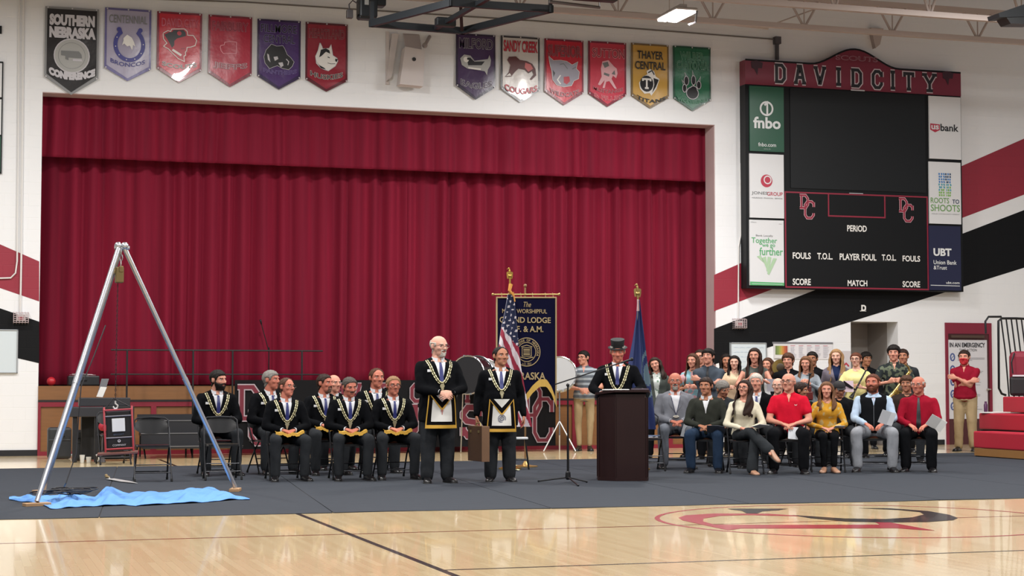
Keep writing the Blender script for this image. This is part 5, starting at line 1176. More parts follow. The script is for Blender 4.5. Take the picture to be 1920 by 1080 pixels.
def apron_stand(p, bvh, k):
    ce = p.TL(0, 0, 0); g = k.get('g', 1)
    def fp(x, z):     # falls straight from the belly
        o = Vector((x, -1, max(z, p.TL(0, 0, .06).z))); hit = bvh.ray_cast(o, Vector((0, 1, 0)), 2); y0 = hit[0].y if hit[0] is not None else -.16
        o2 = Vector((x, -1, z)); h2 = bvh.ray_cast(o2, Vector((0, 1, 0)), 2)
        if h2[0] is not None: y0 = min(y0, h2[0].y)
        return y0
    zt = .95 + .105; zb = zt - .41; w0, w1 = .155, .190
    ymin = min(fp(x, zt - .08) for x in (-.1, 0, .1)) - .012
    def S(x, t, off=0): # x in -1..1, t 0 top..1 bottom
        hw = w0 + (w1 - w0) * t; X_ = x * hw; return Vector((X_, min(ymin + 1.4 * X_ * X_ + .01 * sin(t * 5 + x * 3), 0) - off, zt - (zt - zb) * t))
    def sheet(name, m, x0, x1, t0, t1, off, n1=11, n2=9, front=None):
        b = MB(); b.grid(lambda i, j: S(x0 + (x1 - x0) * i, t0 + (t1 - t0) * j, off), n1, n2); return b.build(name, m, p.root, True)
    b = MB(); b.grid(lambda i, j: S(-1 + 2 * i, j, .0), 13, 11); b.grid(lambda i, j: S(-1 + 2 * i, j, -.006), 13, 11); b.build('apron', NAVYV, p.root, True)
    sheet('apron_panel', AW, -.68, .68, .20, .82, .004)
    for a in ((-1, -.93, 0, 1), (.93, 1, 0, 1)): sheet('apron_edging', AG, *a, .004, 2, 9)
    sheet('apron_fringe', AG, -1, 1, .915, 1.01, .006, 17, 2)
    def tri(name, m, hw, t0, t1, off):
        b = MB(); b.grid(lambda i, j: S((-hw + 2 * hw * i) * (1 - j) , t0 + (t1 - t0) * j, off), 11, 6); b.build(name, m, p.root, True)
    tri('flap_edging', AG, 1.0, .01, .52, .010); tri('flap_border', NAVYV, .98, .0, .44, .013); tri('apron_flap', AW, .66, .0, .27, .016)
    b = MB(); c = S(0, .60, .008)
    if k.get('emblem') == 'seal':
        b.T = Matrix.Translation(c); b.mat(M('seal_grey', '#5d6072', .5)).ring((0, 0), .046, .010, 1); b.ring((0, 0), .026, .012, 1); b.line([(-.012, -.012), (0, .012), (.012, -.012)], .006, 2)
    else:
        b.T = Matrix.Translation(S(0, .55, .008)); b.mat(M('emblem_rust', '#b0605a', .5)).poly([(-.006, .03), (.006, .03), (.004, -.03), (-.004, -.03)], 1); b.line([(-.02, .015), (.02, .015)], .006, 1)
    b.build('apron_emblem', None, p.root)
def apron_sit(p, k):
    def S(x, j):
        y = -.08 - .30 * j - .03 * (1 - x * x) * j; z = .645 - .032 * (1 - x * x) + .01 * sin(x * 9) - (.008 if j > .9 else 0); return Vector((x * .185, y, z))
    b = MB(); b.grid(lambda i, j: S(-1 + 2 * i, j), 15, 7); b.build('lap_apron', NAVYV, p.root, True)
    b = MB(); b.grid(lambda i, j: S(-1 + 2 * i, .82 + .20 * j) + Vector((0, 0, .005)), 19, 3)
    b.grid(lambda i, j: S(-1 + 2 * i, 1.02) + Vector((0, -.004 - .004 * j, .005 - .036 * j + .004 * sin(i * 60))), 31, 2); b.build('gold_fringe', AG, p.root, True)
    b = MB(); b.grid(lambda i, j: S(-.6 + 1.2 * i, .2 + .5 * j) + Vector((0, 0, .005)), 9, 4); b.build('apron_panel', AW, p.root, True)
# ================================================================== THE CAST
base = dict(top=('suit', 'suit'), bottom='trousers', chain=1, pin=1)
def off(**k): d = dict(base); d.update(k); return person(**d)
SG = 'officers in black suits and gold chain collars'
off(head=(408, 694), Y=23.2, pose='sit', turn=10, hy=38, hp=6, hair=('low', 'black'), beard=('black', 'full'), arms='lap', apron='sit', skin='fair', group=SG, label='seated man with black beard and black hair in suit and gold chain, far left')
off(head=(508, 695), Y=23.3, pose='sit', turn=22, hy=38, hair=('low', 'grey'), arms='lap', apron='sit', skin='ruddy', group=SG, label='seated man with thick grey hair in black suit behind the man in glasses')
off(head=(537, 709), Y=21.7, pose='sit', turn=10, hy=35, hp=-6, hair=('recede', 'brown'), glasses=2, arms='lap', apron='sit', skin='ruddy', group=SG, label='seated man with short brown receding hair and thin glasses, leftmost of front row')
off(head=(608, 702), Y=23.0, pose='sit', turn=14, hy=40, g=1.12, hair=('short', 'dark'), beard=('stubble', 'goatee'), arms='lap', apron='sit', skin='ruddy', group=SG, label='heavy dark haired man in black suit seated behind the moustached man')
off(head=(626, 703), Y=24.2, pose='sit', turn=10, hy=25, hair=('bald', 'silver'), arms='lap', skin='fair', group=SG, label='bald man seated third row whose head shows behind the dark haired man')
off(head=(655, 707), Y=21.6, pose='sit', turn=10, hy=14, hp=14, hair=('short', 'darkgrey'), beard=('darkgrey', 'moustache'), arms='lap', apron='sit', skin='ruddy', group=SG, label='seated man with dark grey hair and moustache looking down at steepled hands')
off(head=(706, 691), Y=23.2, pose='sit', turn=8, hy=16, g=1.1, hair=('recede', 'brown'), arms='lap', apron='sit', skin='ruddy', group=SG, label='seated man with high forehead and short brown hair behind the glasses wearer')
off(head=(738, 706), Y=21.7, pose='sit', turn=12, hy=4, hair=('short', 'sandy'), glasses=1, arms='lap', apron='sit', skin='ruddy', knee=.22, group=SG, label='seated man with sandy hair and dark glasses, rightmost of the front row')
off(head=(822, 630), Y=20.5, pose='stand', turn=14, hy=26, hp=4, g=1.30, hair=('bald', 'white'), glasses=2, beard=('white', 'goatee'), arms='clasp', apron='stand', skin='pale', tw=1.08, group=SG, label='tall stout standing man with white hair and glasses, hands clasped above apron')
off(head=(938, 651), Y=20.5, pose='stand', turn=6, hy=24, hp=-4, g=1.36, hair=('recede', 'black'), arms='side', apron='stand', emblem='seal', skin='tan', tw=1.1, group=SG, label='stout standing man with thin black hair carrying a wooden case')
off(head=(1158, 642), Y=21.05, pose='stand', turn=-2, hy=2, hp=10, hat=0, g=1.18, hair=('short', 'silver'), arms='lectern', cdepth=.16, skin='ruddy', group=SG, label='man in top hat and gold chain collar speaking at the dark lectern')
# guests, front row on the right
GF = 'guests seated in the front row right of the lectern'
off(head=(1266, 699), Y=23.1, pose='sit', turn=4, hy=-4, g=1.2, hair=None, brow='silver', beard=('silver', 'goatee'), glasses=2, top=('suit', 'grey'), bottom='midgrey', tie=None, chain=0, pin=0, lanyard=1, arms='lap', skin='ruddy', group=GF, label='seated bald man in light grey suit with lanyard and grey goatee')
off(head=(1324, 708), Y=21.9, pose='sit', turn=-6, hy=-14, g=1.12, hair=('low', 'dark'), top=('sweater', 'olive'), collarc='white', bottom='jeans', chain=0, pin=0, arms='lap', skin='tan', group=GF, label='seated young man in dark green zip sweater and jeans')
off(head=(1396, 714), Y=21.3, pose='sitcross', fem=1, turn=8, hy=-32, hp=-6, hr=6, hair=('longwave', 'dark'), glasses=1, top=('blouse', 'cream'), bottom='charcoal', legs='flare', shoes='tan', cross=-1, chain=0, pin=0, arms='lap', skin='fair', group=GF, label='seated woman with long dark wavy hair, cream top, legs crossed')
off(head=(1479, 700), Y=21.3, pose='sit', turn=-2, hy=-22, hp=-4, g=1.18, hair=None, brow='brown', glasses=1, top=('polo', 'red'), bottom='black', chain=0, pin=0, logo=1, arms='lap', skin='fair', knee=.2, group=GF, label='seated bald man in bright red polo shirt and glasses')
off(head=(1550, 717), Y=21.4, pose='sit', fem=1, turn=4, hy=-4, hair=('longwave', 'lightbrown'), hl=.75, top=('blouse', 'mustardp'), bottom='black', legs='slim', shoes='tan', chain=0, pin=0, arms='lap', skin='fair', group=GF, label='seated woman with light brown hair in mustard yellow top')
off(head=(1637, 702), Y=21.4, pose='sit', turn=2, hy=-16, hp=-4, g=1.2, hair=('short', 'auburn'), beard=('auburn', 'full'), top=('shirt', 'bluewhite'), vest='black', bottom='ltgrey', chain=0, pin=0, arms='knees', skin='ruddy', knee=.24, group=GF, label='seated man with reddish beard in black vest over pale blue shirt')
off(head=(1722, 706), Y=21.2, pose='sit', turn=-2, hy=-18, g=1.3, hair=('bald', 'white'), glasses=2, top=('shirt', 'wine'), tie='black', bottom='black', chain=0, pin=0, arms='knees', skin='ruddy', knee=.18, group=GF, label='seated white haired man in dark red shirt with dark tie')
# second row, mostly hidden
GS = 'guests seated in the second row right of the lectern'
s2 = dict(chain=0, pin=0, vox=.02)
off(head=(1354, 713), Y=23.5, pose='sit', turn=6, hy=30, hp=24, hair=('fringe', 'grey'), top=('sweater', 'charcoal'), skin='tan', arms='lap', **{**s2}, group=GS, label='grey haired person looking down between the young man and the dark haired woman')
off(head=(1418, 701), Y=22.9, pose='sit', turn=0, hy=-8, hair=('low', 'white'), top=('suit', 'suit'), skin='fair', arms='lap', **s2, group=GS, label='white haired man in dark suit behind the woman in cream')
off(head=(1459, 709), Y=24.0, pose='sit', turn=0, hy=-10, hair=('bald', 'white'), glasses=2, top=('sweater', 'black'), skin='pale', arms='lap', **s2, group=GS, label='old bald man in glasses behind the red polo shirt man')
off(head=(1500, 717), Y=23.0, pose='sit', turn=20, hy=60, hp=10, hair=('low', 'dark'), top=('sweater', 'black'), skin='tan', arms='lap', **s2, group=GS, label='dark haired person half hidden at the right shoulder of the red polo man')
off(head=(1573, 713), Y=23.1, pose='sit', turn=6, hy=12, hp=22, g=1.1, hair=('buzz', 'black'), top=('sweater', 'black'), skin='tan', arms='lap', **s2, group=GS, label='man in dark cap looking down behind the mustard top woman')
off(head=(1700, 705), Y=23.6, pose='sit', turn=0, hy=-10, hair=('fringe', 'brown'), top=('sweater', 'darkbrown'), skin='tan', arms='lap', **s2, group=GS, label='brown haired person seated between the saxophone and the red shirt man')
# students standing behind
GB = 'band students standing behind the guests'
b2 = dict(chain=0, pin=0, vox=.02, pose='stand', group=GB, bottom='black')
off(head=(1231, 671), Y=26.0, fem=1, turn=0, hy=-8, hr=-14, hair=('longwave', 'dark'), hl=.7, top=('jacket', 'greygreen'), shirt='floralw', tie=None, vdepth=.02, skin='fair', arms='side', **b2, label='dark haired girl tilting her head, floral top and open grey cardigan')
off(head=(1299, 664), Y=26.2, fem=1, turn=-10, hy=-14, hair=('long', 'brown'), top=('blouse', 'pinkblue'), skin='fair', arms='hold', sleeve=.6, **b2, label='girl with long brown hair in blue and pink top beside the tie boy')
off(head=(1313, 656), Y=27.3, turn=0, hy=-16, hair=('short', 'dark'), glasses=1, top=('shirt', 'black'), skin='fair', arms='side', **b2, label='boy with glasses whose face shows behind the girl with brown hair')
off(head=(1328, 655), Y=25.4, turn=-8, hy=-14, hp=-8, hair=('fringe', 'black'), top=('shirt', 'slate'), tie='black', skin='fair', arms='cross', **b2, label='tall boy with black hair in grey shirt and black tie, arms folded')
off(head=(1361, 665), Y=27.7, fem=1, turn=0, hy=10, hair=('long', 'black'), hl=.8, top=('blouse', 'black'), skin='tan', arms='side', **b2, label='dark haired girl almost hidden behind the girl in the peach blouse')
off(head=(1377, 668), Y=26.5, fem=1, turn=0, hy=-4, hair=('bob', 'black'), top=('blouse', 'peach'), skin='pale', arms='hold', **b2, label='girl with shoulder length black hair in pale peach blouse')
off(head=(1415, 654), Y=25.4, fem=1, turn=0, hy=-10, hair=('long', 'dark'), top=('dress', 'greygreen'), skin='fair', arms='holdhigh', sleeve=0, **b2, label='tallest girl, very long straight dark brown hair, sleeveless dark dress')
off(head=(1440, 672), Y=27.0, fem=1, turn=0, hy=-24, hair=('longwave', 'brown'), hl=.6, top=('blouse', 'white'), skin='fair', arms='side', **b2, label='girl in white top right of the tallest girl, half hidden')
off(head=(1478, 663), Y=26.2, turn=0, hy=-14, hair=('fringe', 'brown'), top=('shirt', 'black'), skin='fair', arms='side', **b2, label='boy in black shirt with brown fringe beside the brass tuba bell')
off(head=(1511, 669), Y=25.3, fem=1, turn=-4, hy=-6, hp=6, hair=('long', 'lightbrown'), top=('sweater', 'greyblue'), skin='fair', arms='holdhigh', **b2, label='girl with light brown hair in pale grey sweater holding a violin')
off(head=(1523, 660), Y=27.0, turn=0, hy=-10, hair=('low', 'black'), top=('shirt', 'black'), skin='olive', arms='side', **b2, label='black haired boy in black behind the girl with the violin')
off(head=(1568, 656), Y=26.0, fem=1, turn=0, hy=-6, hair=('longwave', 'blond'), top=('jacket', 'mauve'), shirt='navy', tie=None, skin='pale', arms='side', **b2, label='girl with long blond hair in grey jacket')
off(head=(1605, 662), Y=25.2, fem=1, turn=-4, hy=-10, hp=-4, g=1.15, hair=('low', 'auburn'), glasses=1, top=('blouse', 'yellow'), skin='pale', arms='hold', sleeve=.7, **b2, label='girl with glasses in pale yellow top holding a clarinet')
off(head=(1623, 661), Y=28.6, turn=0, hy=30, hair=('fringe', 'black'), top=('shirt', 'black'), skin='olive', arms='side', **b2, label='dark haired person in shadow by the alcove behind the yellow top')
off(head=(1676, 648), Y=25.6, turn=4, hy=-10, hair=('fringe', 'black'), top=('shirt', 'camoshirt'), skin='fair', arms='hold', sleeve=.7, **b2, label='tall boy with black fringe in dark patterned shirt holding a saxophone')
off(head=(1693, 655), Y=26.9, turn=0, hy=-6, hair=('low', 'dark'), top=('shirt', 'charcoal'), skin='tan', arms='side', **b2, label='boy hidden behind the saxophone player with only his cheek showing')
# two more
off(head=(1095, 658), Y=29.3, pose='stand', turn=-4, hy=-34, hair=('low', 'black'), glasses=1, top=('polo', 'stripes'), bottom='khaki', legs='slim', chain=0, pin=0, skin='fair', arms='clasp', stance=.09, g=1.0, label='boy with glasses in grey striped shirt and khaki trousers leaning at the stage')
off(head=(1808, 657), Y=27.1, pose='stand', turn=-8, hy=-6, hair=('low', 'dark'), top=('polo', 'maroon'), bottom='khaki', chain=0, pin=0, skin='fair', arms='cross', g=1.12, tw=1.05, logo=0, label='man in red face mask and maroon polo with folded arms by the door')
def run_people():
    jobs = []
    for p in PEOPLE: jobs += [(j[1], j[2], j[3], 1) for j in p.jobs]
    res = remesh_jobs(jobs); i = 0
    for p in PEOPLE:
        n = len(p.jobs); finalize(p, res[i:i + n]); i += n
run_people()
# ================================================================== PROPS
# grey protective floor covering in long rolls
cg = M('grey_floor_covering', '#34383f', .85, spec=.15, bump=.25, scale=7, var=.10)
r = empty('floor_covering', (5, 21, 0), label='dark grey protective floor covering laid in long rolls under the gathering', cat='floor covering')
b = MB(); b.slab([(-7.9, -4.6, .0016), (11.4, -5.0, .0016), (12.2, 5.1, .0016), (-7.2, 4.5, .0016)], (0, 0, -.001)); b.build('underlay', M('underlay_dark', '#1a1b1f', .9), r)
seams = [-3, -.9, 1.2, 3.35, 5.5, 7.62, 9.78, 11.9, 14.0, 16.1]
def front(x): return 16.22 - .03 * x + .025 * sin(x * 1.9) + .015 * sin(x * 5.3)
def back(x): return 25.75 + .045 * x + .04 * sin(x * 2.3)
for i in range(len(seams) - 1):
    a, c = seams[i], seams[i + 1]; b = MB()
    def pt(u, v, z=0):
        y0 = front(a + (c - a) * u); y1 = back(a + (c - a) * u); y = y0 + (y1 - y0) * v
        x = a + .006 + (c - a - .012) * u + .10 * (y - 16.2) * (1 if a > -2 else 1)
        return (x - 5, y - 21, z + .006 + .002 * sin(x * 3 + y))
    b.grid(pt, 9, 28); n = len(b.v); b.grid(lambda u, v: (pt(u, v)[0], pt(u, v)[1], .001), 9, 28)
    ed = [k for k in range(9)] + [j * 9 + 8 for j in range(1, 28)] + [27 * 9 + k for k in range(7, -1, -1)] + [j * 9 for j in range(26, 0, -1)]
    for k in range(len(ed)): p0, p1 = ed[k], ed[(k + 1) % len(ed)]; b.f.append((p0, p0 + n, p1 + n, p1)); b.m.append(0)
    b.build('roll', cg, r, True)
# ------------------------------------------------------------- folding chair
chm = M('chair_black', '#141417', .35, .1); chf = M('chair_frame', '#232428', .35, .6)
def make_chair():
    r = empty('folding_chair', (0, 0, 0))
    b = MB()
    def seat(u, v, z):
        w_ = .19 + .02 * v; x = -w_ + 2 * w_ * u; return (x, -.20 + .38 * v, .445 - .012 * sin(pi * u) * sin(pi * v) + z)
    b.grid(lambda u, v: seat(u, v, 0), 9, 7); n = len(b.v); b.grid(lambda u, v: seat(u, v, -.022), 9, 7)
    ed = [k for k in range(9)] + [j * 9 + 8 for j in range(1, 7)] + [6 * 9 + k for k in range(7, -1, -1)] + [j * 9 for j in range(5, 0, -1)]
    for k in range(len(ed)): p0, p1 = ed[k], ed[(k + 1) % len(ed)]; b.f.append((p0, p0 + n, p1 + n, p1)); b.m.append(0)
    b.build('seat', chm, r, True)
    b = MB()
    def bk(u, v, d): 
        x = -.205 + .41 * u; e = abs(2 * u - 1); z = .575 + .20 * v * (1 - .35 * e ** 3) + .06 * e ** 3 * (1 - v); return (x, .215 - .05 * (v) * 0 - .035 * (1 - e * e) * -1 + .03 * v + d, z)
    b.grid(lambda u, v: bk(u, v, 0), 13, 6); n = len(b.v); b.grid(lambda u, v: bk(u, v, .012), 13, 6)
    ed = [k for k in range(13)] + [j * 13 + 12 for j in range(1, 6)] + [5 * 13 + k for k in range(11, -1, -1)] + [j * 13 for j in range(4, 0, -1)]
    for k in range(len(ed)): p0, p1 = ed[k], ed[(k + 1) % len(ed)]; b.f.append((p0, p0 + n, p1 + n, p1)); b.m.append(0)
    b.build('backrest', chm, r, True)
    b = MB(); b.tube([(-.215, .20, .62), (-.21, .235, .74), (-.17, .245, .775), (0, .25, .785), (.17, .245, .775), (.21, .235, .74), (.215, .20, .62)], .011, 7); b.build('top_rail', chf, r, True)
    for s in (-1, 1):
        b = MB(); b.tube([(s * .215, .21, .66), (s * .215, .02, .40), (s * .225, -.23, .015)], .011, 7); l = b.build('leg', chf, r, True); b = MB(); b.cyl((s * .225, -.233, 0), (s * .224, -.222, .03), .015, n=8); b.build('foot_cap', M('rubber', '#0e0e0f', .8), l)
        b = MB(); b.tube([(s * .195, -.14, .425), (s * .195, .02, .30), (s * .205, .25, .015)], .011, 7); l = b.build('leg', chf, r, True); b = MB(); b.cyl((s * .205, .253, 0), (s * .204, .24, .03), .015, n=8); b.build('foot_cap', MATS['rubber'], l)
    b = MB(); b.tube([(-.223, -.165, .105), (.223, -.165, .105)], .008, 6); b.build('crossbar', chf, r); b = MB(); b.tube([(-.2, .18, .105), (.2, .18, .105)], .008, 6); b.build('crossbar', chf, r)
    b = MB(); b.tube([(-.22, -.10, .20), (.22, -.10, .20)], .008, 6); b.build('crossbar', chf, r)
    return r
chair0 = make_chair(); used = [0]
def chair(loc, rz, label, group):
    c = chair0 if not used[0] else copy_tree(chair0); used[0] = 1
    c.location = loc; c.rotation_euler = (0, 0, rz); setp(c, label, 'chair', group); return c
who = ['far left bearded man', 'grey haired man behind the glasses wearer', 'man in thin glasses, leftmost of front row', 'heavy dark haired man in second row', 'bald man in the third row', 'moustached man looking down', 'man with high forehead in second row', 'sandy haired man in dark glasses', '', '', '',
       'man in light grey suit', 'young man in dark green sweater', 'woman in cream top', 'bald man in red polo', 'woman in mustard top', 'man in black vest', 'man in dark red shirt',
       'grey haired person looking down', 'white haired man in second row', 'old bald man in second row', 'person half hidden behind the red polo', 'man in dark cap', 'brown haired person by the saxophone']
for i, p in enumerate(PEOPLE):
    if p.sit:
        q = p.loc + Vector((sin(p.rz), -cos(p.rz), 0)) * .03 * 1; chair((q.x, q.y, .008), p.rz, 'black metal folding chair under the ' + who[i], 'folding chairs of the officers' if i < 9 else 'folding chairs of the guests')
def ech(u, v, turn, label, g='empty folding chairs'):
    q = onZ(u, v); chair((q.x, q.y + .2, .008), -atan2(q.x, q.y) + radians(turn), label, g)
ech(288, 904, 4, 'empty black folding chair, leftmost in front, beside the hanging stone')
ech(420, 901, 6, 'empty black folding chair in front of the bearded man')
ech(214, 872, 10, 'empty black folding chair behind the hanging stone')
q = ech(1222, 884, 10, 'black folding chair with booklets right of the lectern')
# ------------------------------------------------------------- banner DAVID CITY SCOUTS on the stage front
YB = 29.35
a = onY(440, 712, YB); c = onY(1042, 835, YB); r = empty('team_banner', (a.x, YB, .1), label='long black DAVID CITY SCOUTS banner hung in front of the stage', cat='banner'); W = c.x - a.x; H = 1.17
b = MB(); b.grid(lambda u, v: (W * u, .012 * sin(u * 40) * (1 - v * .5), H * v), 70, 6); n = len(b.v); b.grid(lambda u, v: (W * u, .008 + .012 * sin(u * 40) * (1 - v * .5), H * v), 70, 6); b.build('cloth', M('banner_black', '#0f0f12', .7, spec=.15), r, True)
LB = lambda u, v: (onY(u, v, YB).x - a.x, onY(u, v, YB).z - .1)
bl = M('banner_maroon', '#641629', .7); bo = M('banner_outline', '#9a8e95', .7)
b = MB(); b.T = Matrix.Translation((0, -.016, 0))
x, z = LB(445, 722); dc_logo(b, x, H - .10, .62, 1.0, bl, bo, 1); b.build('banner_monogram', None, r); b = MB(); b.T = Matrix.Translation((0, -.016, 0)); x, z = LB(982, 722); dc_logo(b, x, H - .04, .52, 1.06, bl, bo, 1); b.build('banner_monogram', None, r)
b = MB(); b.T = Matrix.Translation((0, -.016, 0))
xs = [618, 641, 662, 684, 706, 770, 793, 815, 838, 861]
for ch, u in zip('DAVIDCITY', [600, 628, 656, 690, 712, 772, 800, 828, 866]):
    xa, za = LB(u, 722); xb, zb = LB(u + 20, 752); b = MB(); b.T = Matrix.Translation((0, -.016, 0)); block(b.mat(bo), ch, xa, xb, zb, za, .085, 1); block(b.mat(bl), ch, xa, xb, zb, za, .058, 2); b.build('banner_letter', None, r)
for ch, u in zip('SCOUTS', [610, 656, 700, 748, 795, 868]):
    xa, za = LB(u, 764); xb, zb = LB(u + 30, 817); b = MB(); b.T = Matrix.Translation((0, -.016, 0)); block(b.mat(bo), ch, xa, xb, zb, za, .13, 1); block(b.mat(bl), ch, xa, xb, zb, za, .095, 2); b.build('banner_letter', None, r)
# ------------------------------------------------------------- choir riser with rail
rk = M('riser_black', '#17171a', .5); YR = 29.72
xa = onY(208, 657, YR).x; xb = onY(605, 657, YR).x; r = empty('choir_riser', (xa, YR, 0), label='black choir riser with thin back rail in front of the stage, left', cat='riser')
b = MB(); z1 = onY(400, 657, YR).z; z2 = onY(400, 702, YR).z; b.cyl((0, 0, z1), (xb - xa, 0, z1), .014); b.build('top_rail', rk, r); b = MB(); b.cyl((0, 0, z2), (xb - xa, 0, z2), .012); b.build('mid_rail', rk, r)
for u in (238, 362, 436, 566): x = onY(u, 700, YR).x - xa; b = MB(); b.cyl((x, 0, 0), (x, 0, z1), .016); b.build('post', rk, r)
x0 = onY(262, 800, 28.9).x - xa; x1 = onY(446, 800, 28.9).x - xa
for k, (y, z) in enumerate(((-1.20, .2), (-.85, .4), (-.5, .6))):
    b = MB(); b.bx((x0, y - .18, z - .04), (x1, y + .17, z)); s_ = b.build('tread', rk, r); b = MB(); b.bx((x0, y - .185, z - .006), (x1, y - .17, z + .004)); b.build('nosing', M('riser_edge', '#8d8d90', .4, .5), s_)
    b = MB(); b.bx((x0, y + .13, z), (x1, y + .15, z + .17 if k < 2 else z + .1)); b.build('riser_back', M('riser_carpet', '#222226', .8), r)
for x in (x0 + .05, (x0 + x1) / 2, x1 - .05):
    b = MB(); b.cyl((x, -1.3, 0), (x, -.4, .56), .014); b.cyl((x, -.4, 0), (x, -.4, .56), .014); b.build('frame_leg', rk, r)
# ------------------------------------------------------------- lectern
q = onZ(1167, 903); az = atan2(q.x, q.y); q = Vector((q.x + sin(az) * .22, q.y + cos(az) * .22, .008)); r = empty('lectern', q, -az + radians(4), label='dark cherry wood lectern with angled front at the microphone', cat='lectern')
cher = M('dark_cherry', '#220d0d', .45, var=.15, scale=3, aniso=(10, 10, 1), coat=.08, spec=.3)
foot = lambda s_, e=0: [(.29 * s_, -.22 * s_), (.315 * s_, -.10 * s_), (.315 * s_, .21 * s_), (-.305 * s_, .21 * s_), (-.305 * s_, -.05 * s_), (-.10 * s_, -.22 * s_)]
b = MB(); b.slab([(x, y, .035) for x, y in foot(.97)], (0, 0, 1.0)); b.build('cabinet', cher, r)
b = MB(); b.slab([(x, y, 0) for x, y in foot(1.02)], (0, 0, .04)); b.build('plinth', cher, r)
b = MB()
P0 = foot(.985)
for i in range(6):
    p0, p1 = Vector(P0[i]), Vector(P0[(i + 1) % 6]); b.cyl((p0.x, p0.y, .04), (p0.x, p0.y, 1.03), .010, n=8)
b.build('corner_trim', cher, r)
b = MB(); tp = [(x, y, 1.035 + .10 * (y < 0) * 0 + .0) for x, y in foot(1.1)]; tp = [(x, y, 1.10 - .16 * (y + .24) / .5 * -1 * -1 + .0) for x, y, z in tp]
tp = [(x, y, 1.10 - .08 * ((y + .24) / .47)) for x, y, z in tp]; b.slab(tp, (0, 0, .028)); b.build('reading_top', cher, r)
b = MB(); b.slab([(x * .93, y * .93, 1.03) for x, y in foot(1.0)], (0, 0, .045)); b.build('collar_board', cher, r)
lect = r; Lw = lambda x, y, z: r.matrix_world @ Vector((x, y, z))
bpy.context.view_layer.update()
def put(name, mb, mat, loc, rz=0, label=None, cat=None, group=None, tilt=0, smooth=False):
    o = mb.build(name, mat, None, smooth); o.location = loc; o.rotation_euler = (tilt, 0, rz); return setp(o, label, cat, group)
b = MB(); b.rbox((0, 0, .006), (.34, .24, .012), .003); b.rbox((.01, .01, .015), (.30, .21, .006), .002); put('speech_papers', b, M('paper_white', '#d6d5d3', .6), lect.matrix_world @ Vector((-.08, -.02, 1.104)), -az, 'stack of white speech papers on the lectern top', 'papers', tilt=-.17)
b = MB(); b.rbox((0, 0, .018), (.22, .18, .036), .006); put('book', b, M('book_dark', '#3a2a35', .4), lect.matrix_world @ Vector((.22, .03, 1.098)), -az + .1, 'dark book lying at the right edge of the lectern top', 'book', tilt=-.17)
# ------------------------------------------------------------- microphone stand with boom
q = onZ(1065, 905); r = empty('microphone_stand', (q.x, q.y, .006), label='black boom microphone stand left of the lectern', cat='microphone stand'); stm = M('stand_black', '#141417', .4, .3)
b = MB(); b.cyl((0, 0, .07), (0, 0, 1.17), .011); b.cyl((0, 0, .05), (0, 0, .55), .015); b.build('pole', stm, r)
b = MB(); b.lathe([(.012, .14), (.03, .12), (.035, .05), (.02, .03)], n=12); b.build('hub', stm, r)
for u, v in ((1010, 905), (1100, 906), (1084, 913)): e = onZ(u, v) - q; b = MB(); b.cyl((0, 0, .06), (e.x, e.y, .012), .009); b.sph((e.x, e.y, .013), .014); b.build('leg', stm, r)
e0 = onY(1040, 721, q.y) - Vector((q.x, q.y, .006)); e1 = onY(1168, 679, q.y + .25) - Vector((q.x, q.y, .006)); b = MB(); b.cyl(e0, e1, .008); b.sph((0, 0, 1.19), .022); b.build('boom', stm, r)
d_ = (e1 - e0).normalized(); b = MB(); b.cap(e1 - d_ * .02, .012, e1 + d_ * .12, .014); b.sph(e1 + d_ * .14, (.024, .024, .024)); b.build('microphone', stm, r, True)
# ------------------------------------------------------------- lodge banner on its stand
YG = 23.9
def cloth(name, outline_l, outline_r, Y, m, parent, org, folds=0, amp=0, nu=30, nv=40, paint=None, th=.006):
    "draped cloth between two pixel edge curves at distance Y"
    vs_ = [p[1] for p in outline_l]; v0, v1 = vs_[0], vs_[-1]; b = MB(); mats = [m] if not paint else paint[0]
    for q_ in mats: b.mat(q_)
    pts = []
    for s_ in (0, 1):
        for j in range(nv):
            v = v0 + (v1 - v0) * j / (nv - 1); ul = np.interp(v, vs_, [p[0] for p in outline_l]); ur = np.interp(v, [p[1] for p in outline_r], [p[0] for p in outline_r])
            for i in range(nu):
                t = i / (nu - 1); u = ul + (ur - ul) * t; p_ = onY(u, v, Y); p_ = Vector((p_.x, Y - amp * (j / nv * .7 + .3) * sin(t * folds * 2 * pi + .5 * sin(j * .15)) + s_ * th, p_.z)); pts.append((p_ - org, (u, v)))
    b.v = [tuple(p_[0]) for p_ in pts]; N = nu * nv
    for j in range(nv - 1):
        for i in range(nu - 1):
            q_ = (j * nu + i, (j + 1) * nu + i, (j + 1) * nu + i + 1, j * nu + i + 1); uv = [(pts[k][1]) for k in q_]; cu = sum(x[0] for x in uv) / 4; cv = sum(x[1] for x in uv) / 4
            mi = paint[1](cu, cv) if paint else 0; b.f.append(q_); b.m.append(mi); b.f.append(tuple(k + N for k in q_)[::-1]); b.m.append(mi)
    bd = [i for i in range(nu)] + [j * nu + nu - 1 for j in range(1, nv)] + [(nv - 1) * nu + i for i in range(nu - 2, -1, -1)] + [j * nu for j in range(nv - 2, 0, -1)]
    for t in range(len(bd)): a_, c_ = bd[t], bd[(t + 1) % len(bd)]; b.f.append((a_, c_, c_ + N, a_ + N)); b.m.append(0)
    return b.build(name, None, parent, True)
gy = M('fringe_yellow', '#c8a24a', .7, bump=.4, scale=60); bnavy = M('banner_navy', '#0c0d2a', .85, spec=.1); gthr = M('gold_thread', '#a8936a', .5)
o = onY(986, 800, YG); r = empty('lodge_banner', (o.x, YG, 0), label='navy GRAND LODGE banner with gold edging hanging from a crossbar', cat='banner'); og = Vector((o.x, YG, 0)); G = lambda u, v, y=0: onY(u, v, YG) - og + Vector((0, y, 0))
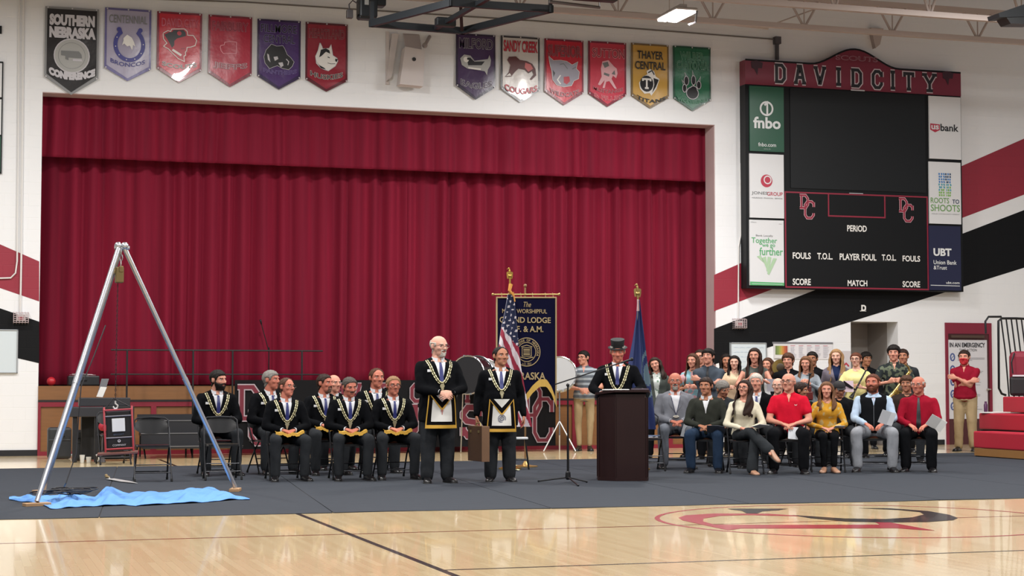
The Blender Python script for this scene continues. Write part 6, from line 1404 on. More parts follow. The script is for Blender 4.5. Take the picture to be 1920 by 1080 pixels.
b = MB(); b.cyl(G(924, 552), G(1048, 552), .012); b.sph(G(924, 552), .02); b.sph(G(1048, 552), .02); b.build('crossbar', M('brass', '#c9a76a', .3, .8), r, True)
b = MB(); z_ = G(986, 552).z; b.cyl((0, .03, .02), (0, .03, z_ + .1), .013); b.sph((0, .03, z_ + .13), .025); b.build('pole', M('pole_wood', '#8b6a45', .4), r); b = MB(); b.lathe([(.18, 0), (.18, .015), (.05, .03), (.02, .08)], (0, .03, .008)); b.build('base', M('brass', '#c9a76a'), r, True)
b = MB()
for u in (940, 953, 976, 998, 1022, 1036): b.tube([G(u, 549), G(u + 1, 558, -.008)], .006, 5)
b.build('hanging_loops', gthr, r)
bot = [(930, 765), (944, 782), (958, 795), (974, 775), (986, 745), (998, 729), (1011, 717), (1024, 717), (1033, 730), (1043, 756)]
us = np.linspace(930, 1043, 46); vb = np.interp(us, [p[0] for p in bot], [p[1] for p in bot])
def bg_(z0=0, y=0):
    b = MB(); nv = 12
    for y_ in (y, y + .006): b.grid(lambda i, j: tuple(G(us[int(round(i * 45))], 557 + (vb[int(round(i * 45))] - 557) * j, y_ + .006 * sin(i * 12))), 46, nv)
    return b
bg_().build('cloth', bnavy, r, True)
b = MB(); b.tube([G(931, 557, -.01), G(931, 765, -.01)], .012, 6); b.tube([G(1042, 557, -.01), G(1042, 758, -.01)], .012, 6); b.tube([G(930, 558, -.01), G(1043, 558, -.01)], .012, 6); b.build('gold_border', gthr, r)
b = MB(); b.grid(lambda i, j: tuple(G(us[int(round(i * 45))], vb[int(round(i * 45))] - 6 + 14 * j, -.012 - .006 * j + .004 * sin(i * 200))), 46, 3); b.build('bottom_fringe', gy, r, True)
b = MB(); b.T = Matrix.Translation((0, -.016, 0)); b.mat(gthr)
for t, ua, ub, va, vb_, bo_ in (('The', 981, 995, 566, 576, 0), ('MOST WORSHIPFUL', 941, 1025, 579, 588, .01), ('GRAND LODGE', 936, 1032, 594, 606, .02), ('A.F. & A.M.', 955, 1018, 611, 623, .02), ('NEBRASKA', 946, 1022, 698, 712, .02)):
    p0 = G(ua, va); p1 = G(ub, vb_); b.text(t, p0.x, p1.x, p1.z, p0.z, 1, bold=bo_, shear=.3 if t == 'The' else 0)
b.build('gold_lettering', None, r)['kind'] = 'stuff'
b = MB(); c_ = G(987, 660, -.012); b.T = Matrix.Translation((c_.x, c_.y, c_.z)); R_ = .205; b.mat(gthr).ring((0, 0), R_, .012, 1, 40); b.ring((0, 0), R_ * .68, .010, 1, 36)
for t, a0, sg in (('GRAND LODGE OF NEBRASKA', 205, -1),):
    for i, ch in enumerate(t):
        if ch == ' ': continue
        an = radians(a0 - i * 230 / len(t)); cx, cz = R_ * .84 * cos(an), R_ * .84 * sin(an); vs, fs = textmesh(ch, .02); mx_ = max(p_[0] for p_ in vs) / 2; rot = an - pi / 2
        out = [(cx + (p_[0] - mx_) * .045 * cos(rot) - (p_[1] - .35) * .045 * sin(rot), -.002, cz + (p_[0] - mx_) * .045 * sin(rot) + (p_[1] - .35) * .045 * cos(rot)) for p_ in vs]; b.add(out, fs)
p_ = 'A.D. 1857'; b.text(p_, -.07, .07, -R_ * .92, -R_ * .76, 1)
b.line([(-.07, -.06), (-.07, .06), (.07, .06), (.07, -.06)], .010, 1, True); b.line([(-.05, -.03), (.05, -.03)], .02, 1); b.line([(-.05, .0), (.05, .0)], .012, 1); b.line([(-.05, .03), (.05, .03)], .02, 1); b.line([(-.085, .075), (0, .10), (.085, .075)], .010, 1); b.line([(-.1, -.075), (0, -.095), (.1, -.075)], .012, 1)
b.build('gold_seal', None, r)['kind'] = 'stuff'
# ------------------------------------------------------------- flags
fgold = M('flag_brass', '#c8a352', .25, .85)
def eagle(parent, c, s_, m=fgold):
    b = MB(); b.sph(c, (.035 * s_, .03 * s_, .035 * s_)); b.cap(c + Vector((0, 0, .03)) * s_, .02 * s_, c + Vector((-.01, 0, .10)) * s_, .017 * s_); b.sph(c + Vector((-.02, 0, .125)) * s_, .018 * s_); b.cap(c + Vector((-.035, 0, .122)) * s_, .006 * s_, c + Vector((-.055, 0, .112)) * s_, .002)
    for q_ in (-1, 1): b.slab([c + Vector(p_) * s_ for p_ in ((q_ * .012, 0, .06), (q_ * .035, .01, .075), (q_ * .055, .01, .06), (q_ * .052, .01, .0), (q_ * .04, .01, -.05), (q_ * .015, 0, -.03))], Vector((0, .012, 0)) * s_)
    b.cap(c - Vector((0, 0, .03)) * s_, .02 * s_, c - Vector((0, 0, .09)) * s_, .012 * s_); b.build('eagle_finial', m, parent, True)
YF = 23.3; o = onY(957, 560, YF); og = Vector((o.x, YF, 0)); r = empty('national_flag', og, label='draped stars and stripes flag on a gold eagle pole behind the stout man', cat='flag')
b = MB(); b.cyl((0, .02, .02), (0, .02, onY(957, 520, YF).z), .013); b.build('pole', fgold, r); b = MB(); b.lathe([(.16, 0), (.16, .02), (.05, .05), (.02, .1)], (0, .02, .008)); b.build('base', fgold, r, True); eagle(r, onY(957, 520, YF) - og + Vector((0, .02, .02)), .85)
b = MB(); b.tube([onY(957, 533, YF) - og - Vector((0, .02, 0)), onY(954, 545, YF) - og - Vector((0, .035, 0)), onY(962, 556, YF) - og - Vector((0, .05, 0))], [.03, .025, .012], 8); b.tube([onY(960, 548, YF) - og - Vector((0, .05, 0)), onY(963, 566, YF) - og - Vector((0, .06, 0))], .010, 6); b.build('gold_cord', M('cord_orange', '#c98a3a', .6), r, True)
fw_, fr_, fbl = M('flag_white', '#cfc7cc', .7), M('flag_red', '#8f2038', .7), M('flag_blue', '#1d2545', .7)
def usp(u, v):
    if v < 607 + (u - 936) * 1.25:
        du = (u + .30 * (v - 560)) % 9.0; dv = (v + (4.5 if int((u + .30 * (v - 560)) / 9) % 2 else 0)) % 10.0
        return 0 if (du - 4.5) ** 2 * .9 + (dv - 5) ** 2 < 3.6 else 2
    s_ = (u - .42 * (v - 600)); return 0 if int((s_ + 400) / 8.5) % 2 else 1
cloth('flag_cloth', [(952, 552), (947, 580), (941, 610), (935, 650), (933, 700), (936, 800)], [(963, 552), (967, 590), (971, 640), (976, 690), (984, 735), (996, 800)], YF, fw_, r, og, 2.3, .045, 60, 110, ([fw_, fr_, fbl], usp))
YN = 22.6; o = onY(1197, 560, YN); og = Vector((o.x, YN, 0)); r = empty('state_flag', og, label='draped dark blue state flag on an eagle pole behind the lectern', cat='flag')
b = MB(); b.cyl((0, .02, .02), (0, .02, onY(1197, 556, YN).z), .013); b.build('pole', M('pole_white', '#c9bba8', .4), r); b = MB(); b.lathe([(.16, 0), (.16, .02), (.05, .05), (.02, .1)], (0, .02, .008)); b.build('base', fgold, r, True); eagle(r, onY(1197, 553, YN) - og + Vector((0, .02, .02)), 1.0, M('brass_old', '#a98f5a', .3, .8))
sb_, ss_, sr_ = M('stateflag_blue', '#23305f', .7), M('stateflag_seal', '#5f7480', .7), M('ribbon_pink', '#cfb0b4', .6)
cloth('flag_cloth', [(1195, 562), (1193, 590), (1186, 640), (1179, 680), (1176, 740), (1178, 805)], [(1199, 562), (1202, 590), (1208, 640), (1213, 680), (1221, 740), (1228, 805)], YN, sb_, r, og, 2.2, .05, 40, 70, ([sb_, ss_, sr_], lambda u, v: (2 if v < 582 and u < 1198 else (1 if .62 < ((u - 1215) / 13) ** 2 + ((v - 700) / 46) ** 2 < 1.0 or ((u - 1215) / 13) ** 2 + ((v - 700) / 46) ** 2 < .25 else 0))))
# ------------------------------------------------------------- drums
chrome = M('chrome', '#b9bcc0', .2, .9); dsh = M('drum_shell', '#17171a', .25, coat=.6); dhd = M('drum_head', '#a7a8aa', .5)
def drum(name, c, R_, dep, rz, label, tilt=0, hd=None):
    r = empty(name, c, rz, label=label, cat='drum'); r.rotation_euler = (tilt, 0, rz)
    def ring(rr, y, t): return [(rr * cos(a_), y, rr * sin(a_)) for a_ in np.linspace(0, 2 * pi, 33)[:-1]]
    b = MB(); b.tube([(0, -dep / 2, 0), (0, dep / 2, 0)], R_ * .97, 32); b.build('shell', dsh, r, True)
    for s_ in (-1, 1):
        b = MB(); b.tube([(0, s_ * dep / 2, 0), (0, s_ * (dep / 2 + .006), 0)], R_ * .95, 32); b.build('drum_head', hd or dhd, r); b = MB(); b.tube(ring(R_, s_ * dep / 2, 0), .014, 6, True); b.build('hoop', chrome, r, True)
    for k in range(8):
        a_ = 2 * pi * k / 8 + .2; b = MB(); x, z = R_ * 1.01 * cos(a_), R_ * 1.01 * sin(a_); b.cyl((x, -dep / 2 - .02, z), (x, dep / 2 + .02, z), .006, n=6); b.box((x, -dep / 2, z), (.03, .03, .03)); b.build('tension_rod', chrome, r)
    return r
c = onY(906, 706, 29.3); d0_ = drum('bass_drum', c, .31, .26, -.31 + radians(10), 'white headed drum half hidden behind the stout man with the case')
b = MB(); b.cyl((0, .05, -.2), (0, .05, -c.z + .01), .014); b.build('stand_pole', chrome, d0_)
c = onY(886, 703, 28.7); d1_ = drum('bass_drum', c, .33, .34, -.31 - radians(28), 'black bass drum standing between the two stout officers', 0, M('drum_head_black', '#1b1a1e', .3, coat=.5))
b = MB()
for x in (-.25, .25): b.cyl((x, -.1, -.30), (x * 1.5, -.25, -c.z + .01), .012); b.cyl((x, .1, -.30), (x * 1.5, .25, -c.z + .01), .012)
b.cyl((-.25, 0, -.30), (.25, 0, -.30), .014); b.build('stand', chrome, d1_)
c = onY(1049, 702, 29.0); d2_ = drum('marching_drum', c, .30, .22, -.33, 'drum with white head on a silver stand right of the lodge banner', -.1); b = MB(); b.box((-.12, -.125, .12), (.14, .01, .05)); b.build('badge_plate', M('plate_grey', '#8a8d92', .4), d2_)
b = MB(); b.cyl((0, .1, -.2), (0, .1, -c.z + .3), .014); b.build('stand_pole', chrome, d2_)
for an in (90, 200, 340): b = MB(); b.cyl((0, .1, -c.z + .55), (.30 * cos(radians(an)), .1 + .30 * sin(radians(an)), -c.z + .012), .012); b.build('stand_leg', M('stand_white', '#cfcfd0', .3, .5), d2_)
# stool
q = onZ(975, 882); r = empty('stool', (q.x, q.y + .12, .006), -.3, label='low black stool with white top behind the stout man', cat='stool')
b = MB(); b.rbox((0, 0, .44), (.30, .26, .03), .01); b.build('seat', M('stool_top', '#c2c6c8', .4), r)
for x in (-1, 1):
    for y in (-1, 1): b = MB(); b.cyl((x * .11, y * .09, .43), (x * .16, y * .13, .005), .011); b.build('leg', chf, r)
b = MB(); b.tube([(-.145, -.115, .14), (.145, -.115, .14), (.145, .115, .14), (-.145, .115, .14)], .008, 6, True); b.build('foot_ring', chf, r)
for i, (u, v, w_, l_) in enumerate(((975, 876, .28, .16), (962, 884, .16, .12))):
    q = onZ(u, v); b = MB(); b.grid(lambda s_, t: ((s_ - .5) * w_, (t - .5) * l_, .008 + .02 * abs(sin(s_ * 7 + t * 5))), 7, 5); n = len(b.v); b.grid(lambda s_, t: ((s_ - .5) * w_, (t - .5) * l_, .006 + .018 * abs(sin(s_ * 7 + t * 5))), 7, 5); o = b.build('crumpled_paper', M('paper_cream', '#d8d2a8', .7), None, True, (q.x, q.y, .004)); setp(o, ('pale flat paper sheet on the floor under the low stool', 'crumpled yellowish paper on the floor beside the stout man\'s shoe')[i], 'paper')
# ------------------------------------------------------------- wooden case in the hand
cz_ = onY(897, 832, 20.3); az = atan2(cz_.x, cz_.y); r = empty('wooden_case', (cz_.x, cz_.y, cz_.z), -az + radians(24), label='flat brown wooden case carried by the stout dark haired man', cat='case')
wal = M('walnut', '#4a3528', .45, var=.2, scale=4, aniso=(2, 2, 14)); wal2 = M('walnut_edge', '#6b4f3a', .45, var=.15, scale=5)
b = MB(); b.rbox((0, 0, 0), (.10, .42, .42), .006); b.build('body', wal, r)
b = MB(); b.rbox((0, -.214, 0), (.102, .012, .424), .003); b.rbox((0, .0, .214), (.102, .43, .008), .003); b.build('edge_band', wal2, r)
b = MB(); b.tube([(0, -.07, .215), (0, -.06, .25), (0, .06, .25), (0, .07, .215)], .009, 6); b.build('handle', M('handle_brass', '#9a8a60', .3, .7), r, True); b = MB(); b.rbox((-.053, -.12, .15), (.006, .04, .03), .002); b.rbox((-.053, .12, .15), (.006, .04, .03), .002); b.build('latch', M('handle_brass', '#9a8a60'), r)
# ------------------------------------------------------------- steel tripod with hoist and hanging stone
pipe = M('galvanised_pipe', '#b9bcc2', .28, .75); Yt = 18.95
ap = onY(227, 466, Yt); F1 = onZ(69, 950); F2 = onZ(441, 922); F3 = onZ(82, 926)
r = empty('lifting_tripod', (ap.x, ap.y, 0), label='tall galvanised pipe tripod with a chain hoist over a blue cloth', cat='tripod'); og = Vector((ap.x, ap.y, 0))
for k, (f_, dx) in enumerate(((F1, -.03), (F2, .04), (F3, 0))):
    b = MB(); top_ = ap - og + Vector((dx, -.02 + .03 * k, 0)); ft = Vector((f_.x, f_.y, .05)) - og; d_ = (top_ - ft).normalized(); b.cyl(ft, top_, .026, n=14); b.cyl(ft + d_ * 1.32, ft + d_ * 1.40, .030, n=14); b.build('leg', pipe, r, True)
    b = MB(); R_ = Euler((0, 0, .3 + k)).to_matrix(); b.rbox((ft.x, ft.y, .022), (.26, .11, .035), .005, R_); b.build('foot_block', M('block_wood', '#a98560', .6, var=.15, scale=8), r)
b = MB(); c_ = ap - og; b.sph(c_ + Vector((-.03, 0, .03)), .04); b.sph(c_ + Vector((.04, 0, .03)), .04); b.cyl(c_ + Vector((-.07, 0, .01)), c_ + Vector((.09, 0, .01)), .02); b.build('apex_coupling', pipe, r, True)
def chain(b, p0, p1, rr=.014, t=.004):
    p0, p1 = Vector(p0), Vector(p1); L_ = (p1 - p0).length; n = max(2, int(L_ / (rr * 2.6))); d_ = (p1 - p0) / n
    for i in range(n):
        c = p0 + d_ * (i + .5); X_ = Vector((1, 0, 0)) if i % 2 else Vector((0, 1, 0)); dn = d_.normalized(); b.tube([c + X_ * rr * .7 * cos(a_) + dn * rr * 1.6 * sin(a_) for a_ in np.linspace(0, 2 * pi, 9)[:-1]], t, 5, True)
hx = onY(225, 500, Yt) - og
b = MB(); chain(b, c_ + Vector((0, 0, 0)), Vector((0, 0, hx.z)), .022, .007); b.build('hoist_chain', M('chain_steel', '#a8a6a8', .3, .8), r)
b = MB(); b.rbox((-.015, 0, hx.z - .09), (.09, .10, .17), .012); b.rbox((.0, -.03, hx.z - .03), (.05, .05, .07), .01); b.cyl((-.07, 0, hx.z - .05), (.03, 0, hx.z - .05), .04); b.build('hoist_body', M('hoist_brass', '#7c6a45', .4, .6), r)
b = MB(); chain(b, (-.03, 0, hx.z - .17), (-.04, 0, onY(222, 752, Yt).z), .010, .003); b.build('load_chain', M('chain_dark_steel', '#2a2224', .5, .5), r)
b = MB(); zz = onY(222, 762, Yt).z; b.tube([(-.04, 0, zz + .06), (-.04, 0, zz + .03), (-.015, 0, zz + .01), (-.02, 0, zz - .02), (-.05, 0, zz - .025), (-.065, 0, zz)], .010, 7); b.build('hook', M('hook_white', '#cfcdc8', .35, .5), r, True)
# the stone
zc = onY(228, 806, Yt); rs = empty('hanging_stone', (ap.x + .0, Yt, zc.z), -.10, label='black boxed stone in a red frame with white sheet hanging from the hoist', cat='stone'); rs.rotation_euler = (0, radians(-3), -.10)
b = MB(); b.rbox((0, .08, .0), (.26, .24, .40), .01); b.build('block', M('stone_black', '#17161a', .4), rs)
rf = M('frame_red', '#9c3038', .5); 
for x in (-.145, .145): b = MB(); b.tube([(x, -.06, -.23), (x, -.06, .21), (x, -.04, .235), (x, .12, .24)], .011, 7); b.build('frame_upright', rf, rs, True)
b = MB(); b.cyl((-.145, -.06, .215), (.145, -.06, .215), .010); b.cyl((-.145, -.06, -.20), (.145, -.06, -.20), .010); b.build('frame_bar', rf, rs)
b = MB(); b.cyl((-.14, -.06, .15), (.14, -.06, .15), .007); b.build('strap', M('strap_grey', '#77747a', .5), rs); b = MB(); b.cyl((-.14, -.06, -.08), (.14, -.06, -.08), .007); b.build('strap', MATS['strap_grey'], rs)
b = MB(); b.rbox((0, -.068, .055), (.135, .006, .14), .002); b.build('white_sheet', M('paper_white', '#d6d5d3'), rs)
b = MB(); b.T = Matrix.Translation((0, -.058, 0)); b.mat(M('print_steel_blue', '#4a566a', .5)).text('BRIGHT', -.055, .055, -.055, -.035, 1); b.mat(sil).ring((.0, -.115), .012, .008, 1, 12); b.text('COMPANY', -.07, .07, -.17, -.15, 1); b.build('small_print', None, rs)['kind'] = 'stuff'
b = MB(); b.rbox((-.02, -.02, -.245), (.42, .30, .025), .004); b.build('base_board', M('board_brown', '#6b3f33', .6), rs)
b = MB(); b.tube([(-.13, 0, .24), (-.04, 0, .34), (.13, 0, .24)], .007, 6); b.build('sling', M('strap_dark', '#221d20', .6), rs)
# black power cord falling to a coiled pile
b = MB(); pts = [onY(198, 610, 18.8), onY(176, 668, 18.7), onY(152, 725, 18.6), onY(147, 790, 18.5), onY(143, 850, 18.5), onY(124, 905, 18.4), onZ(113, 926, .02)]; b.tube(pts, .007, 6); setp(b.build('power_cord', M('cord_black', '#17151a', .5), None, True), 'black cord running down beside the tripod leg to the coil', 'cord')
rr = random.Random(11); b = MB(); c_ = onZ(124, 942); pts = []
for k in range(150):
    t = k / 149; a_ = t * 2 * pi * 9; R_ = .06 + .12 * abs(sin(t * 11)) ; pts.append((c_.x + R_ * 1.6 * cos(a_) * (.7 + .5 * sin(t * 7)) + .05 * sin(t * 23), c_.y + R_ * 1.1 * sin(a_) + .06 * sin(t * 31), .085 + .06 * abs(sin(t * 40)) * (1 - t * .3)))
b.tube(pts, .008, 6); setp(b.build('coiled_cord', M('cord_black', '#17151a'), None, True), 'tangled pile of black cord on the blue cloth by the left foot', 'cord')
# blue cloth
T_ = [(17, 935), (60, 935), (112, 930), (180, 934), (200, 918), (215, 922), (240, 927), (300, 926), (370, 918), (400, 918), (432, 932), (468, 938)]; B_ = [(17, 939), (60, 946), (85, 951), (95, 957), (150, 953), (235, 949), (255, 951), (262, 950), (330, 946), (380, 944), (440, 939), (468, 939)]
b = MB()
def bl_(i, j, lo=0):
    u = 17 + (468 - 17) * i; vt = np.interp(u, [p_[0] for p_ in T_], [p_[1] for p_ in T_]); vb_ = np.interp(u, [p_[0] for p_ in B_], [p_[1] for p_ in B_]); p_ = onZ(u, vt + (vb_ - vt) * j)
    h = .016 + .014 * sin(i * 31 + 3 * sin(j * 4)) * sin(j * 6 + i * 9) + .012 * sin(i * 83 + j * 13) + (.05 * math.exp(-((u - 205) / 14) ** 2) * (1 - j)) + .035 * abs(sin(i * 19)) ** 6 * (.4 + .6 * j); e = min(j, 1 - j, i * 3, (1 - i) * 3) * 6
    return (p_.x, p_.y, .012 + max(.002, h) * min(1, .25 + e) - (.004 if lo else 0))
b.grid(lambda i, j: bl_(i, j), 130, 26); b.grid(lambda i, j: bl_(i, j, 1), 130, 26); setp(b.build('blue_cloth', M('blue_towel', '#5a8fd2', .85, bump=.4, scale=60, var=.08), None, True), 'rumpled bright blue cloth spread under the steel tripod', 'cloth')
# trowel
q = onZ(200, 900); q2 = onZ(258, 909); az_ = atan2(q2.y - q.y, q2.x - q.x); r = empty('trowel', (q.x, q.y, .02), az_, label='trowel with wooden handle and long pale blade on the grey floor covering', cat='trowel'); Lt = (q2 - q).length
b = MB(); b.cap((-.01, 0, .02), .018, (.09, 0, .02), .014); b.sph((-.02, 0, .035), .02); b.build('handle', M('trowel_wood', '#8a7550', .6), r, True); b = MB(); b.tube([(.08, 0, .02), (.13, 0, .0), (.16, 0, .0)], .008, 6); b.slab([(.14, -.05, 0), (Lt * .6, -.06, -.004), (Lt, 0, -.004), (Lt * .6, .06, -.004), (.14, .05, 0)], (0, 0, .006)); b.build('blade', M('blade_pale', '#d0d0cf', .3, .3), r)
# ------------------------------------------------------------- left: keyboard, cases, balls
YK = 27.6; kb = M('keyboard_black', '#1b1b1e', .4); o = onY(165, 860, YK); og = Vector((o.x, YK, 0)); K = lambda u, v, y=0: onY(u, v, YK) - og + Vector((0, y, 0)); r = empty('digital_piano', og, label='black digital piano with a music sheet on its desk in front of the stage', cat='piano')
def kbx(u0, u1, v0, v1, y0, y1, nm, m=kb): a_, c_ = K(u0, v0), K(u1, v1); b = MB(); b.rbox(((a_.x + c_.x) / 2, (y0 + y1) / 2, (a_.z + c_.z) / 2), (c_.x - a_.x, y1 - y0, a_.z - c_.z), .01); return b.build(nm, m, r)
kbx(150, 246, 746, 762, .15, .45, 'top_panel', M('piano_grey', '#2b2b2f', .4)); kbx(128, 196, 763, 781, -.25, .2, 'key_bed', M('piano_grey', '#2b2b2f')); kbx(135, 143, 781, 866, -.2, -.1, 'leg'); kbx(176, 182, 781, 866, -.2, -.1, 'leg'); kbx(155, 250, 768, 862, .25, .45, 'back_panel', M('piano_back', '#0f0f11', .6)); kbx(196, 252, 762, 850, .1, .3, 'side_panel', M('piano_back', '#0f0f11', .6))
b = MB(); a_ = K(183, 744); b.slab([K(183, 744, .2), K(196, 744, .2), K(207, 710, .28), K(193, 710, .28)], (0, .01, 0)); b.build('music_desk', M('desk_grey', '#4a4a4f', .4), r)
b = MB(); b.slab([K(182, 744), K(194, 745), K(202, 726), K(190, 725)], (0, .004, 0)); o = b.build('music_sheet', M('paper_white', '#d6d5d3'), None, False, og); o.location = og + Vector((0, .17, 0)); setp(o, 'white printed sheet standing on the piano music desk', 'sheet')
YC = 29.3; o = onY(165, 712, YC); r = empty('equipment_case', (o.x, D + .35, SZ), label='flat black case lying on the stage edge with white papers on top', cat='case'); b = MB(); b.rbox((0, 0, .09), (.52, .4, .17), .02); b.build('body', kb, r); b = MB(); b.rbox((0, -.205, .1), (.1, .02, .03), .005); b.build('handle', stm, r)
b = MB()
for k, (x, y, a_) in enumerate(((-.05, 0, .2), (.08, .02, -.2), (.0, -.03, .6))): b.rbox((x, y, .006 + .008 * k), (.28, .20, .006), .002, Euler((0, .04, a_)).to_matrix())
put('loose_papers', b, M('paper_white', '#d6d5d3'), (o.x - .02, D + .33, SZ + .178), 0, 'loose white papers on the black case at the stage edge', 'papers')
c = onY(96, 712, D + .3); b = MB(); b.sph((0, 0, 0), .075, 18, 12); put('red_ball', b, M('ball_red', '#b3202c', .4), (c.x, D + .3, SZ + .078), 0, 'small red ball on the stage floor at the far left', 'ball', smooth=True)
cs = M('case_grey', '#2c2e31', .5, bump=.2, scale=50)
for u0, u1, v0, v1, Y_, lb in ((90, 134, 801, 846, 28.7, 'wide dark grey hard case standing under the piano, left'), (140, 163, 806, 862, 28.0, 'narrow dark case standing between the piano legs')):
    a_, c_ = onY(u0, v0, Y_), onY(u1, v1, Y_); w_ = c_.x - a_.x; h_ = a_.z; r = empty('instrument_case', ((a_.x + c_.x) / 2, Y_ + .15, 0), label=lb, cat='case')
    b = MB(); b.rbox((0, 0, h_ / 2), (w_, .26, h_ - .01), .04); b.build('shell', cs, r); b = MB(); b.tube([(-.07, -.13, h_ * .72), (-.06, -.17, h_ * .72), (.06, -.17, h_ * .72), (.07, -.13, h_ * .72)], .01, 6); b.build('handle', stm, r); b = MB(); b.rbox((0, -.134, h_ * .6), (w_ * .9, .008, .015), .003); b.build('lid_seam', M('seam', '#56585b', .4, .5), r)
for u, v, h_, lb in ((154, 868, .12, 'white cup on the floor under the piano, larger'), (166, 868, .09, 'small white cup right of the larger cup under the piano')):
    q = onZ(u, v); b = MB(); b.lathe([(.028, 0), (.04, h_), (.036, h_), (.026, .006)], n=16); put('cup', b, M('cup_white', '#cfcfca', .4), (q.x, q.y, .002), 0, lb, 'cup', smooth=True)
q = onZ(121, 858); b = MB(); b.tube([(0, 0, .02), (.05, .03, .07), (.12, 0, .04), (.06, -.04, .02), (-.04, -.02, .06)], .016, 6); put('white_rag', b, M('cup_white', '#cfcfca'), (q.x, q.y, 0), 0, 'small crumpled white rag on the wooden floor left of the piano leg', 'rag', smooth=True)
q = onZ(183, 868); b = MB(); b.tube([(0, 0, .02), (.05, .03, .10), (.10, 0, .05), (.04, -.04, .03), (-.02, -.02, .12), (.08, 0, .16)], .016, 6); put('white_rag', b, M('cup_white', '#cfcfca'), (q.x, q.y, 0), 0, 'crumpled white rag on the floor right of the cups', 'rag', smooth=True)
q = onZ(191, 868); r = empty('red_mallet', (q.x, q.y, 0), label='red padded mallet standing upright in a grey stand by the piano', cat='mallet'); zz = onY(190, 800, q.y).z
b = MB(); b.cyl((0, 0, .1), (0, 0, zz - .1), .012); b.cyl((0, 0, .01), (0, 0, .1), .06, .03); b.build('stick', M('stick_grey', '#4b4648', .5), r, True); b = MB(); b.sph((0, 0, zz), (.06, .05, .065)); b.sph((.03, -.02, zz - .03), .04); b.build('mallet_head', M('mallet_red', '#b3253a', .6), r, True)
# thin microphone stand on the stage behind the rail
a_ = onY(490, 607, D + .55); r = empty('microphone_stand', (a_.x + .14, D + .55, SZ), label='thin grey microphone stand on the stage behind the seated men', cat='microphone stand')
z_ = a_.z - SZ; b = MB(); b.cyl((.0, 0, .02), (.0, 0, z_ * .62), .010); b.build('pole', stm, r); b = MB(); b.cyl((.0, 0, z_ * .55), (-.14, 0, z_), .008); b.build('boom', stm, r); b = MB(); b.lathe([(.13, 0), (.13, .02), (.02, .035)], n=20); b.build('base', stm, r, True); b = MB(); b.cap((-.14, 0, z_), .014, (-.155, 0, z_ + .06), .018); b.build('microphone', stm, r, True)
# ------------------------------------------------------------- bleachers on the right
q = onZ(1825, 856); X1 = q.x; br_ = M('bleacher_red', '#a81f33', .45); bw_ = M('bleacher_wood', '#8a6236', .5, var=.15, scale=4)
r = empty('bleachers', (X1, q.y, 0), label='red moulded bleacher seating, three rows at the right edge', cat='bleachers'); og = Vector((X1, q.y, 0))
def yend(u, X, z): # far end so that it shows at pixel column u
    d_ = ray(u, 800); return X * d_[1] / d_[0]
for k, (u, zt_) in enumerate(((1825, .42), (1836, .70), (1881, .98))):
    X = .62 * k; ye = yend(u, X1 + X, 0) - q.y; y0 = -11
    b = MB(); b.rbox((X + .02, (ye + y0) / 2, zt_ - .135), (.05, ye - y0, .27), .02); b.build('front_panel', br_, r)
    b = MB(); b.rbox((X + .20, (ye + y0) / 2, zt_ - .02), (.40, ye - y0, .045), .018); b.build('seat_board', br_, r)
    b = MB(); b.rbox((X + .5, (ye + y0) / 2, zt_ - .17), (.30, ye - y0, .03), .004); b.build('foot_board', bw_, r)
    b = MB(); b.bx((X + .02, ye - .06, 0), (X + .6, ye - .02, zt_ - .28)); b.build('end_frame', M('bleacher_steel', '#1b1b1e', .5, .4), r)
b = MB(); ye = yend(1829, X1 + .03, 0) - q.y; b.bx((.0, -11, .02), (.04, ye, .145)); b.build('kick_board', bw_, r)
for y in (-.6, -3, -6): b = MB(); b.cyl((.1, y, .04), (.1, y + .05, .04), .04); b.build('wheel', M('rubber', '#0e0e0f'), r)
# guard rail
YG2 = 27.3; g_ = lambda u, v: onY(u, v, YG2); o = g_(1893, 745); r = empty('guard_rail', o, label='black tubular guard rail with slanted bars at the end of the bleachers', cat='rail'); gm = M('rail_black', '#1a1c20', .4, .3); l_ = lambda u, v, y=0: g_(u, v) - o + Vector((0, y, 0))
b = MB(); b.tube([l_(1886, 741), l_(1878, 738), l_(1873, 728), l_(1872, 620), l_(1872, 602), l_(1878, 597), l_(1905, 597), l_(1925, 598)], .022, 8); b.build('outer_frame', gm, r, True)
b = MB(); b.tube([l_(1863, 625, .25), l_(1862, 602, .25), l_(1868, 593, .25), l_(1892, 593, .25)], .020, 8); b.build('outer_frame', gm, r, True)
for k in range(6): u = 1877 + k * 9.5; b = MB(); b.tube([l_(u, 598), l_(u + 8, 660), l_(u + 15, 745)], .014, 7); b.build('bar', gm, r, True)
o = g_(1912, 745); xk = X1 + 1.24 + .25; p_ = Vector((xk + .1, yend(1913, xk + .1, 0), .985)); r = empty('backpack', p_, -.4, label='maroon and black bag standing on the third bleacher row at the right edge', cat='bag')
b = MB(); b.rbox((0, 0, .40), (.34, .22, .78), .10); b.build('body', M('bag_maroon', '#7c1c30', .7), r); b = MB(); b.rbox((0, -.10, .18), (.38, .12, .34), .05); b.build('front_pocket', M('bag_black', '#17161a', .6), r); b = MB(); b.rbox((0, -.165, .36), (.30, .02, .03), .005); b.build('zip_strip', sil, r); b = MB(); b.tube([(-.1, -.1, .76), (-.16, -.14, .6), (-.14, -.14, .4)], .014, 6); b.build('strap', MATS['bag_black'], r)
xk = X1 + .62 + .2; p_ = Vector((xk, yend(1866, xk, 0), .703)); b = MB(); b.rbox((0, 0, .012), (.45, .3, .02), .004); put('clipboard', b, M('paper_white', '#d6d5d3'), p_, .3, 'white folder lying on the second bleacher row by the door', 'folder')
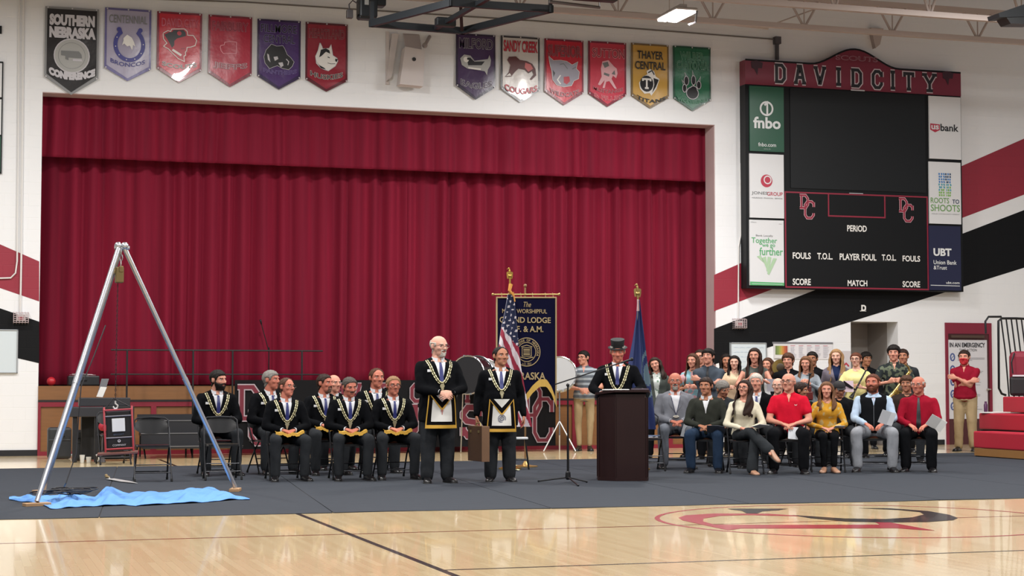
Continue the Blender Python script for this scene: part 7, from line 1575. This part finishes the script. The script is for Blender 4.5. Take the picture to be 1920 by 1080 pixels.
p_ = Vector((xk - .05, yend(1858, xk - .05, 0) + .15, .703)); b = MB(); b.lathe([(.03, 0), (.033, .14), (.02, .17), (.02, .2)], n=14); put('bottle', b, M('bottle_purple', '#4a2448', .3), p_, 0, 'dark purple bottle standing on the second bleacher row', 'bottle', smooth=True)
# ------------------------------------------------------------- things worn and held
def child(p, mb, name, mat, smooth=True): mb.v = [tuple(p.Hm @ Vector(q_)) for q_ in mb.v]; return mb.build(name, mat, p.root, smooth)
p = PEOPLE[10]; hatm = M('top_hat_silk', '#0b0b0e', .75, bump=.2, scale=30)
b = MB(); b.T = Matrix.Rotation(radians(8), 4, 'X'); b.lathe([(.04, .060), (.118, .062), (.124, .070), (.118, .074), (.086, .076), (.083, .12), (.090, .195), (.088, .200), (.02, .202)], (0, .012, 0), 28); b.v = [(x * .86, y * .95, .052 + (z - .06) * .80) for x, y, z in b.v]; child(p, b, 'top_hat', hatm)
p = PEOPLE[22]; b = MB(); f = None
v = HEAD[0].v; f = v[:, 2] - np.interp(v[:, 1], [-.1, .1], [.050, .015]); shell(p, f, .008, 1, [M('cap_black', '#1a181b', .8)], 'cap'); b = MB(); b.grid(lambda i, j: ((i - .5) * .12, -.080 - .05 * j * (1 - (2 * i - 1) ** 2 * .5), .052 - .012 * j), 9, 5); b.grid(lambda i, j: ((i - .5) * .12, -.080 - .05 * j * (1 - (2 * i - 1) ** 2 * .5), .048 - .012 * j), 9, 5); child(p, b, 'cap_peak', MATS['cap_black'])
p = PEOPLE[-1]; v = HEAD[0].v; a_ = np.arctan2(np.abs(v[:, 0]), -v[:, 1]); f = np.minimum(np.minimum(-.012 - v[:, 2] - .02 * (a_ > .6), v[:, 2] + .125), (1.25 - a_) * .1); shell(p, f, .010, 1.2, [M('mask_red', '#b5232f', .8)], 'face_mask'); 
def held(i, name, mb, mat, local, rot, label, cat, smooth=False, group=None):
    p = PEOPLE[i]; M4 = Matrix.Translation(p.loc) @ Matrix.Rotation(p.rz, 4, 'Z') @ Matrix.Scale(p.s, 4); o = mb.build(name, mat, None, smooth); o.location = M4 @ Vector(local); o.rotation_euler = (rot[0], rot[1], rot[2] + p.rz); return setp(o, label, cat, group)
def sheet(w_=.14, h_=.21, fold=1): b = MB(); b.slab([(-w_ / 2, 0, 0), (w_ / 2, 0, 0), (w_ / 2, 0, h_), (-w_ / 2, 0, h_)], (0, .004, 0)); b.slab([(w_ / 2, 0, 0), (w_, -.03, .01), (w_, -.03, h_ + .01), (w_ / 2, 0, h_)], (0, .004, 0)) if fold else 0; return b
pwm = M('program_paper', '#c3c6cb', .6); PG = 'folded paper programmes'
held(11, 'programme', sheet(.12, .2, 0), pwm, (.10, -.40, .44), (.3, .2, .2), 'folded paper hanging from the grey suited man\'s hands', 'programme', group=PG)
held(12, 'programme', sheet(.16, .16), M('programme_dark', '#4a4d56', .5), (.12, -.40, .56), (.9, 0, .1), 'dark tablet in the lap of the man in the green sweater', 'tablet')
held(13, 'programme', sheet(.16, .2, 0), M('paper_white', '#d6d5d3'), (.10, -.42, .66), (1.35, .1, .5), 'white programme on the crossed legs of the woman in cream', 'programme', group=PG)
held(14, 'programme', sheet(.14, .17), pwm, (.06, -.40, .46), (-.3, .1, .2), 'programme hanging between the knees of the red polo man', 'programme', group=PG)
held(15, 'phone', sheet(.14, .08, 0), M('phone_white', '#c9c9cf', .3), (.14, -.38, .655), (1.2, 0, .3), 'pale phone on the knee of the mustard top woman', 'phone')
held(16, 'programme', sheet(.13, .19), pwm, (.10, -.42, .66), (.3, .3, .3), 'programme held by the man in the black vest', 'programme', group=PG)
held(17, 'programme', sheet(.15, .18), M('paper_white', '#d6d5d3'), (.16, -.42, .63), (.5, .5, .3), 'white programme held by the man in the dark red shirt', 'programme', group=PG)
for i, (x, y, m_, lb) in enumerate(((-.02, 0, pwm, 'pale booklet lowest on the chair right of the lectern'), (.03, .03, M('booklet_blue', '#5c6a86', .5), 'bluish booklet on top of the pile on the chair right of the lectern'))):
    q = onZ(1222, 884); b = MB(); b.rbox((0, 0, .008), (.22, .28, .014), .003); put('booklet', b, m_, (q.x + x, q.y + .18 + y, .462 + .016 * i), .3 + .5 * i, lb, 'booklet')
# instruments
brass = M('instrument_brass', '#b59a5a', .25, .85)
Ysx = 25.2; S_ = lambda u, v, y=0: onY(u, v, Ysx + y); r = empty('saxophone', S_(1690, 720), label='brass tenor saxophone held by the boy in the dark patterned shirt', cat='saxophone'); og = S_(1690, 720)
b = MB(); b.tube([S_(1697, 683) - og, S_(1703, 688) - og, S_(1706, 697) - og], [.012, .014, .018], 10); b.build('neck', brass, r, True)
b = MB(); b.tube([S_(1706, 696) - og, S_(1692, 716) - og, S_(1676, 738) - og, S_(1667, 748) - og, S_(1663, 757) - og, S_(1668, 764) - og], [.02, .03, .04, .045, .05, .05], 12); b.build('body_tube', brass, r, True)
b = MB(); b.tube([S_(1668, 764) - og, S_(1680, 757, -.05) - og, S_(1688, 744, -.08) - og, S_(1692, 733, -.12) - og], [.05, .055, .065, .10], 16); b.build('bell', brass, r, True); b = MB(); b.sph(S_(1692, 731, -.125) - og, (.08, .03, .08)); b.build('bell_mouth', M('bell_dark', '#3a2c1a', .5), r, True)
b = MB()
for k in range(9): t = k / 8; c_ = (S_(1703, 699) - og).lerp(S_(1672, 742) - og, t) + Vector((.0, -.045, 0)); b.cyl(c_, c_ + Vector((0, -.01, 0)), .02, n=10); b.cyl(c_ + Vector((.03, 0, .01)), c_ + Vector((.03, -.02, .05)), .005, n=5)
b.build('keys', M('key_brass', '#cdbb84', .25, .8), r); setp(bpy.data.objects[b and r.children[-1].name], kind='stuff')
Yc_ = 24.88; C_ = lambda u, v: onY(u, v, Yc_); r = empty('clarinet', C_(1615, 710), label='black clarinet slanting in the hands of the girl in pale yellow', cat='clarinet'); og = C_(1615, 710)
b = MB(); b.cyl(C_(1624, 694) - og, C_(1601, 737) - og, .012, .016); b.build('tube', stm, r, True); b = MB(); b.cyl(C_(1601, 737) - og, C_(1596, 746) - og, .018, .04, 14); b.build('bell', stm, r, True)
b = MB()
for k in range(5): c_ = (C_(1621, 700) - og).lerp(C_(1603, 733) - og, k / 4) + Vector((0, -.016, 0)); b.cyl(c_, c_ + Vector((0, -.006, 0)), .010, n=8)
k_ = b.build('keys', chrome, r); k_['kind'] = 'stuff'
Ym = 24.86; b = MB(); c0_ = onY(1594, 721, Ym); b.slab([onY(1582, 722, Ym) - c0_, onY(1606, 733, Ym) - c0_, onY(1606, 731, Ym) - c0_, onY(1583, 714, Ym) - c0_], (0, .02, 0)); o = b.build('flute_case', stm, None, False, c0_); setp(o, 'thin dark flat folder slanting in front of the pale yellow top', 'folder')
Yv = 24.98; V_ = lambda u, v, y=0: onY(u, v, Yv + y); og = V_(1514, 735); r = empty('violin', og, label='reddish violin held upright by the girl in the grey sweater', cat='violin')
b = MB(); b.rbox((0, 0, -.06), (.19, .05, .15), .03); b.rbox((0, 0, .04), (.14, .045, .12), .03); b.build('body', M('violin_red', '#5c1f1c', .3, coat=.5), r); b = MB(); b.cyl((0, -.02, .06), (.03, -.03, .27), .012, .010); b.sph((.035, -.03, .285), .02); b.build('neck', stm, r, True); b = MB(); b.cyl((-.03, -.03, .27), (.09, -.03, .25), .006); b.cyl((.0, -.03, .285), (.07, -.03, .30), .006); b.build('pegs', stm, r)
Yu = 26.7; c_ = onY(1463, 689, Yu); r = empty('tuba', c_, -.35, label='brass tuba bell facing forward left of the boy in black', cat='tuba')
b = MB(); b.tube([(0, -.02, 0), (0, .03, 0), (0, .12, 0), (.02, .3, -.02)], [.14, .11, .06, .04], 22); b.build('bell', brass, r, True); b = MB(); b.sph((0, -.012, 0), (.075, .02, .08)); b.build('bell_throat', M('bell_dark', '#3a2c1a'), r, True); b = MB(); b.tube([(.02, .3, -.02), (.1, .34, -.2), (.0, .34, -.5), (-.12, .3, -.3), (-.06, .26, -.1)], .035, 10); b.build('tubing', brass, r, True)
b = MB(); b.slab([(-.08, 0, 0), (.08, 0, 0), (.08, .03, .2), (-.08, .03, .2)], (0, .008, 0)); c_ = onY(1448, 734, 25.12); put('music_folder', b, M('folder_grey', '#8d8990', .6), c_, -.2, 'grey sheet of music held up between the bald man and the white haired man', 'sheet')
b = MB(); b.slab([(-.08, 0, 0), (.08, 0, 0), (.08, .03, .18), (-.08, .03, .18)], (0, .008, 0)); c_ = onY(1591, 735, 24.88); put('music_folder', b, M('folder_pink', '#c9b3bd', .6), c_, -.4, 'pale pink sheet of music in front of the yellow top', 'sheet')
